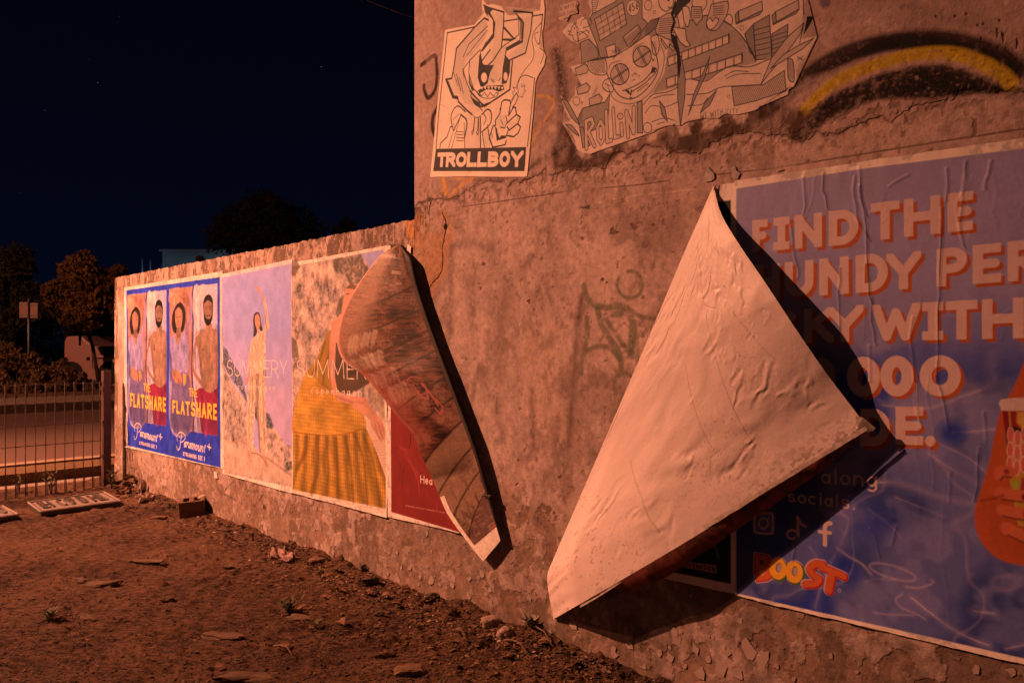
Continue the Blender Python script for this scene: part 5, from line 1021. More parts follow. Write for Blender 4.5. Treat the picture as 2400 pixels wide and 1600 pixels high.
mbt.add(pts + [p - .001 * np.array([N[0], N[1], 0]) for p in pts], [(0, 1, 2, 3, 4, 5), (11, 10, 9, 8, 7, 6)] + [(i, i + 6, (i + 1) % 6 + 6, (i + 1) % 6) for i in range(6)]); mbt.build("torn_tab", M_sel, TW)

# ================================================================== PASTE-UPS ON THE TALL WALL
def cutout(name, pts, fr, cv, m, w, label, cat, thick=.0008, n=8, smooth=False):
    p = np.array(pts, float); p = np.stack([p[:, 0] / fr[2] + fr[0], p[:, 1] / fr[2] + fr[1]], -1)
    q = uv(p[:, 0], p[:, 1]); bm = bmesh.new()
    vs = [bm.verts.new(WP(a, b_, w)) for a, b_ in q]; f = bm.faces.new(vs)
    bmesh.ops.triangulate(bm, faces=[f]); bm.normal_update()
    if bm.faces[:][0].normal.dot(Vector((N[0], N[1], 0))) < 0: bmesh.ops.reverse_faces(bm, faces=bm.faces[:])
    r = bmesh.ops.extrude_face_region(bm, geom=bm.faces[:]); 
    for v in [g_ for g_ in r['geom'] if isinstance(g_, bmesh.types.BMVert)]: v.co += Vector((N[0], N[1], 0)) * thick
    bmesh.ops.recalc_face_normals(bm, faces=bm.faces[:])
    ul = bm.loops.layers.uv.new("UVMap")
    for f in bm.faces:
        for lp in f.loops:
            c = np.array(lp.vert.co); d = c[:2] - P00; u = d @ U; lp[ul].uv = ((u - cv.u0) / (cv.u1 - cv.u0), (c[2] - cv.v0) / (cv.v1 - cv.v0))
    me = bpy.data.meshes.new(name); bm.to_mesh(me); bm.free()
    return tag(link(name, me, m), label, cat)
def hatch(cv, pts, ang, gap, w, col, al=.8, soft=1.):
    """parallel engraving lines clipped to a polygon"""
    p = cv.P(pts); keep = cv.a.copy(); x0, y0 = p.min(0); x1, y1 = p.max(0); d = np.array([math.cos(ang), math.sin(ang)]); nn = np.array([-d[1], d[0]])
    c = (p.min(0) + p.max(0)) / 2; R = np.hypot(x1 - x0, y1 - y0) / 2; k = cv.ws(1, pts)
    for t_ in np.arange(-R, R, gap * k): cv.stroke([c + nn * t_ - d * R, c + nn * t_ + d * R], 0, col, al, soft, raw=True, smooth=False, wpx=w * k)
    drawn = cv.a.copy(); cv.a[:] = keep; cv.poly(pts, drawn, 1, 1)
INK = (.035, .022, .02); PAP = (.80, .70, .62)
TRp = [(160, 1356), (182, 1140), (215, 800), (245, 520), (275, 232), (380, 212), (500, 192), (535, 150), (562, 118), (556, 30), (558, -10), (580, 20), (600, 42), (640, 34), (700, 50), (752, 66), (758, 122), (790, 118), (800, 76), (900, 70), (1000, 84), (1006, 40), (1012, -12), (1030, 0), (1038, 70), (1030, 200), (1012, 290), (992, 345), (1025, 372), (1046, 430), (1034, 500), (990, 575), (968, 625), (950, 850), (925, 1120), (902, 1354), (700, 1356), (450, 1352)]
cv = cvfor(zz(TRp, 960, 0, 3.2675), 900, PAP); cv.fr = (960, 0, 3.2675)
cv.a *= (1 + (fbm(cv.H, cv.W, 70, 601, 4) - .5) * .2)[..., None]
def B(p, w=9, smooth=False, al=1.): cv.stroke(p, w * 1.25, INK, al, 1.3, smooth=smooth)
def BP(p, col=INK, al=.96, smooth=False): cv.poly(p, col, al, 1.3, smooth=smooth)
TG = (.62, .50, .43)
cv.poly([(362, 375), (575, 145), (600, 180), (585, 300), (545, 380), (440, 470), (420, 520), (470, 690), (560, 830), (500, 880), (420, 850), (380, 720), (330, 560), (345, 470)], TG, .45, 2); cv.poly([(620, 160), (640, 90), (725, 100), (705, 370), (640, 500), (600, 510), (545, 480), (610, 380)], TG, .25, 2)
hatch(cv, [(362, 375), (575, 145), (600, 190), (560, 330), (430, 470), (420, 560), (470, 690), (520, 800), (430, 800), (380, 700), (340, 580), (350, 450)], 1.9, 9, 2.2, INK, .55)
hatch(cv, [(470, 420), (530, 390), (520, 650), (490, 680), (460, 560)], 1.9, 9, 2.2, INK, .5); hatch(cv, [(650, 450), (730, 340), (740, 400), (712, 500), (712, 600), (640, 640), (610, 620)], 1.2, 9, 2.2, INK, .5)
hatch(cv, [(640, 110), (725, 110), (705, 350), (660, 440), (620, 440), (650, 330)], 1.2, 10, 2.0, INK, .35); hatch(cv, [(860, 160), (940, 110), (890, 400), (770, 460), (740, 430), (860, 350)], 1.2, 9, 2.2, INK, .5)
hatch(cv, [(430, 880), (545, 900), (540, 1130), (425, 1135)], 1.9, 9, 2.2, INK, .45); hatch(cv, [(560, 1000), (600, 960), (640, 1130), (575, 1130)], 1.9, 9, 2.2, INK, .45); hatch(cv, [(285, 615), (345, 570), (385, 720), (340, 745)], 1.9, 9, 2.2, INK, .5); hatch(cv, [(670, 890), (740, 880), (745, 960), (690, 1000)], 1.2, 9, 2.2, INK, .45); hatch(cv, [(765, 950), (830, 890), (845, 920), (780, 1000)], 1.2, 9, 2.2, INK, .4)
# frame
B([(292, 256), (500, 212)], 8); B([(292, 256), (225, 880), (205, 1140)], 8); B([(726, 168), (838, 150)], 8); B([(945, 128), (1022, 116)], 8); B([(1022, 116), (998, 330), (990, 345)], 7); B([(960, 600), (935, 850), (905, 1125)], 7)
# hood
B([(500, 215), (575, 143), (605, 160)], 11); B([(500, 215), (362, 375), (342, 520), (325, 605), (280, 612), (335, 752), (372, 752), (376, 780), (430, 838), (480, 880)], 11); BP([(280, 608), (300, 625), (345, 735), (372, 735), (372, 765), (330, 756)])
B([(600, 205), (455, 345), (415, 440)], 6); B([(600, 235), (440, 430)], 5); B([(545, 385), (465, 465), (410, 540), (420, 600)], 7); B([(410, 530), (440, 640), (480, 720)], 6); B([(465, 460), (455, 560), (490, 680), (545, 740)], 7)
BP([(455, 560), (470, 640), (497, 700), (480, 700), (456, 640)]); BP([(545, 385), (530, 500), (524, 600), (545, 668), (600, 640), (610, 580), (560, 480)]); B([(362, 570), (395, 700)], 5); B([(385, 600), (415, 720)], 5); B([(340, 560), (375, 660)], 4); B([(470, 740), (500, 800), (545, 830)], 6); B([(480, 700), (470, 740), (560, 850)], 6)
BP([(470, 745), (540, 790), (552, 828), (500, 800)]); 
# horns
BP([(568, 40), (640, 80), (620, 100), (660, 180), (650, 290), (560, 400), (545, 400), (600, 300), (625, 210), (600, 130), (580, 100)]); cv.poly([(600, 110), (640, 160), (640, 260), (590, 330), (620, 210)], PAP, 1, 1.5); B([(600, 62), (725, 98), (722, 200), (705, 370), (640, 470), (600, 508), (560, 505), (545, 485), (620, 385)], 10); B([(570, 45), (600, 62)], 10)
BP([(800, 90), (860, 148), (880, 180), (870, 330), (742, 398), (738, 370), (845, 310), (850, 170)]); cv.poly([(856, 165), (866, 185), (858, 318), (850, 320)], TG, 1, 1.5); B([(800, 90), (945, 104), (930, 240), (890, 410), (762, 468), (735, 435), (742, 395)], 10); B([(860, 150), (860, 300)], 5)
BP([(722, 200), (800, 290), (820, 300), (780, 320), (714, 315), (716, 300), (790, 300), (722, 225)]); B([(705, 370), (800, 300), (840, 270), (838, 150)], 6)
# face
BP([(535, 420), (560, 510), (650, 500), (620, 560), (600, 640), (555, 680), (530, 600)]); BP([(738, 400), (735, 440), (775, 470), (770, 560), (745, 640), (708, 650), (715, 520)])
cv.ell((573, 597), 23, 38, PAP); cv.ell((737, 590), 15, 33, PAP)
B([(625, 605), (640, 628)], 5); B([(700, 602), (684, 622)], 5); B([(642, 612), (648, 640)], 4)
B([(790, 470), (770, 690), (575, 820), (465, 700)], 11); BP([(545, 785), (552, 830), (640, 775), (570, 800)])
BP([(525, 700), (590, 660), (720, 655), (728, 690), (690, 705), (640, 690), (590, 690), (540, 720)]); cv.ring((603, 715), 80, 42, 6, INK, .95)
cv.poly([(545, 715), (600, 690), (670, 705), (660, 735), (600, 752), (555, 735)], PAP, 1, 1.5)
for x in range(545, 720, 26): BP([(x, 662 + abs(x - 620) * .1), (x + 22, 660 + abs(x - 620) * .1), (x + 11, 692)], PAP)
B([(535, 715), (555, 740), (575, 712), (600, 745), (620, 712), (645, 742), (665, 712), (682, 722)], 5)
# collar, jumper
B([(430, 860), (375, 815), (335, 850), (320, 910), (340, 1000), (360, 960), (400, 880)], 8, True); B([(395, 880), (440, 930), (430, 1030), (420, 1060)], 10, True); B([(335, 920), (385, 870)], 4); B([(340, 945), (350, 990)], 4)
B([(235, 1135), (240, 1100), (290, 1050), (315, 975), (330, 970)], 8); B([(340, 1000), (300, 1130)], 5); B([(395, 880), (325, 1135)], 5); B([(420, 940), (425, 1135)], 6)
for y in (1010, 1032, 1055, 1078): B([(362, y), (415, y + 4)], 5)
B([(480, 880), (520, 905), (560, 875)], 4, True); B([(500, 905), (490, 1000), (478, 1010), (482, 1034), (492, 1010), (502, 908)], 6); B([(528, 905), (524, 1000), (514, 1016), (524, 1036), (532, 1010), (530, 900)], 6); B([(545, 900), (545, 1135)], 9)
B([(560, 875), (600, 840), (628, 870), (620, 950), (555, 1015)], 9, True); B([(565, 870), (588, 910), (570, 960)], 6, True); B([(600, 960), (610, 1040), (640, 1130)], 7); B([(560, 1020), (575, 1130)], 6); B([(625, 1010), (640, 1060)], 5)
# hand with a lit firework
B([(695, 870), (708, 785), (730, 768), (772, 772), (775, 800), (760, 890)], 9); B([(695, 870), (660, 925), (660, 960), (640, 970), (612, 1060), (640, 1130), (700, 1118), (735, 1110), (742, 1080)], 9); B([(740, 890), (750, 940), (730, 985), (700, 975)], 7); B([(760, 890), (800, 822), (815, 830), (820, 880), (750, 945)], 9); B([(820, 880), (850, 900), (830, 950), (765, 1000), (750, 975)], 9); B([(830, 950), (852, 975), (835, 1020), (800, 1050), (745, 1040), (755, 1005)], 9)
B([(775, 800), (800, 750), (820, 715), (835, 745), (812, 800), (790, 825)], 7); BP([(655, 960), (670, 1080), (740, 1060), (745, 1040), (700, 1040)]); cv.poly([(672, 1000), (700, 985), (720, 1010), (690, 1060)], PAP, 1, 1.5); B([(700, 920), (720, 960)], 4); BP([(690, 830), (705, 830), (698, 870)])
for p in ([(783, 770), (800, 735), (788, 712), (808, 700), (795, 670), (818, 680), (822, 655)], [(862, 645), (862, 672), (886, 655), (878, 690), (890, 700), (872, 722), (868, 750), (845, 740)]): B(p, 4)
B([(835, 715), (830, 640), (870, 560), (940, 470), (955, 400), (940, 310), (960, 240), (1010, 180)], 5, True); B([(835, 640), (850, 600), (890, 580), (950, 600)], 5, True); B([(1000, 370), (1030, 400), (1025, 440), (1005, 490)], 5, True); B([(990, 250), (960, 270), (975, 330), (995, 340)], 4, True)
# title bar
BP([(205, 1142), (896, 1128), (882, 1312), (183, 1312)], (.05, .028, .025))
for ch, x0, x1 in (('T', 215, 283), ('R', 282, 355), ('O', 358, 440), ('L', 442, 518), ('L', 522, 596), ('B', 602, 684), ('O', 690, 772), ('Y', 776, 872)):
    cv.glyph(ch, [(x0 + 4, 1170 - (x0 - 215) * .022), (x1 + 4, 1170 - (x1 - 215) * .022), (x1 - 4, 1280), (x0 - 4, 1281)], .29, PAP)
wrinkle(cv, 610, 24, .0008)
for p in ([(440, 1350), (452, 1325), (470, 1312), (520, 1200)], [(520, 1340), (530, 1280)], [(240, 800), (300, 850), (290, 1000)]): crease(cv, p, .0015, 3, line=.25)
m = canvas_mat("print_hooded_pasteup", cv, .7, .3, (90, .10), (260, .0004))
cutout("paste_up", TRp, (960, 0, 3.2675), cv, m, .0012, "cream paste-up of a horned hooded cartoon figure above a black title bar", "paste-up")

# ---- grey cut-out paste-up: cartoon head in a brimmed hat over buildings, ribbon and grass
RO = [(205, -60), (350, -60), (345, 60), (375, 130), (340, 175), (300, 120), (260, 20), (120, 40), (105, 160), (190, 185), (170, 215), (135, 265), (200, 330), (250, 350), (280, 390), (270, 440), (285, 520), (240, 530), (200, 545), (245, 610), (290, 690), (240, 715), (235, 770), (190, 830), (120, 780), (150, 880), (200, 980), (135, 1000), (190, 1060), (225, 1100), (255, 1215), (300, 1240), (360, 1250), (430, 1215), (520, 1190), (640, 1150), (760, 1110), (880, 1070), (900, 1045), (980, 1020), (1090, 1020), (1150, 985), (1180, 950), (1250, 960), (1400, 960), (1440, 930), (1560, 930), (1700, 895), (1750, 860), (1960, 770), (1975, 700), (2010, 705), (2040, 640), (2030, 560), (2055, 500), (2100, 470), (2200, 300), (2060, 320), (2085, 200), (2100, 130), (2110, -60)]
RO = [(350, -60)] + [(345, 30), (372, 90), (340, 170), (300, 135), (240, 178), (180, 200), (135, 262), (200, 330), (250, 350), (282, 392), (270, 440), (285, 520), (240, 530), (200, 545), (245, 610), (290, 690), (240, 715), (235, 770), (190, 830), (120, 780), (150, 880), (200, 980), (135, 1000), (190, 1060), (225, 1100), (255, 1215), (300, 1240), (360, 1250), (430, 1215), (520, 1190), (640, 1150), (760, 1110), (880, 1070), (900, 1045), (980, 1020), (1090, 1020), (1150, 985), (1180, 950), (1250, 960), (1400, 960), (1440, 930), (1560, 930), (1700, 895), (1750, 860), (1960, 770), (1975, 700), (2010, 705), (2040, 640), (2030, 560), (2055, 500), (2100, 470), (2200, 300), (2060, 320), (2085, 200), (2100, 130), (2110, -60)]
PG = (.68, .56, .50); cv = cvfor(zz(RO, 1280, 0, 3.4588), 800, PG); cv.fr = (1280, 0, 3.4588)
cv.a *= (1 + (fbm(cv.H, cv.W, 90, 620, 4) - .5) * .35 + (fbm(cv.H, cv.W, 12, 621, 3) - .5) * .14)[..., None]
MG = (.36, .28, .25); LG = (.54, .43, .38); LI = (.05, .03, .028)
def B(p, w=6, smooth=False, al=.9): cv.stroke(p, w * 1.35, LI, al, 1.3, smooth=smooth)
def G(p, col=MG, al=.9, smooth=False, line=True, w=6):
    cv.poly(p, col, al, 1.5, smooth=smooth)
    if line: B(list(p) + [p[0]], w, smooth)
# hall with arched roof and window rows
G([(340, 180), (375, 120), (560, 20), (640, -60), (780, -60), (780, 150), (830, 200), (900, 250), (900, 470), (640, 480), (440, 470), (420, 380)], MG)
G([(395, 160), (625, 22), (655, 200), (440, 335)], LG); 
for k in range(1, 5): B([(395 + 50 * k * .92, 160 - 28 * k), (440 + 48 * k * .9, 335 - 28 * k)], 4); 
for k in range(1, 4): B([(405 + 11 * k, 160 + 43 * k), (628 + 8 * k, 25 + 44 * k)], 4)
for x, y in ((440, 200), (520, 150), (590, 100), (470, 280), (560, 230)): cv.poly([(x, y), (x + 30, y - 18), (x + 36, y + 8), (x + 6, y + 28)], PG, .6, 2)
cv.ell((706, 68), 52, 64, PG); cv.ring((706, 68), 52, 64, 5, LI, .9); cv.text("456", [(668, 42), (746, 12), (752, 78), (672, 112)], .11, LI, sp=.2, al=.95)
G([(625, 305), (745, 205), (775, 250), (665, 385)], LG); 
for k in range(6): B([(640 + 4 * k, 320 + 10 * k), (760 + 2 * k, 225 + 8 * k)], 3)
cv.ring((830, 48), 30, 40, 5, LI); cv.ring((880, 104), 11, 14, 4, LI); cv.ring((305, 88), 12, 16, 4, LI); B([(372, -40), (378, 120)], 5); B([(440, -40), (400, 110)], 4)
for k in range(7): B([(380, 10 + 16 * k), (420 - 3 * k, 14 + 15 * k)], 3)
# great dome body
G([(980, 470), (1000, 330), (1150, 180), (1300, 130), (1450, 180), (1600, 320), (1700, 500), (1660, 580), (1300, 650), (1000, 720), (860, 760), (960, 600)], MG, .8, line=False); B([(1150, 180), (1300, 130), (1440, 175), (1560, 270), (1650, 390), (1700, 500)], 7, True)
for k in range(8): cv.stroke([(960 + 60 * k, 760 - 20 * k), (1100 + 70 * k, 560 - 30 * k)], 30, (.38, .29, .25), .35, 20)
for (xa, ya, xb, yb, h0) in ((985, 470, 1480, 285, 68), (975, 640, 1585, 440, 72)):
    G([(xa, ya), (xb, yb), (xb + 4, yb + h0), (xa + 8, ya + h0)], LG)
    nwin = 9
    for k in range(nwin):
        f0, f1 = (k + .12) / nwin, (k + .85) / nwin; P_ = lambda f, o_: (xa + (xb - xa) * f + 4, ya + (yb - ya) * f + o_)
        cv.poly([P_(f0, 14), P_(f1, 12), P_(f1, h0 - 6), P_(f0, h0 - 6)], PG, .85, 1.3); B([P_(f1 + .02, 4), P_(f1 + .02, h0)], 5)
B([(1480, 275), (1480, 355)], 6); B([(1590, 430), (1590, 505)], 6)
G([(1610, 280), (1680, 200), (1700, 480), (1650, 420)], LI, .6); G([(1680, 200), (1810, 125), (1830, 480), (1700, 490)], MG); G([(1830, 280), (1960, 200), (1950, 440), (1830, 490)], MG)
for k in range(6): B([(1690, 250 + 42 * k), (1815, 215 + 44 * k)], 5); B([(1835, 300 + 34 * k), (1950, 262 + 34 * k)], 5)
for a, b_, c, d in ((1560, 95, 1750, 15), (1860, 100, 2045, 5)):
    G([(a, b_), (c, d), (c + 5, d + 75), (a + 5, b_ + 85)], LG); G([(a, b_), (a + 5, b_ + 85), (a - 20, b_ + 105), (a - 28, b_ + 30)], MG); G([(a + 5, b_ + 85), (c + 5, d + 75), (c - 20, d + 110), (a - 20, b_ + 105)], MG)
B([(2082, -60), (2088, 125)], 7); cv.poly([(2115, 138), (2170, 138), (2130, 220), (2085, 290)], (.03, .02, .018), .98, 1.5)
cv.ring((1588, 232), 15, 20, 4, LI); cv.ring((1480, 786), 9, 14, 4, LI)
# small riders sitting on the roof
for x, y, s_ in ((960, 20, 1.0), (1230, 30, 1.0), (1400, 20, 1.0)):
    G([(x - 40, y - 60), (x + 60, y - 70), (x + 70, y + 20), (x + 20, y + 75), (x - 20, y + 60), (x - 45, y + 10)], PG, .9, True)
G([(920, 150), (1000, 110), (1060, 130), (1080, 250), (1040, 330), (940, 300), (890, 260)], LG, .9, True)
for k in range(8): B([(925 - 2 * k, 160 + 17 * k), (1030 + 2 * k, 150 + 17 * k)], 4)
G([(1020, 220), (1130, 240), (1140, 330), (1170, 370), (1140, 385), (1090, 350)], PG); G([(930, 310), (990, 390), (975, 400), (940, 350)], PG); G([(1000, 360), (1045, 400), (1035, 418), (1005, 390)], PG)
B([(990, 60), (1020, 75), (1045, 50)], 5); B([(985, 5), (1000, 12)], 8); BPk = cv.poly([(1080, -60), (1180, -60), (1170, 20), (1120, 60), (1060, 140), (1040, 160), (1045, 60)], (.03, .02, .018), .95, 1.5)
G([(1180, 60), (1260, 60), (1270, 150), (1220, 210), (1180, 150)], LG, .9); G([(1340, 40), (1470, 20), (1470, 110), (1430, 190), (1380, 250), (1320, 240), (1300, 190)], LG, .9, True)
for k in range(5): B([(1355, 60 + 17 * k), (1440, 52 + 17 * k)], 4); B([(1195, 80 + 16 * k), (1255, 82 + 16 * k)], 4)
G([(1350, 180), (1330, 150), (1300, 190), (1325, 245), (1370, 220), (1400, 170), (1375, 150)], PG, .9, True); G([(1440, 170), (1480, 120), (1510, 150), (1500, 205)], PG, .9, True); G([(1105, 60), (1150, 60), (1170, 130), (1150, 220), (1120, 180)], PG, .9, True)
# ribbon of water
rib = [(780, 1080), (790, 860), (870, 770), (1040, 720), (1150, 640), (1290, 660), (1450, 560), (1640, 530), (1830, 470), (1940, 480), (1960, 520), (1750, 690), (1620, 700), (1420, 720), (1300, 760), (1160, 800), (1120, 960), (1000, 1010)]
cv.poly(rib, PG, 1, 2); B([(790, 850), (870, 770), (980, 750), (1060, 715), (1150, 645), (1290, 662), (1400, 590), (1500, 540), (1650, 545), (1820, 480)], 6, True); B([(1140, 770), (1300, 760), (1420, 710), (1560, 700), (1750, 690)], 6, True)
for p in ([(805, 920), (860, 860), (960, 870), (1070, 830)], [(860, 990), (960, 960), (1040, 980)], [(870, 800), (960, 775), (1040, 770)], [(1450, 620), (1530, 580), (1640, 585)], [(1460, 640), (1560, 605), (1740, 600)], [(1150, 860), (1260, 850), (1310, 800)], [(900, 1010), (960, 990)]): B(p, 5, True)
G([(1505, 705), (1760, 690), (1930, 575), (1945, 740), (1700, 820), (1525, 862)], LG); hatch(cv, [(1510, 710), (1760, 695), (1925, 585), (1940, 735), (1700, 815), (1530, 855)], 1.05, 17, 4, LI, .85)
G([(1958, 480), (2000, 500), (2010, 650), (1985, 665), (1960, 620)], LG, smooth=True); hatch(cv, [(1962, 490), (1998, 505), (2006, 640), (1985, 655), (1965, 615)], .9, 14, 4, LI, .85)
for p in ([(1740, 690), (1830, 470), (1960, 300), (2090, 190), (2060, 280), (1930, 460), (1800, 610)], [(1820, 560), (1920, 450), (2050, 370), (2170, 315), (2080, 400), (1950, 480)]): G(p, LG, .95)
B([(2055, 355), (2090, 190)], 5); B([(2035, 465), (2080, 490)], 5); B([(2080, 460), (2040, 492)], 5)
# blades of grass and the split down the middle
G([(1070, 440), (1100, 470), (1130, 640), (1125, 800), (1090, 1020), (1068, 800)], MG, .95); G([(1330, 460), (1290, 620), (1210, 800), (1155, 935), (1200, 760), (1270, 600)], MG, .95); G([(1385, 735), (1330, 850), (1250, 920), (1290, 830)], MG, .95); G([(920, 820), (965, 880), (985, 990), (940, 930)], MG, .95)
cv.poly([(1050, 0), (1060, 60), (1035, 130), (1055, 190), (1020, 280), (1060, 300), (1085, 420), (1098, 520), (1082, 640), (1070, 560), (1062, 430), (1020, 330), (1010, 260), (1035, 180), (1015, 120), (1040, 40)], (.015, .01, .01), .97, 1.5, h=-.004)
for x, y in ((240, 565), (250, 720), (350, 810)):
    G([(x, y - 5), (x + 80, y - 45), (x + 110, y - 10), (x + 90, y + 30), (x + 8, y + 50)], LG)
for p in ([(280, 345), (350, 320), (420, 400), (430, 470), (290, 520)], [(260, 960), (300, 880), (480, 830), (520, 760), (500, 1000), (300, 1100), (270, 1020)], [(275, 1040), (300, 1030), (360, 1180), (300, 1200)], [(780, 820), (785, 1080), (740, 1080), (740, 830)]): G(p, MG)
hatch(cv, [(262, 940), (300, 880), (300, 1000), (275, 1010)], 1.0, 14, 5, LI, .9); hatch(cv, [(370, 780), (420, 680), (410, 790)], 1.0, 13, 4, LI, .9)
G([(130, 800), (180, 830), (250, 960), (270, 1010), (200, 940)], MG, .9, True); G([(160, 1010), (210, 1020), (270, 1100), (230, 1080)], MG, .9, True); cv.ring((248, 822), 28, 34, 5, LI); cv.ring((292, 834), 7, 9, 4, LI); cv.ring((823, 1038), 34, 42, 6, LI); cv.ell((1040, 1030), 17, 24, (.14, .09, .075), .9)
# small bird cartoon
for p in ([(205, 250), (215, 220), (235, 200), (245, 215), (262, 235), (260, 270), (290, 260), (340, 300), (300, 320), (250, 340), (225, 320), (215, 290), (185, 285), (205, 262), (180, 255)], [(230, 200), (228, 180), (245, 195), (250, 175)], [(280, 210), (300, 165), (345, 145), (370, 180), (350, 215), (300, 230)], [(262, 290), (330, 250), (350, 270)]): B(p, 5, True)
cv.ell((232, 232), 4, 7, LI)
# the head
cv.poly([(500, 480), (640, 400), (830, 290), (920, 420), (960, 480), (900, 640), (800, 780), (690, 830), (560, 800), (520, 700), (480, 560)], PG, 1, 2, smooth=True)
G([(850, 310), (880, 290), (910, 300), (918, 390), (895, 450), (868, 430)], PG, 1, True); hatch(cv, [(868, 350), (895, 330), (900, 400), (880, 420)], 1.2, 12, 4, LI, .8); G([(475, 655), (530, 640), (545, 740), (490, 740), (458, 700)], PG, 1, True); B([(480, 680), (520, 700)], 5)
B([(485, 500), (490, 580), (540, 700), (600, 780), (690, 805), (780, 760), (870, 660), (910, 560), (890, 430), (860, 340)], 7, True); B([(500, 700), (560, 810), (690, 845), (820, 780), (920, 640), (960, 480), (930, 360)], 4, True)
G([(345, 500), (420, 485), (480, 480), (490, 600), (400, 605), (345, 560)], PG, 1, True); hatch(cv, [(350, 510), (420, 490), (478, 485), (486, 595), (400, 600), (352, 555)], 1.1, 15, 6, LI, .95)
G([(345, 500), (440, 475), (560, 455), (660, 400), (740, 330), (800, 230), (850, 170), (915, 150), (905, 200), (870, 250), (800, 300), (690, 380), (560, 460), (420, 490)], MG, 1); hatch(cv, [(805, 240), (855, 175), (912, 155), (900, 205), (840, 280), (810, 300)], 1.1, 12, 5, LI, .9)
G([(485, 385), (560, 360), (570, 450), (500, 470)], PG); cv.poly([(530, 420), (590, 380), (610, 420), (560, 480), (520, 500)], LI, .55, 10, mod=sst(.4, .6, fbm(cv.H, cv.W, 4, 630, 2)))
for c in ((600, 605), (780, 462)):
    cv.ell(c, 74, 86, LG, rot=.2); cv.poly([(c[0] + 10, c[1] - 80), (c[0] + 50, c[1] - 60), (c[0] + 10, c[1] + 60), (c[0] - 20, c[1] + 70)], MG, .6, 3); cv.ring(c, 74, 86, 9, LI, rot=.2)
    for a in (.62, -1.15 if c[0] < 700 else -1.1):
        d = np.array([math.cos(a), -math.sin(a)]); d = np.array([d[0] * 78, d[1] * 78])
        for k in (-7, 7): B([(c[0] - d[0] + k, c[1] - d[1]), (c[0] + d[0] + k, c[1] + d[1])], 5)
B([(510, 560), (530, 520), (600, 495)], 5, True); B([(705, 450), (720, 390), (790, 350)], 5, True); B([(620, 740), (700, 710), (800, 650), (880, 560), (890, 590), (800, 680), (700, 745), (690, 770)], 7, True); BPk = cv.poly([(640, 735), (700, 730), (690, 780)], LI, 1, 1.3); cv.poly([(672, 735), (690, 730), (684, 760)], PG, 1, 1); cv.poly([(860, 545), (890, 550), (885, 590), (850, 600)], LI, .9, 1.3)
B([(700, 620), (720, 595), (740, 610)], 5); B([(705, 655), (725, 648)], 5); B([(750, 625), (760, 612)], 5); B([(860, 480), (880, 500)], 5); B([(880, 478), (862, 502)], 5); B([(680, 790), (700, 800)], 6); B([(740, 745), (830, 680)], 5, True)
# bubble lettering
OUTL = LI
for ch, q_, w in (('R', [(310, 965), (395, 950), (400, 1185), (340, 1200)], .17), ('O', [(410, 960), (475, 930), (490, 1170), (430, 1180)], .17), ('L', [(470, 900), (520, 880), (560, 1130), (500, 1150)], .16), ('L', [(535, 880), (565, 870), (650, 1110), (560, 1140)], .14), ('I', [(575, 990), (625, 985), (630, 1110), (590, 1120)], .26), ('N', [(640, 860), (735, 845), (735, 1110), (650, 1120)], .17)):
    pass
for p, ww_ in (([(330, 1205), (325, 985), (370, 965), (385, 1010), (345, 1075), (395, 1185)], 1.0), ([(442, 985), (418, 1040), (425, 1130), (448, 1165), (472, 1120), (468, 1030), (442, 985)], .9), ([(488, 905), (498, 1150), (530, 1140)], 1.0), ([(545, 885), (560, 1120), (592, 1108)], .9), ([(612, 1010), (618, 1098)], .95), ([(668, 1110), (652, 905), (712, 1080), (712, 872)], 1.0)):
    for w, c in ((40 * ww_, LI), (27 * ww_, (.62, .5, .43))): cv.stroke(p, w, c, 1, 1.3, smooth=False)
cv.ell((604, 945), 26, 28, LI); cv.ell((604, 945), 20, 22, (.62, .5, .43))
TXq = [(1250, 930), (1430, 880), (1432, 930), (1250, 985)]; cv.text("WE WITH", TXq, .08, LI, sp=.2); cv.text("THE", [(1345, 960), (1430, 925), (1430, 940), (1345, 975)], .12, LI, sp=.2, al=.7); cv.text("CITY", [(1465, 885), (1560, 880), (1555, 915), (1465, 930)], .1, LI, sp=.2, al=.8)
for x, y, s_ in ((1460, 960, 30), (1500, 1000, 26), (1590, 960, 22), (1650, 940, 20), (1740, 880, 16)): cv.ell((x, y), s_, s_ * 1.3, (.12, .08, .065), .85, 5)
wrinkle(cv, 640, 40, .0009)
m = canvas_mat("print_grey_pasteup", cv, .75, .3, (70, .14), (260, .0005))
cutout("paste_up", RO, (1280, 0, 3.4588), cv, m, .0012, "grey cut-out paste-up of a grinning cartoon head in a hat over buildings and bubble lettering", "paste-up")
AB = [(120, 48), (250, 8), (268, 40), (240, 60), (262, 110), (200, 125), (170, 178), (105, 160)]
cv = cvfor(zz(AB, 1280, 0, 3.4588), 900, (.60, .46, .40)); cv.fr = (1280, 0, 3.4588)
cv.text("ALWAYS", [(118, 62), (230, 28), (228, 58), (115, 98)], .1, LI, sp=.14); cv.text("BUILDiNG.", [(108, 112), (262, 76), (258, 106), (106, 145)], .11, LI, sp=.14); cv.stroke([(145, 158), (205, 138)], 5, LI); cv.stroke([(150, 164), (190, 152)], 4, LI)
cutout("paper_note", AB, (1280, 0, 3.4588), cv, canvas_mat("print_note", cv, .75, .3), .0022, "small torn handwritten paper note between the two cartoon paste-ups", "paper note")

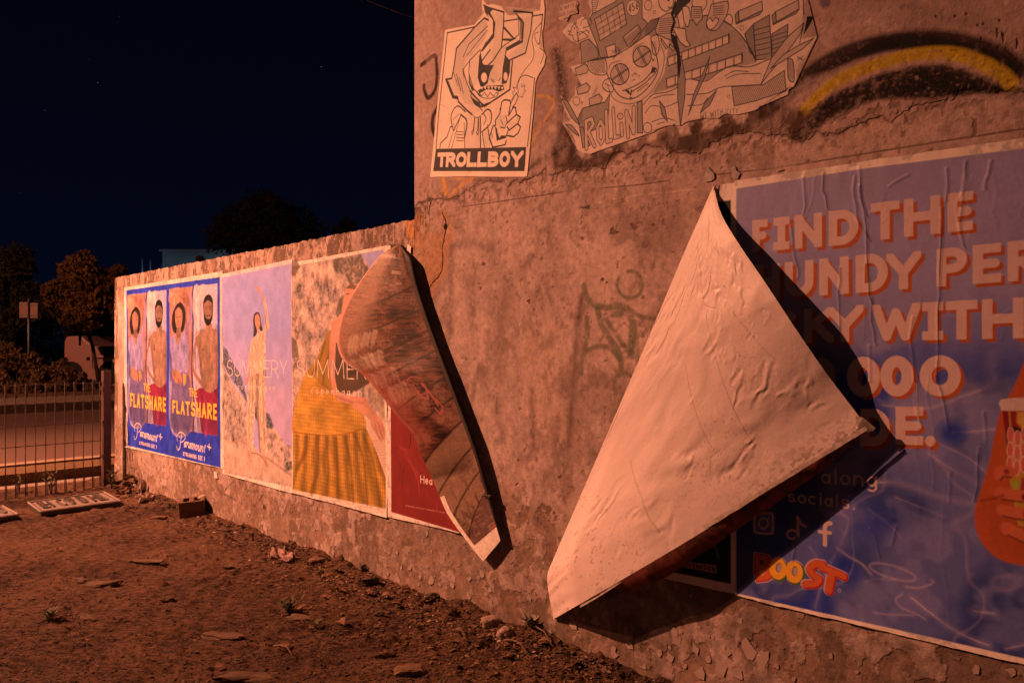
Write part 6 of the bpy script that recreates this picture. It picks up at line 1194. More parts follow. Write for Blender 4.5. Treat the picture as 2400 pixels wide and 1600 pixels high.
# scraps of paper left on the concrete
scr = [([(30, 105), (60, 30), (80, 60), (100, 75), (108, 115), (80, 135), (40, 140)], (1640, 380, 3.0158), "torn paper scrap stuck above the tip of the folded white sheet"),
       ([(222, 40), (250, 28), (262, 60), (288, 80), (270, 120), (235, 108)], (1640, 380, 3.0158), "dark torn paper remnant stuck above the billboard poster corner"),
       ([(540, 58), (585, 45), (588, 58), (545, 68)], (1640, 380, 3.0158), "thin pale paper sliver stuck above the billboard poster border")]
for pts, fr, lb in scr:
    cv = cvfor(zz(pts, *fr), 400, (.52, .42, .38)); cv.a *= (.7 + fbm(cv.H, cv.W, 8, 5, 2) * .6)[..., None]
    cutout("paper_scrap", pts, fr, cv, canvas_mat("scrap_paper", cv, .8), .0012, lb, "paper scrap")
cv = cvfor([(498, 1102), (512, 1122)], 400, (.7, .6, .55)); cutout("paper_scrap", [(503, 1104), (510, 1106), (511, 1121), (503, 1119)], (0, 0, 1.), cv, canvas_mat("scrap_paper2", cv, .8), .003, "tiny square paper scrap below the joint of the blue poster and its neighbour", "paper scrap")

# ================================================================== FENCE
M_wire = mat("galvanised_wire", (.16, .12, .10), .55, .5, noise=(40, (.09, .06, .05), .2)); M_post = mat("dark_fence_post", (.075, .05, .045), .6, .3, noise=(15, (.14, .07, .05), .2), bump=(60, .001))
FQ = 6.23
def fpt(px):                                   # along-fence position for a photo column
    dx = (px - 1200) / FPX; F2 = -U; d = FQ / (dx * F2[0] + F2[1]); return float(np.array([dx * d, d]) @ N - NP0)
p_a, p_b = fpt(217), fpt(12)
step = (p_b - p_a) / 9
FN = empty("fence", tuple(PQ(fpt(249), FQ, 0)), "wire mesh fence with looped tops and dark post between the dirt lot and the road", "fence")
def bar(name, a, b_, r, m=M_wire, n=6): return MB().tube([Vector(a), Vector(b_)], r, n).build(name, m, FN, True)
p0 = p_a - step * 1.0; wires = []; zt = .80
mb0 = MB(); c = Vector(PQ(p_a, FQ, 0))
for k in range(28):
    p = p_a + step * (k - 1)
    if k == 0: p = p_a - step * .8
    a = Vector(PQ(p, FQ, -.02)); t_ = Vector(PQ(p, FQ, zt)); d = Vector((U[0], U[1], 0)) * .022
    lean = random.uniform(-.004, .004)
    # each upright is bent into a loop at the head
    pts = [a, Vector(PQ(p + lean, FQ, .35)), Vector(PQ(p, FQ, zt - .11)), t_ + Vector((0, 0, 0)), t_ + Vector(PQ(p - .006, FQ, 0)) - Vector(PQ(p, FQ, 0)) + Vector((0, 0, .012)), Vector(PQ(p - .012, FQ, zt - .004)), Vector(PQ(p - .007, FQ, zt - .10))]
    MB().tube(pts, .0032, 6).build("wire", M_wire, FN, True)
    # and doubled at the foot
    MB().tube([Vector(PQ(p - .010, FQ, -.01)), Vector(PQ(p - .008, FQ, .12)), Vector(PQ(p - .001, FQ, .19))], .003, 6).build("wire", M_wire, FN, True)
for z in (.79, .655, .50, .36, .235, .10, .62):
    if z == .62: continue
    bar("rail_wire", PQ(p_a - step * .95, FQ - .005, z), PQ(p_a + step * 27, FQ - .005, z - .0), .0030)
ps = fpt(249); MB().box(Vector(PQ(ps, FQ, .43)), (.052, .052, .90), math.atan2(U[1], U[0])).build("post", M_post, FN)
for z in (.25, .5, .75): MB().box(Vector(PQ(ps + .03, FQ - .02, z)), (.05, .02, .025), math.atan2(U[1], U[0])).build("clip", M_wire, FN)

# ================================================================== THINGS LYING ON THE GROUND
M_plate = mat("sign_plate_face", (.30, .235, .22), .5, .2, noise=(25, (.20, .15, .14), .2)); M_pedge = mat("sign_plate_edge", (.05, .035, .03), .6)
def plate(c4, label, marks, z=.022):
    q = [gnd(x, y, z + .012) for x, y in c4]; t = empty("sign_plate", tuple((q[0] + q[2]) / 2 - Vector((0, 0, z))), label, "sign plate")
    n_ = Vector((0, 0, 1)); mb = MB(); lo = [v - n_ * .022 for v in q]; mb.add(q + lo, [(0, 1, 2, 3), (7, 6, 5, 4)] + [(i, i + 4, (i + 1) % 4 + 4, (i + 1) % 4) for i in range(4)]); mb.build("backing", M_pedge, t)
    P_ = lambda a, b_: (q[0] * (1 - a) + q[1] * a) * (1 - b_) + (q[3] * (1 - a) + q[2] * a) * b_
    f = MB(); v = [P_(.035, .09), P_(.965, .09), P_(.965, .91), P_(.035, .91)]; v = [x + n_ * .004 for x in v]; f.add(v + [x - n_ * .0035 for x in v], [(0, 1, 2, 3)] + [(i, i + 4, (i + 1) % 4 + 4, (i + 1) % 4) for i in range(4)]); f.build("face", M_plate, t)
    g_ = MB()
    for ch, x0, x1 in marks:
        for ln in GL[ch]:
            pl = [P_(x0 + (x1 - x0) * a, .78 - .56 * b_) + n_ * .006 for a, b_ in ln]
            g_.tube(pl, .009, 4)
    g_.build("lettering", M_pedge, t)
    for s0, s1 in (((0, 0), (1, 0)), ((1, 0), (1, 1)), ((1, 1), (0, 1)), ((0, 1), (0, 0))): MB().tube([P_(*s0) + n_ * .003, P_(*s1) + n_ * .003], .006, 6).build("rim", M_plate, t)
plate([(66, 1178), (243, 1153), (283, 1175), (96, 1200)], "oblong metal sign plate lying flat in front of the wire fence", [('L', .08, .16), ('H', .12, .2), ('C', .3, .36), ('S', .4, .47), ('B', .45, .5), ('D', .57, .63), ('K', .72, .84), ('M', .8, .88)])
plate([(-130, 1200), (6, 1186), (42, 1206), (-120, 1232)], "second metal sign plate lying cut off by the left edge of the photo", [('O', .82, .9), ('C', .6, .7)])

M_brick = mat("old_brick", (.12, .06, .035), .9, noise=(14, (.13, .07, .045), .2), bump=(70, .004))
def rock_mesh(name, dims, seed, sub=2, rough=.22, boxy=0):
    bm = bmesh.new(); bmesh.ops.create_icosphere(bm, subdivisions=sub, radius=1); r_ = random.Random(seed); off = Vector((r_.random() * 50, r_.random() * 50, r_.random() * 50))
    for v in bm.verts:
        c = v.co.copy(); k = 1 + noise.fractal(c * 1.3 + off, 1, 2, 4) * rough
        if boxy: mx = max(abs(c.x), abs(c.y), abs(c.z)); c = c.lerp(c / mx * .85, boxy)
        v.co = Vector((c.x * dims[0], c.y * dims[1], c.z * dims[2])) * k
    me = bpy.data.meshes.new(name); bm.to_mesh(me); bm.free(); return me
def stone(name, px, py, dims, m, seed, label, cat, rz=0, boxy=0, rough=.25, lift=.35, ry=0, smooth=False):
    o = link(name, rock_mesh(name, dims, seed, 3, rough, boxy), m); g_ = gp(px, py); o.location = g_ + Vector((0, 0, dims[2] * lift)); o.rotation_euler = (0, ry, rz); return tag(o, label, cat)
# broken hollow brick by the wall
BRc = gp(452, 1216, .0); BT = empty("broken_brick", tuple(BRc), "broken hollow brick lying against the foot of the wall", "brick", rz=.35)
mb = MB(); L_, W_, H_ = .15, .12, .105
for dx in (-.061, .0, .061): mb.box((dx, 0, H_ / 2), (.028, W_, H_))
mb.box((0, -.055, H_ / 2), (L_ - .004, .022, H_ - .002)); mb.box((.01, .055, H_ / 2), (L_ - .03, .022, H_ - .002)); mb.box((0, 0, .012), (L_ - .008, W_ - .008, .02))
o = mb.build("brick_body", M_brick, None); o.parent = BT; o.rotation_euler = (.05, -.06, 0)
bv = o.modifiers.new("bevel", 'BEVEL'); bv.width = .004; bv.segments = 2
mr_ = link("mortar_lump", rock_mesh("mortar", (.035, .03, .02), 4), mat("mortar", (.3, .24, .2), .95, bump=(60, .004))); mr_.parent = BT; mr_.location = (.06, .03, H_ * .95)
M_pale = mat("pale_rubble", (.36, .26, .22), .9, noise=(20, (.16, .10, .08), .18), bump=(60, .006)); M_dark = mat("dark_clod", (.075, .042, .028), .95, noise=(20, (.035, .022, .016), .2), bump=(70, .006)); M_rub = mat("brown_rubble", (.17, .09, .055), .92, noise=(15, (.09, .05, .03), .2), bump=(70, .005))
stone("rubble_chunk", 1150, 1478, (.040, .028, .020), M_pale, 3, "pale broken plaster chunk, left one of the pair at the foot of the wall", "plaster chunk", .4, .5)
stone("rubble_chunk", 1182, 1502, (.034, .026, .024), M_pale, 5, "pale broken plaster chunk, right one of the pair at the foot of the wall", "plaster chunk", 1.1, .4)
stone("stone", 960, 1575, (.050, .034, .018), M_rub, 8, "flat brown stone half buried in the dirt near the bottom edge", "stone", .2, .5)
stone("stone", 612, 1245, (.06, .018, .012), M_rub, 9, "narrow stone lying just left of the pale litter near the wall", "stone", .1, .4)
stone("dirt_clod", 862, 1378, (.045, .035, .026), M_dark, 12, "dark clod below the long paint flake at the wall foot", "clod", .6, .2, .4)
stone("dirt_clod", 1015, 1418, (.030, .025, .022), M_dark, 13, "dark round clod touching the wall below the curled red poster", "clod", .1, .2, .4)
stone("brick_fragment", 372, 1219, (.055, .02, .013), M_brick, 15, "thin brick fragment just left of the broken brick", "brick fragment", .1, .6)
stone("stone", 745, 1332, (.045, .028, .020), M_rub, 16, "rounded stone by the wall under the cracked paint", "stone", .4, .4)

# crumpled paper and dry leaf heap in the corner by the fence
def crumple(name, px, py, dims, m, seed, label, cat, rz=0, parent=None):
    bm = bmesh.new(); bmesh.ops.create_grid(bm, x_segments=22, y_segments=22, size=1); r_ = random.Random(seed); off = Vector((r_.random() * 60, r_.random() * 60, 0))
    for v in bm.verts:
        c = v.co.copy(); n1 = noise.noise(Vector((c.x * 2.1, c.y * 2.1, 0)) + off); n2 = abs(noise.noise(Vector((c.x * 4.5, c.y * 4.5, 3)) + off)); n3 = noise.noise(Vector((c.x * 3, c.y * 3, 9)) + off)
        v.co = Vector((c.x * dims[0] * (.75 + n3 * .5), c.y * dims[1] * (.75 + n1 * .6), dims[2] * (.6 + n1 * 1.2 + n2 * 1.4 - .5 * (c.x ** 2 + c.y ** 2))))
    me = bpy.data.meshes.new(name); bm.to_mesh(me); bm.free(); o = link(name, me, m); g_ = gp(px, py); o.location = g_ + Vector((0, 0, .002)); o.rotation_euler = (0, 0, rz)
    sm = o.modifiers.new("thick", 'SOLIDIFY'); sm.thickness = .0015; return tag(o, label, cat)
M_cp = mat("crumpled_paper", (.55, .44, .40), .7, noise=(12, (.30, .21, .17), .2))
crumple("crumpled_paper", 338, 1160, (.09, .06, .07), M_cp, 2, "crumpled grey paper in the heap where the fence meets the wall", "crumpled paper", .3)
crumple("crumpled_paper", 340, 1182, (.07, .04, .035), M_cp, 7, "flatter crumpled paper lying in front of the corner heap", "crumpled paper", 1.)
crumple("crumpled_paper", 660, 1318, (.10, .04, .025), mat("pink_torn_paper", (.38, .23, .22), .75, noise=(14, (.25, .15, .13), .2)), 9, "pinkish torn paper litter by the foot of the wall below the skirt poster", "torn paper", -.6)

# leaf litter, chips, twigs: nobody could count them
def litter(name, n_, gen, m, label, cat, seed):
    r_ = random.Random(seed); mb = MB()
    for _ in range(n_):
        px, py, s_ = gen(r_); g_ = gnd(px, py)
        z = gz(g_.x, g_.y); a = r_.uniform(0, 6.28); asp_ = r_.uniform(.25, .8); til = r_.uniform(-.45, .45); ti2 = r_.uniform(-.3, .3)
        R = Matrix.Rotation(a, 3, 'Z') @ Matrix.Rotation(til, 3, 'X') @ Matrix.Rotation(ti2, 3, 'Y'); c = Vector((g_.x, g_.y, z + s_ * .22)); k = r_.randint(4, 6); top = []; 
        for i in range(k):
            an = 2 * math.pi * i / k + r_.uniform(-.3, .3); rr = s_ * r_.uniform(.65, 1.1); top.append(Vector((rr * math.cos(an), rr * asp_ * math.sin(an), s_ * r_.uniform(-.12, .2))))
        th = s_ * r_.uniform(.06, .25); v = [c + R @ p for p in top] + [c + R @ (p - Vector((0, 0, th))) for p in top]
        mb.add(v, [tuple(range(k)), tuple(range(2 * k - 1, k - 1, -1))] + [(i, i + k, (i + 1) % k + k, (i + 1) % k) for i in range(k)])
    return tag(mb.build(name, m), label, cat, kind="stuff")
def wfoot(r_, lo, hi, spread):
    x = r_.uniform(lo, hi); y = 815 + .3755 * (x + 578); d = abs(r_.gauss(0, 1)) * spread * (x + 578) / 1500; return x - d * .55, y + d * .62 + 3
def g1(r_): x, y = wfoot(r_, 300, 1560, 42); return x, y, r_.uniform(.003, .011) * (1 if y > 1300 else 1.3)
def g2(r_): x, y = wfoot(r_, 640, 1460, 90); return x, y, r_.uniform(.003, .016)
def g3(r_): return r_.uniform(-40, 1300), 1185 + (r_.random() ** .7) * 430, r_.uniform(.002, .009)
M_l1 = mat("dark_bark_litter", (.035, .020, .014), .9, noise=(9, (.075, .04, .024), .2)); M_l2 = mat("paint_chip_litter", (.40, .29, .25), .85, noise=(7, (.20, .13, .10), .2)); M_l3 = mat("brown_leaf_litter", (.17, .085, .04), .85, noise=(7, (.09, .045, .022), .2))
litter("bark_litter", 4200, g1, M_l1, "dark bark and leaf litter banked along the foot of the wall", "litter", 1)
litter("brown_leaf_litter", 1500, g2, M_l3, "flat brown chips and leaves strewn beside the wall", "litter", 2)
litter("paint_chip_litter", 420, g1, M_l2, "pale fallen paint chips mixed in the litter at the wall foot", "litter", 3)
litter("ground_chips", 9000, g3, M_l1, "small dark chips and crumbs scattered over the open dirt", "litter", 4)
litter("ground_leaves", 900, g3, M_l3, "small brown leaf pieces scattered over the open dirt", "litter", 5)
# individual leaves and bark pieces one can point to
def leaf_mesh(seed, L, Wd, curl):
    r_ = random.Random(seed); mb = MB(); n_ = 9; v = []
    for i in range(n_):
        t_ = i / (n_ - 1); wd_ = Wd * math.sin(math.pi * min(t_ * .92 + .06, 1)) ** .8
        x = (t_ - .5) * L; z = curl * math.sin(t_ * 3.14) + r_.uniform(-.001, .001)
        v += [(x, -wd_ + r_.uniform(-.002, .002), z + curl * .5), (x, 0, z), (x, wd_ + r_.uniform(-.002, .002), z + curl * .5)]
    f = [(i * 3 + j, i * 3 + j + 1, i * 3 + j + 4, i * 3 + j + 3) for i in range(n_ - 1) for j in (0, 1)]
    mb.add(v, f); me = mb.mesh("leaf", True); return me
M_leaf = mat("dry_leaf", (.16, .075, .035), .8, noise=(20, (.09, .04, .02), .2)); M_bark = mat("bark_piece", (.07, .04, .027), .9, noise=(20, (.12, .065, .04), .2), bump=(70, .004))
BK_ = [(240, 1371, .085, "dark bark strip lying alone left of centre on the dirt"), (520, 1253, .05, "small dark bark piece on the dirt below the broken brick"), (345, 1322, .10, "long ragged bark strip in the middle of the dirt"), (540, 1336, .045, "dark bark piece right of the long ragged strip"), (190, 1365, .05, "dark curled piece on the left of the dirt"), (520, 1492, .09, "wide dark bark piece with dry leaf near the bottom"), (705, 1450, .06, "brown bark piece under the small weed tuft"), (210, 1452, .05, "dark sliver to the right of the left weed"), (395, 1410, .03, "small curled leaf near the centre of the dirt"), (590, 1585, .10, "dark bark slab at the bottom edge"), (905, 1535, .035, "brown bark wedge near the bottom centre"), (885, 1455, .03, "small dark bark chip near the litter strip")]
for i, (x, y, s_, lb) in enumerate(BK_):
    o = link("bark_piece", rock_mesh("bark_piece", (s_, s_ * .28, .012), 40 + i, 3, .5, .3), M_bark); o.location = gp(x, y, .008); o.rotation_euler = (random.uniform(-.2, .2), random.uniform(-.15, .15), random.uniform(-.5, .3)); tag(o, lb, "bark piece")
LF = [(800, 1400, .05, "flat brown leaf in the middle of the chip strip by the wall"), (905, 1415, .045, "brown leaf right of the flat leaf in the chip strip"), (930, 1432, .05, "large tan leaf in the chip strip beside the wall"), (762, 1410, .04, "tan leaf at the left end of the chip strip"), (800, 1470, .06, "pale brown leaf lying below the chip strip"), (865, 1400, .035, "short leaf above the chip strip against the wall"), (1000, 1452, .03, "orange leaf below the clods near the wall"), (1075, 1495, .035, "orange brown leaf left of the pale plaster chunks"), (200, 1508, .03, "pale oval leaf alone at lower left"), (668, 1520, .05, "long curled leaf with a stalk near the bottom"), (516, 1560, .04, "upright curled leaf near the bottom edge"), (140, 1290, .035, "thin pale leaf on the upper left dirt"), (545, 1270, .035, "pale twig-like leaf near the wall below the bark"), (1275, 1530, .05, "orange curled leaf at the wall foot below the white sheet"), (770, 1368, .025, "small pinkish leaf near the dark clod")]
for i, (x, y, s_, lb) in enumerate(LF):
    o = link("dry_leaf", leaf_mesh(i, s_, s_ * .3, random.uniform(.003, .014)), M_leaf); o.location = gp(x, y, .008); o.rotation_euler = (random.uniform(-.35, .35), random.uniform(-.3, .3), random.uniform(-1, 1)); tag(o, lb, "dry leaf")
M_twig = mat("twig", (.13, .075, .045), .85)
for i, (x0, y0, x1, y1, lb) in enumerate([(125, 1272, 158, 1278, "thin pale twig on the left of the dirt"), (643, 1518, 690, 1548, "pale stalk beside the curled leaf near the bottom"), (170, 1145, 250, 1138, "dark twig lying along the base of the fence"), (1240, 1500, 1300, 1545, "curved dry stem at the wall foot below the white sheet"), (1180, 1515, 1240, 1550, "dry stem below the pale plaster chunks"), (960, 1468, 975, 1480, "short reed stub sticking out below the chips")]):
    a = gp(x0, y0, .012); b_ = gp(x1, y1, .010); c_ = (a + b_) / 2 + Vector((.01, .0, .018)); tag(MB().tube([a, (a + c_) / 2 + Vector((0, 0, .004)), c_, (b_ + c_) / 2, b_], [.0035, .003, .0026, .002, .001], 6).build("twig", M_twig, None, True), lb, "twig")

# weeds
M_weed = mat("weed_green", (.055, .065, .03), .8, noise=(30, (.10, .07, .035), .2))
def weed(px, py, h_w, n_, label, spread=.5, sp_=.02, z0=None, q=None):
    b_ = gp(px, py); r_ = random.Random(int(px * 7 + py)); mb = MB(); st = MB()
    for i in range(n_):
        a = r_.uniform(0, 6.28); l_ = h_w * r_.uniform(.5, 1); d = Vector((math.cos(a), math.sin(a), 0)) * spread * r_.uniform(.2, 1)
        pts = [b_ + Vector((0, 0, -.01)) + (d * t_ ** 1.5 + Vector((0, 0, 1)) * t_ * (1 - .3 * t_)) * l_ for t_ in (0, .3, .6, 1)]
        st.tube(pts, [.0022, .0018, .0014, .0006], 5)
        for k in range(7):
            t_ = .2 + .8 * k / 7; p = pts[0].lerp(pts[-1], t_); p = b_ + (d * t_ ** 1.5 + Vector((0, 0, 1)) * t_ * (1 - .3 * t_)) * l_; an = r_.uniform(0, 6.28); e = Vector((math.cos(an), math.sin(an), r_.uniform(.2, .9))).normalized() * sp_ * r_.uniform(.7, 1.6); s_ = e.cross(Vector((0, 0, 1))).normalized() * sp_ * .16
            mb.add([p, p + e * .5 + s_, p + e, p + e * .5 - s_], [(0, 1, 2, 3)])
    t = empty("weed", tuple(b_), label, "weed"); st.build("stem", M_weed, t, True); mb.build("leaf", M_weed, t)
weed(678, 1435, .07, 14, "small spiky weed tuft on the dirt near the wall", .8, .03); weed(115, 1452, .06, 12, "low dark weed with a bright seed head on the left of the dirt", .9, .025); weed(745, 1468, .045, 8, "tiny weed sprig right of the spiky tuft", .9, .02)
weed(120, 1158, .26, 8, "tall weed growing through the middle of the wire fence", .35, .035); weed(45, 1156, .20, 5, "thin weed growing at the left of the wire fence", .3, .03); weed(262, 1150, .22, 9, "leafy weed in the gap between the fence post and the wall", .25, .035); weed(400, 1196, .05, 7, "small weed at the wall foot left of the brick", .6, .02); weed(850, 1352, .05, 9, "small weed against the wall foot below the red poster", .6, .02); weed(1245, 1500, .05, 9, "dry grass tuft at the wall foot left of the white sheet", .9, .03)
# heap of dry leaves in the corner
def gh(r_): a = r_.uniform(0, 6.28); d = abs(r_.gauss(0, 1)); return 300 + math.cos(a) * d * 20 + 4, 1156 + math.sin(a) * d * 9, r_.uniform(.008, .03)
r_ = random.Random(6); mb = MB()
for _ in range(420):
    px, py, s_ = gh(r_); g_ = gnd(px, max(py, 1140)); dd = math.hypot((px - 304) / 34, (py - 1156) / 16); z = gz(g_.x, g_.y) + max(0, .10 * (1 - dd)) * r_.uniform(.3, 1); a = r_.uniform(0, 6.28)
    R = Matrix.Rotation(a, 3, 'Z') @ Matrix.Rotation(r_.uniform(-1, 1), 3, 'X'); mb.add([Vector((g_.x, g_.y, z + .01)) + R @ Vector(p) * s_ for p in ((-1, 0, 0), (0, -.5, .1), (1, 0, .15), (0, .5, .1))], [(0, 1, 2, 3)])
tag(mb.build("leaf_heap", M_l3), "heap of dry leaves where the fence meets the wall", "leaf heap", kind="stuff")

# ================================================================== BEYOND THE ROAD
def foliage(name, blobs, n_, leaf, m, parent, seed, droop=0.0, shell=.55):
    g = np.random.default_rng(seed); vol = np.array([b_[3] * b_[4] * b_[5] for b_ in blobs]) ** .75; pr = vol / vol.sum()
    ci = g.choice(len(blobs), n_, p=pr); B_ = np.array(blobs)[ci]
    d = g.normal(size=(n_, 3)); d /= np.linalg.norm(d, axis=1)[:, None]; r = shell + (1 - shell) * g.random(n_) ** .6; r *= 1 + .22 * np.sin(d[:, 0] * 5 + ci) * np.cos(d[:, 2] * 6 + ci * 2)
    c = B_[:, :3] + d * r[:, None] * B_[:, 3:6]
    a = g.normal(size=(n_, 3)); a[:, 2] -= droop; a /= np.linalg.norm(a, axis=1)[:, None]; b2 = g.normal(size=(n_, 3)); b2 -= (b2 * a).sum(1)[:, None] * a; b2 /= np.linalg.norm(b2, axis=1)[:, None]
    s = leaf * (.6 + .8 * g.random(n_))[:, None]; V = np.stack([c - a * s, c - b2 * s * .35, c + a * s, c + b2 * s * .35], 1).reshape(-1, 3)
    me = bpy.data.meshes.new(name); me.vertices.add(len(V)); me.vertices.foreach_set("co", V.astype(np.float32).ravel()); me.loops.add(len(V)); me.loops.foreach_set("vertex_index", np.arange(len(V), dtype=np.int32)); me.polygons.add(n_); me.polygons.foreach_set("loop_start", np.arange(0, len(V), 4, dtype=np.int32)); me.update(calc_edges=True)
    return link(name, me, m, parent)
M_trunk = mat("tree_bark", (.10, .065, .045), .95, noise=(8, (.05, .035, .025), .2), bump=(20, .02))
def leafm(name, c): return mat(name, c, .75, noise=(1.3, tuple(x * .45 for x in c), .12), spec=.2)
M_f1 = leafm("foliage_olive", (.20, .10, .028)); M_f2 = leafm("foliage_dark", (.075, .065, .038)); M_f3 = leafm("foliage_shrub", (.20, .12, .065))
def tree(px0, px1, ytop, ybase, depth, m, n_, leaf, label, seed, nb=9, droop=.5, trunk=True, lean=0):
    r_ = random.Random(seed); cx = (px0 + px1) / 2; W_ = (px1 - px0) / FPX * depth; top = HC + (HY - ytop) / FPX * depth; bot = max(HC + (HY - ybase) / FPX * depth, .3)
    base = Vector(((cx - 1200) / FPX * depth + lean, depth, .0)); t = empty("tree", tuple(base), label, "tree")
    blobs = []
    for i in range(nb):
        f = (i + .5) / nb; z = bot + (top - bot) * (.18 + .68 * f); hw = W_ * .5 * math.sin(math.pi * (.22 + .62 * f)); rr = W_ * r_.uniform(.17, .27)
        blobs.append((base.x - lean + r_.uniform(-1, 1) * max(hw - rr * .8, 0.05), depth + r_.uniform(-.6, .6) * hw, min(z, top - rr * .8), rr, rr, rr * r_.uniform(.7, .95)))
    foliage("crown", blobs, n_, leaf, m, t, seed, droop)
    if trunk:
        st = MB(); th = bot + (top - bot) * .35; tp = base + Vector((-lean, 0, th)); st.tube([base + Vector((0, 0, -.05)), base.lerp(tp, .5) + Vector((r_.uniform(-.1, .1), 0, 0)), tp], [W_ * .035, W_ * .026, W_ * .018], 8)
        for b_ in blobs: st.tube([tp + Vector((0, 0, -th * r_.uniform(.1, .5))), (tp + Vector(b_[:3])) / 2 + Vector((0, 0, -.1)), Vector(b_[:3])], [W_ * .014, W_ * .008, W_ * .003], 6)
        st.build("trunk", M_trunk, t, True)
tree(112, 262, 588, 792, 21, M_f1, 12000, .075, "orange-lit drooping tree with full crown behind the van", 2, 14, 1.2, lean=.55)
tree(232, 322, 600, 790, 25, M_f1, 6000, .075, "smaller rounded tree just behind the left end of the wall", 5, 8, 1.0)
tree(-60, 130, 555, 860, 27, M_f2, 9000, .10, "dark tree mass at the left edge of the photo behind the sign", 7, 12, .5)
tree(-420, -60, 430, 860, 30, M_f2, 6000, .14, "dark tall tree beyond the left edge of the road scene", 8, 10, .5)
tree(482, 735, 456, 640, 42, M_f2, 16000, .13, "large dark broad tree rising above the low wall", 11, 16, .4)
tree(690, 760, 520, 640, 44, M_f2, 4000, .12, "dark shrub-like tree low beside the large broad tree", 12, 6, .4)
tree(765, 848, 502, 640, 45, M_f2, 5000, .12, "small dark tree above the wall nearest the tall wall", 13, 6, .4)
tree(840, 930, 528, 640, 48, M_f2, 4000, .12, "lowest dark tree showing just above the wall beside the tall wall", 14, 6, .4)
tree(455, 490, 580, 700, 38, M_f1, 1500, .09, "thin brownish tree left of the large broad tree", 15, 4, .4)
def shrub(px0, px1, ytop, depth, n_, label, seed, m=M_f3, leaf=.055):
    r_ = random.Random(seed); W_ = (px1 - px0) / FPX * depth; H_ = HC + (HY - ytop) / FPX * depth; bx_ = ((px0 + px1) / 2 - 1200) / FPX * depth; t = empty("shrub", (bx_, depth, .1), label, "shrub")
    bl = [(bx_ + r_.uniform(-.5, .5) * W_ * .8, depth + r_.uniform(-.3, .3) * W_, H_ * r_.uniform(.15, .72), W_ * r_.uniform(.13, .24), W_ * .22, H_ * r_.uniform(.16, .30)) for _ in range(9)]
    foliage("crown", bl, n_, leaf, m, t, seed, -1.2, .4)
    st = MB()
    for b_ in bl: st.tube([Vector((bx_ + r_.uniform(-.1, .1), depth, .0)), Vector(b_[:3])], [.02, .008], 5)
    st.build("stem", M_trunk, t)
shrub(-90, 10, 800, 17.5, 5000, "feathery orange-lit shrub at the far left edge behind the fence", 21)
shrub(-5, 90, 790, 17.2, 7000, "tall feathery orange-lit shrub below the street sign", 22)
shrub(78, 150, 832, 16.9, 5000, "feathery shrub in the middle of the verge", 23); shrub(135, 205, 850, 16.9, 4000, "low feathery shrub in front of the van", 24); shrub(190, 250, 890, 16.9, 2500, "lowest shrub at the end of the verge by the fence post", 25, leaf=.045)
shrub(-400, -100, 790, 18, 6000, "long shrub mass beyond the left edge of the verge", 26, leaf=.09)

# two blank panels seen from behind on a post
M_sb = mat("sign_back", (.34, .19, .17), .6, .2, noise=(12, (.26, .14, .12), .2)); sg = at(68, 900, 19.0); SG = empty("street_sign", (sg.x, sg.y, 0), "street sign seen from behind, two pale panels on one thin post", "street sign")
for x0, x1, y0, y1 in ((45.5, 66, 708, 744), (71, 88.5, 710, 745)):
    a = at(x0, y1, 19.0); b_ = at(x1, y0, 19.0); MB().box(((a.x + b_.x) / 2, 19.0, (a.z + b_.z) / 2), (b_.x - a.x, .012, b_.z - a.z)).build("panel", M_sb, SG)
    for z in (a.z + .07, b_.z - .05): MB().box(((a.x + b_.x) / 2, 18.985, z), (b_.x - a.x - .02, .02, .02)).build("cross_bar", M_pole, SG)
a = at(67, 700, 19.06); MB().tube([Vector((a.x, 19.06, 0)), Vector((a.x, 19.06, a.z))], .028, 8).build("post", M_pole, SG, True)

# pale van parked beyond the verge, nose to the right
VD = 22.0; M_van = mat("van_paint", (.50, .26, .25), .4, .0, spec=.5); M_gl = mat("van_glass", (.012, .012, .015), .1, spec=.8); M_tyre = mat("tyre", (.02, .02, .02), .8)
VO = at(215, 815, VD); VN = empty("parked_van", (VO.x, VD, 0), "pale van parked beyond the verge behind the shrubs, its nose to the right", "van")
def vz(y): return HC + (HY - y) / FPX * VD
def vx(x): return (x - 1200) / FPX * VD
prof = [(148, 905), (150, 800), (155, 788), (190, 786), (205, 800), (217, 808), (228, 812), (236, 832), (262, 836), (272, 850), (276, 880), (276, 905)]
mb = MB(); nn = len(prof); f_ = [Vector((vx(x), VD, vz(y))) for x, y in prof]; b_ = [v + Vector((0, 1.8, 0)) for v in f_]
mb.add(f_ + b_, [tuple(range(nn)), tuple(range(2 * nn - 1, nn - 1, -1))] + [(i, i + nn, (i + 1) % nn + nn, (i + 1) % nn) for i in range(nn)]); o = mb.build("body", M_van, VN); bv = o.modifiers.new("b", 'BEVEL'); bv.width = .05; bv.segments = 3
MB().add([Vector((vx(x), VD - .012, vz(y))) for x, y in ((229, 815), (245, 812), (260, 833), (237, 831))] , [(0, 1, 2, 3)]).build("windscreen", M_gl, VN)
MB().add([Vector((vx(x), VD + dy, vz(y))) for x, y, dy in ((228.5, 811, .1), (237, 831, .1), (237, 831, 1.7), (228.5, 811, 1.7))], [(0, 1, 2, 3)]).build("windscreen", M_gl, VN)
for x in (168, 258): MB().tube([Vector((vx(x), VD - .03, .33)), Vector((vx(x), VD + .25, .33))], .33, 20).build("wheel", M_tyre, VN)
MB().box((vx(207), VD - .01, vz(840)), (.09, .02, .10)).build("fuel_flap", M_tyre, VN); MB().box((vx(234), VD - .015, vz(839)), (.2, .03, .03)).build("door_handle", M_tyre, VN)
for x in (217, 221): MB().box((vx(x), VD - .006, vz(835)), (.012, .012, .7)).build("door_seam", M_tyre, VN)

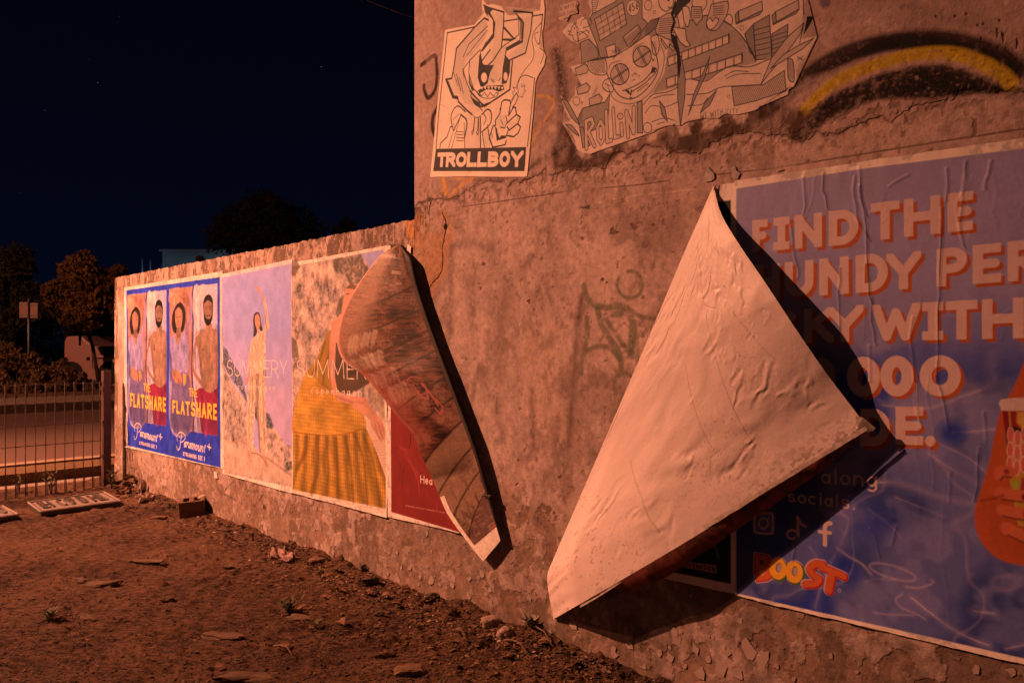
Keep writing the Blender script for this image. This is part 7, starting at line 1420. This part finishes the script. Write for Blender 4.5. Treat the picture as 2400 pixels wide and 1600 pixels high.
# buildings
M_bl = mat("blue_grey_cladding", (.30, .42, .46), .6, .2, noise=(.5, (.22, .30, .34), .2)); M_dk = mat("dark_building", (.03, .03, .04), .9)
FB = empty("flat_roofed_building", tuple(at(460, 815, 70)[:2]) + (0,), "blue-grey flat-roofed building beyond the trees above the low wall", "building")
def bbox_px(name, x0, x1, y0, d, dep, m, parent, zb=0.0):
    a = at(x0, y0, d); b_ = at(x1, y0, d); return MB().box(((a.x + b_.x) / 2, d + dep / 2, (a.z + zb) / 2), (b_.x - a.x, dep, a.z - zb)).build(name, m, parent)
bbox_px("wall", 381, 545, 588, 70, 9, M_bl, FB); a = at(381, 585.5, 69.8); b_ = at(545, 585.5, 69.8); MB().box(((a.x + b_.x) / 2, 74, a.z - .08), (b_.x - a.x + .3, 9.2, .16)).build("roof_edge", mat("roof_trim", (.45, .52, .55), .5), FB)
for k in range(1, 9):
    x = 381 + k * 18; c = at(x, 610, 69.96); MB().box((c.x, 69.97, 4.6), (.05, .05, 9.0)).build("cladding_rib", M_bl, FB)
for i, (x, y) in enumerate(((333, 607), (352, 607), (380, 617), (389, 619))):
    c = at(x, y, 62); tag(MB().tube([Vector((c.x, 62, 0)), Vector((c.x, 62, c.z))], .07, 8).build("flue_pipe", mat("pipe_blue", (.35, .45, .6), .5, .3), None, True), ["tall pale pipe left of the blue-grey building, outer one", "tall pale pipe left of the blue-grey building, inner one", "short pipe touching the left corner of the blue-grey building", "short pipe just inside the left corner of the blue-grey building"][i], "pipe")
HB = empty("house", tuple(at(240, 815, 36)[:2]) + (0,), "dark house behind the orange tree with a few lit windows", "house"); bbox_px("wall", 150, 310, 668, 36, 8, M_dk, HB)
M_lw = mat("lit_window_green", (.3, .4, .2), .5, emit=((.45, .75, .18), .32)); M_lw2 = mat("lit_window_white", (.4, .5, .45), .5, emit=((.55, .75, .6), .30))
for x, y, w_, h__, m in ((257, 733.5, 10, 5.5, M_lw), (262, 765, 11, 5, M_lw), (221, 708, 6, 16, M_lw2), (240, 750, 12, 10, M_lw2), (205, 703, 4, 5, M_lw2), (175, 783, 24, 5, M_lw2), (218, 724, 4, 4, M_lw2)):
    c = at(x, y, 35.95); k = 36 / FPX; f = MB().box((c.x, 35.97, c.z), (w_ * k + .06, .03, h__ * k + .06)).build("window", M_dk, HB); MB().box((c.x, 35.94, c.z), (w_ * k, .02, h__ * k)).build("pane", m, f)
for x, y, w_, h__ in ((645, 560, 20, 7), (660, 568, 12, 8), (677, 540, 6, 10), (632, 560, 10, 6)):
    pass
RB = empty("rear_building", tuple(at(650, 815, 60)[:2]) + (0,), "building with dim bluish windows glimpsed behind the large broad tree", "building"); bbox_px("wall", 600, 720, 548, 60, 6, M_dk, RB); M_lw3 = mat("lit_window_blue", (.3, .35, .5), .5, emit=((.30, .42, .75), .16))
for x, y, w_, h__ in ((640, 560, 16, 7), (661, 562, 10, 9), (681, 553, 7, 8)):
    c = at(x, y, 59.95); k = 60 / FPX; f = MB().box((c.x, 59.97, c.z), (w_ * k + .1, .03, h__ * k + .1)).build("window", M_dk, RB); MB().box((c.x, 59.94, c.z), (w_ * k, .02, h__ * k)).build("pane", M_lw3, f)
# dark low tree line that closes the view
g = np.random.default_rng(5); blobs = [(x, 75 + g.uniform(-4, 4), 1.5 + g.uniform(0, 1.5), 4, 4, 2.2 + g.uniform(0, 2)) for x in np.arange(-110, -8, 4.5)]
tag(foliage("far_tree_line", blobs, 12000, .35, M_f2, None, 9), "dark continuous tree line far behind the road", "tree line", kind="stuff")
# cable and stars
a = at(795, -28, 14); b_ = at(1040, 64, 14); pts = [a.lerp(b_, t_) + Vector((0, 0, -.05 * math.sin(math.pi * t_))) for t_ in np.linspace(-3, 2, 26)]
tag(MB().tube(pts, .007, 5).build("overhead_cable", mat("cable", (.10, .06, .05), .7), None), "thin overhead cable crossing the sky down to the tall wall", "cable")
st = MB()
for x, y, s_ in ((229, 194, .7), (753, 157, .8), (105, 259, .4), (45, 452, .45), (281, 39, .35), (210, 139, .3), (277, 424, .3), (877, 141, .3), (372, 414, .3)):
    c = at(x, y, 900); s_ *= .45; st.add([c + Vector(v) * s_ for v in ((1, 0, 0), (-1, 0, 0), (0, 1, 0), (0, -1, 0), (0, 0, 1), (0, 0, -1))], [(0, 2, 4), (2, 1, 4), (1, 3, 4), (3, 0, 4), (2, 0, 5), (1, 2, 5), (3, 1, 5), (0, 3, 5)])
tag(st.build("stars", mat("starlight", (.2, .25, .5), .5, emit=((.3, .4, .9), .9))), "a few faint stars in the night sky", "stars", kind="stuff")
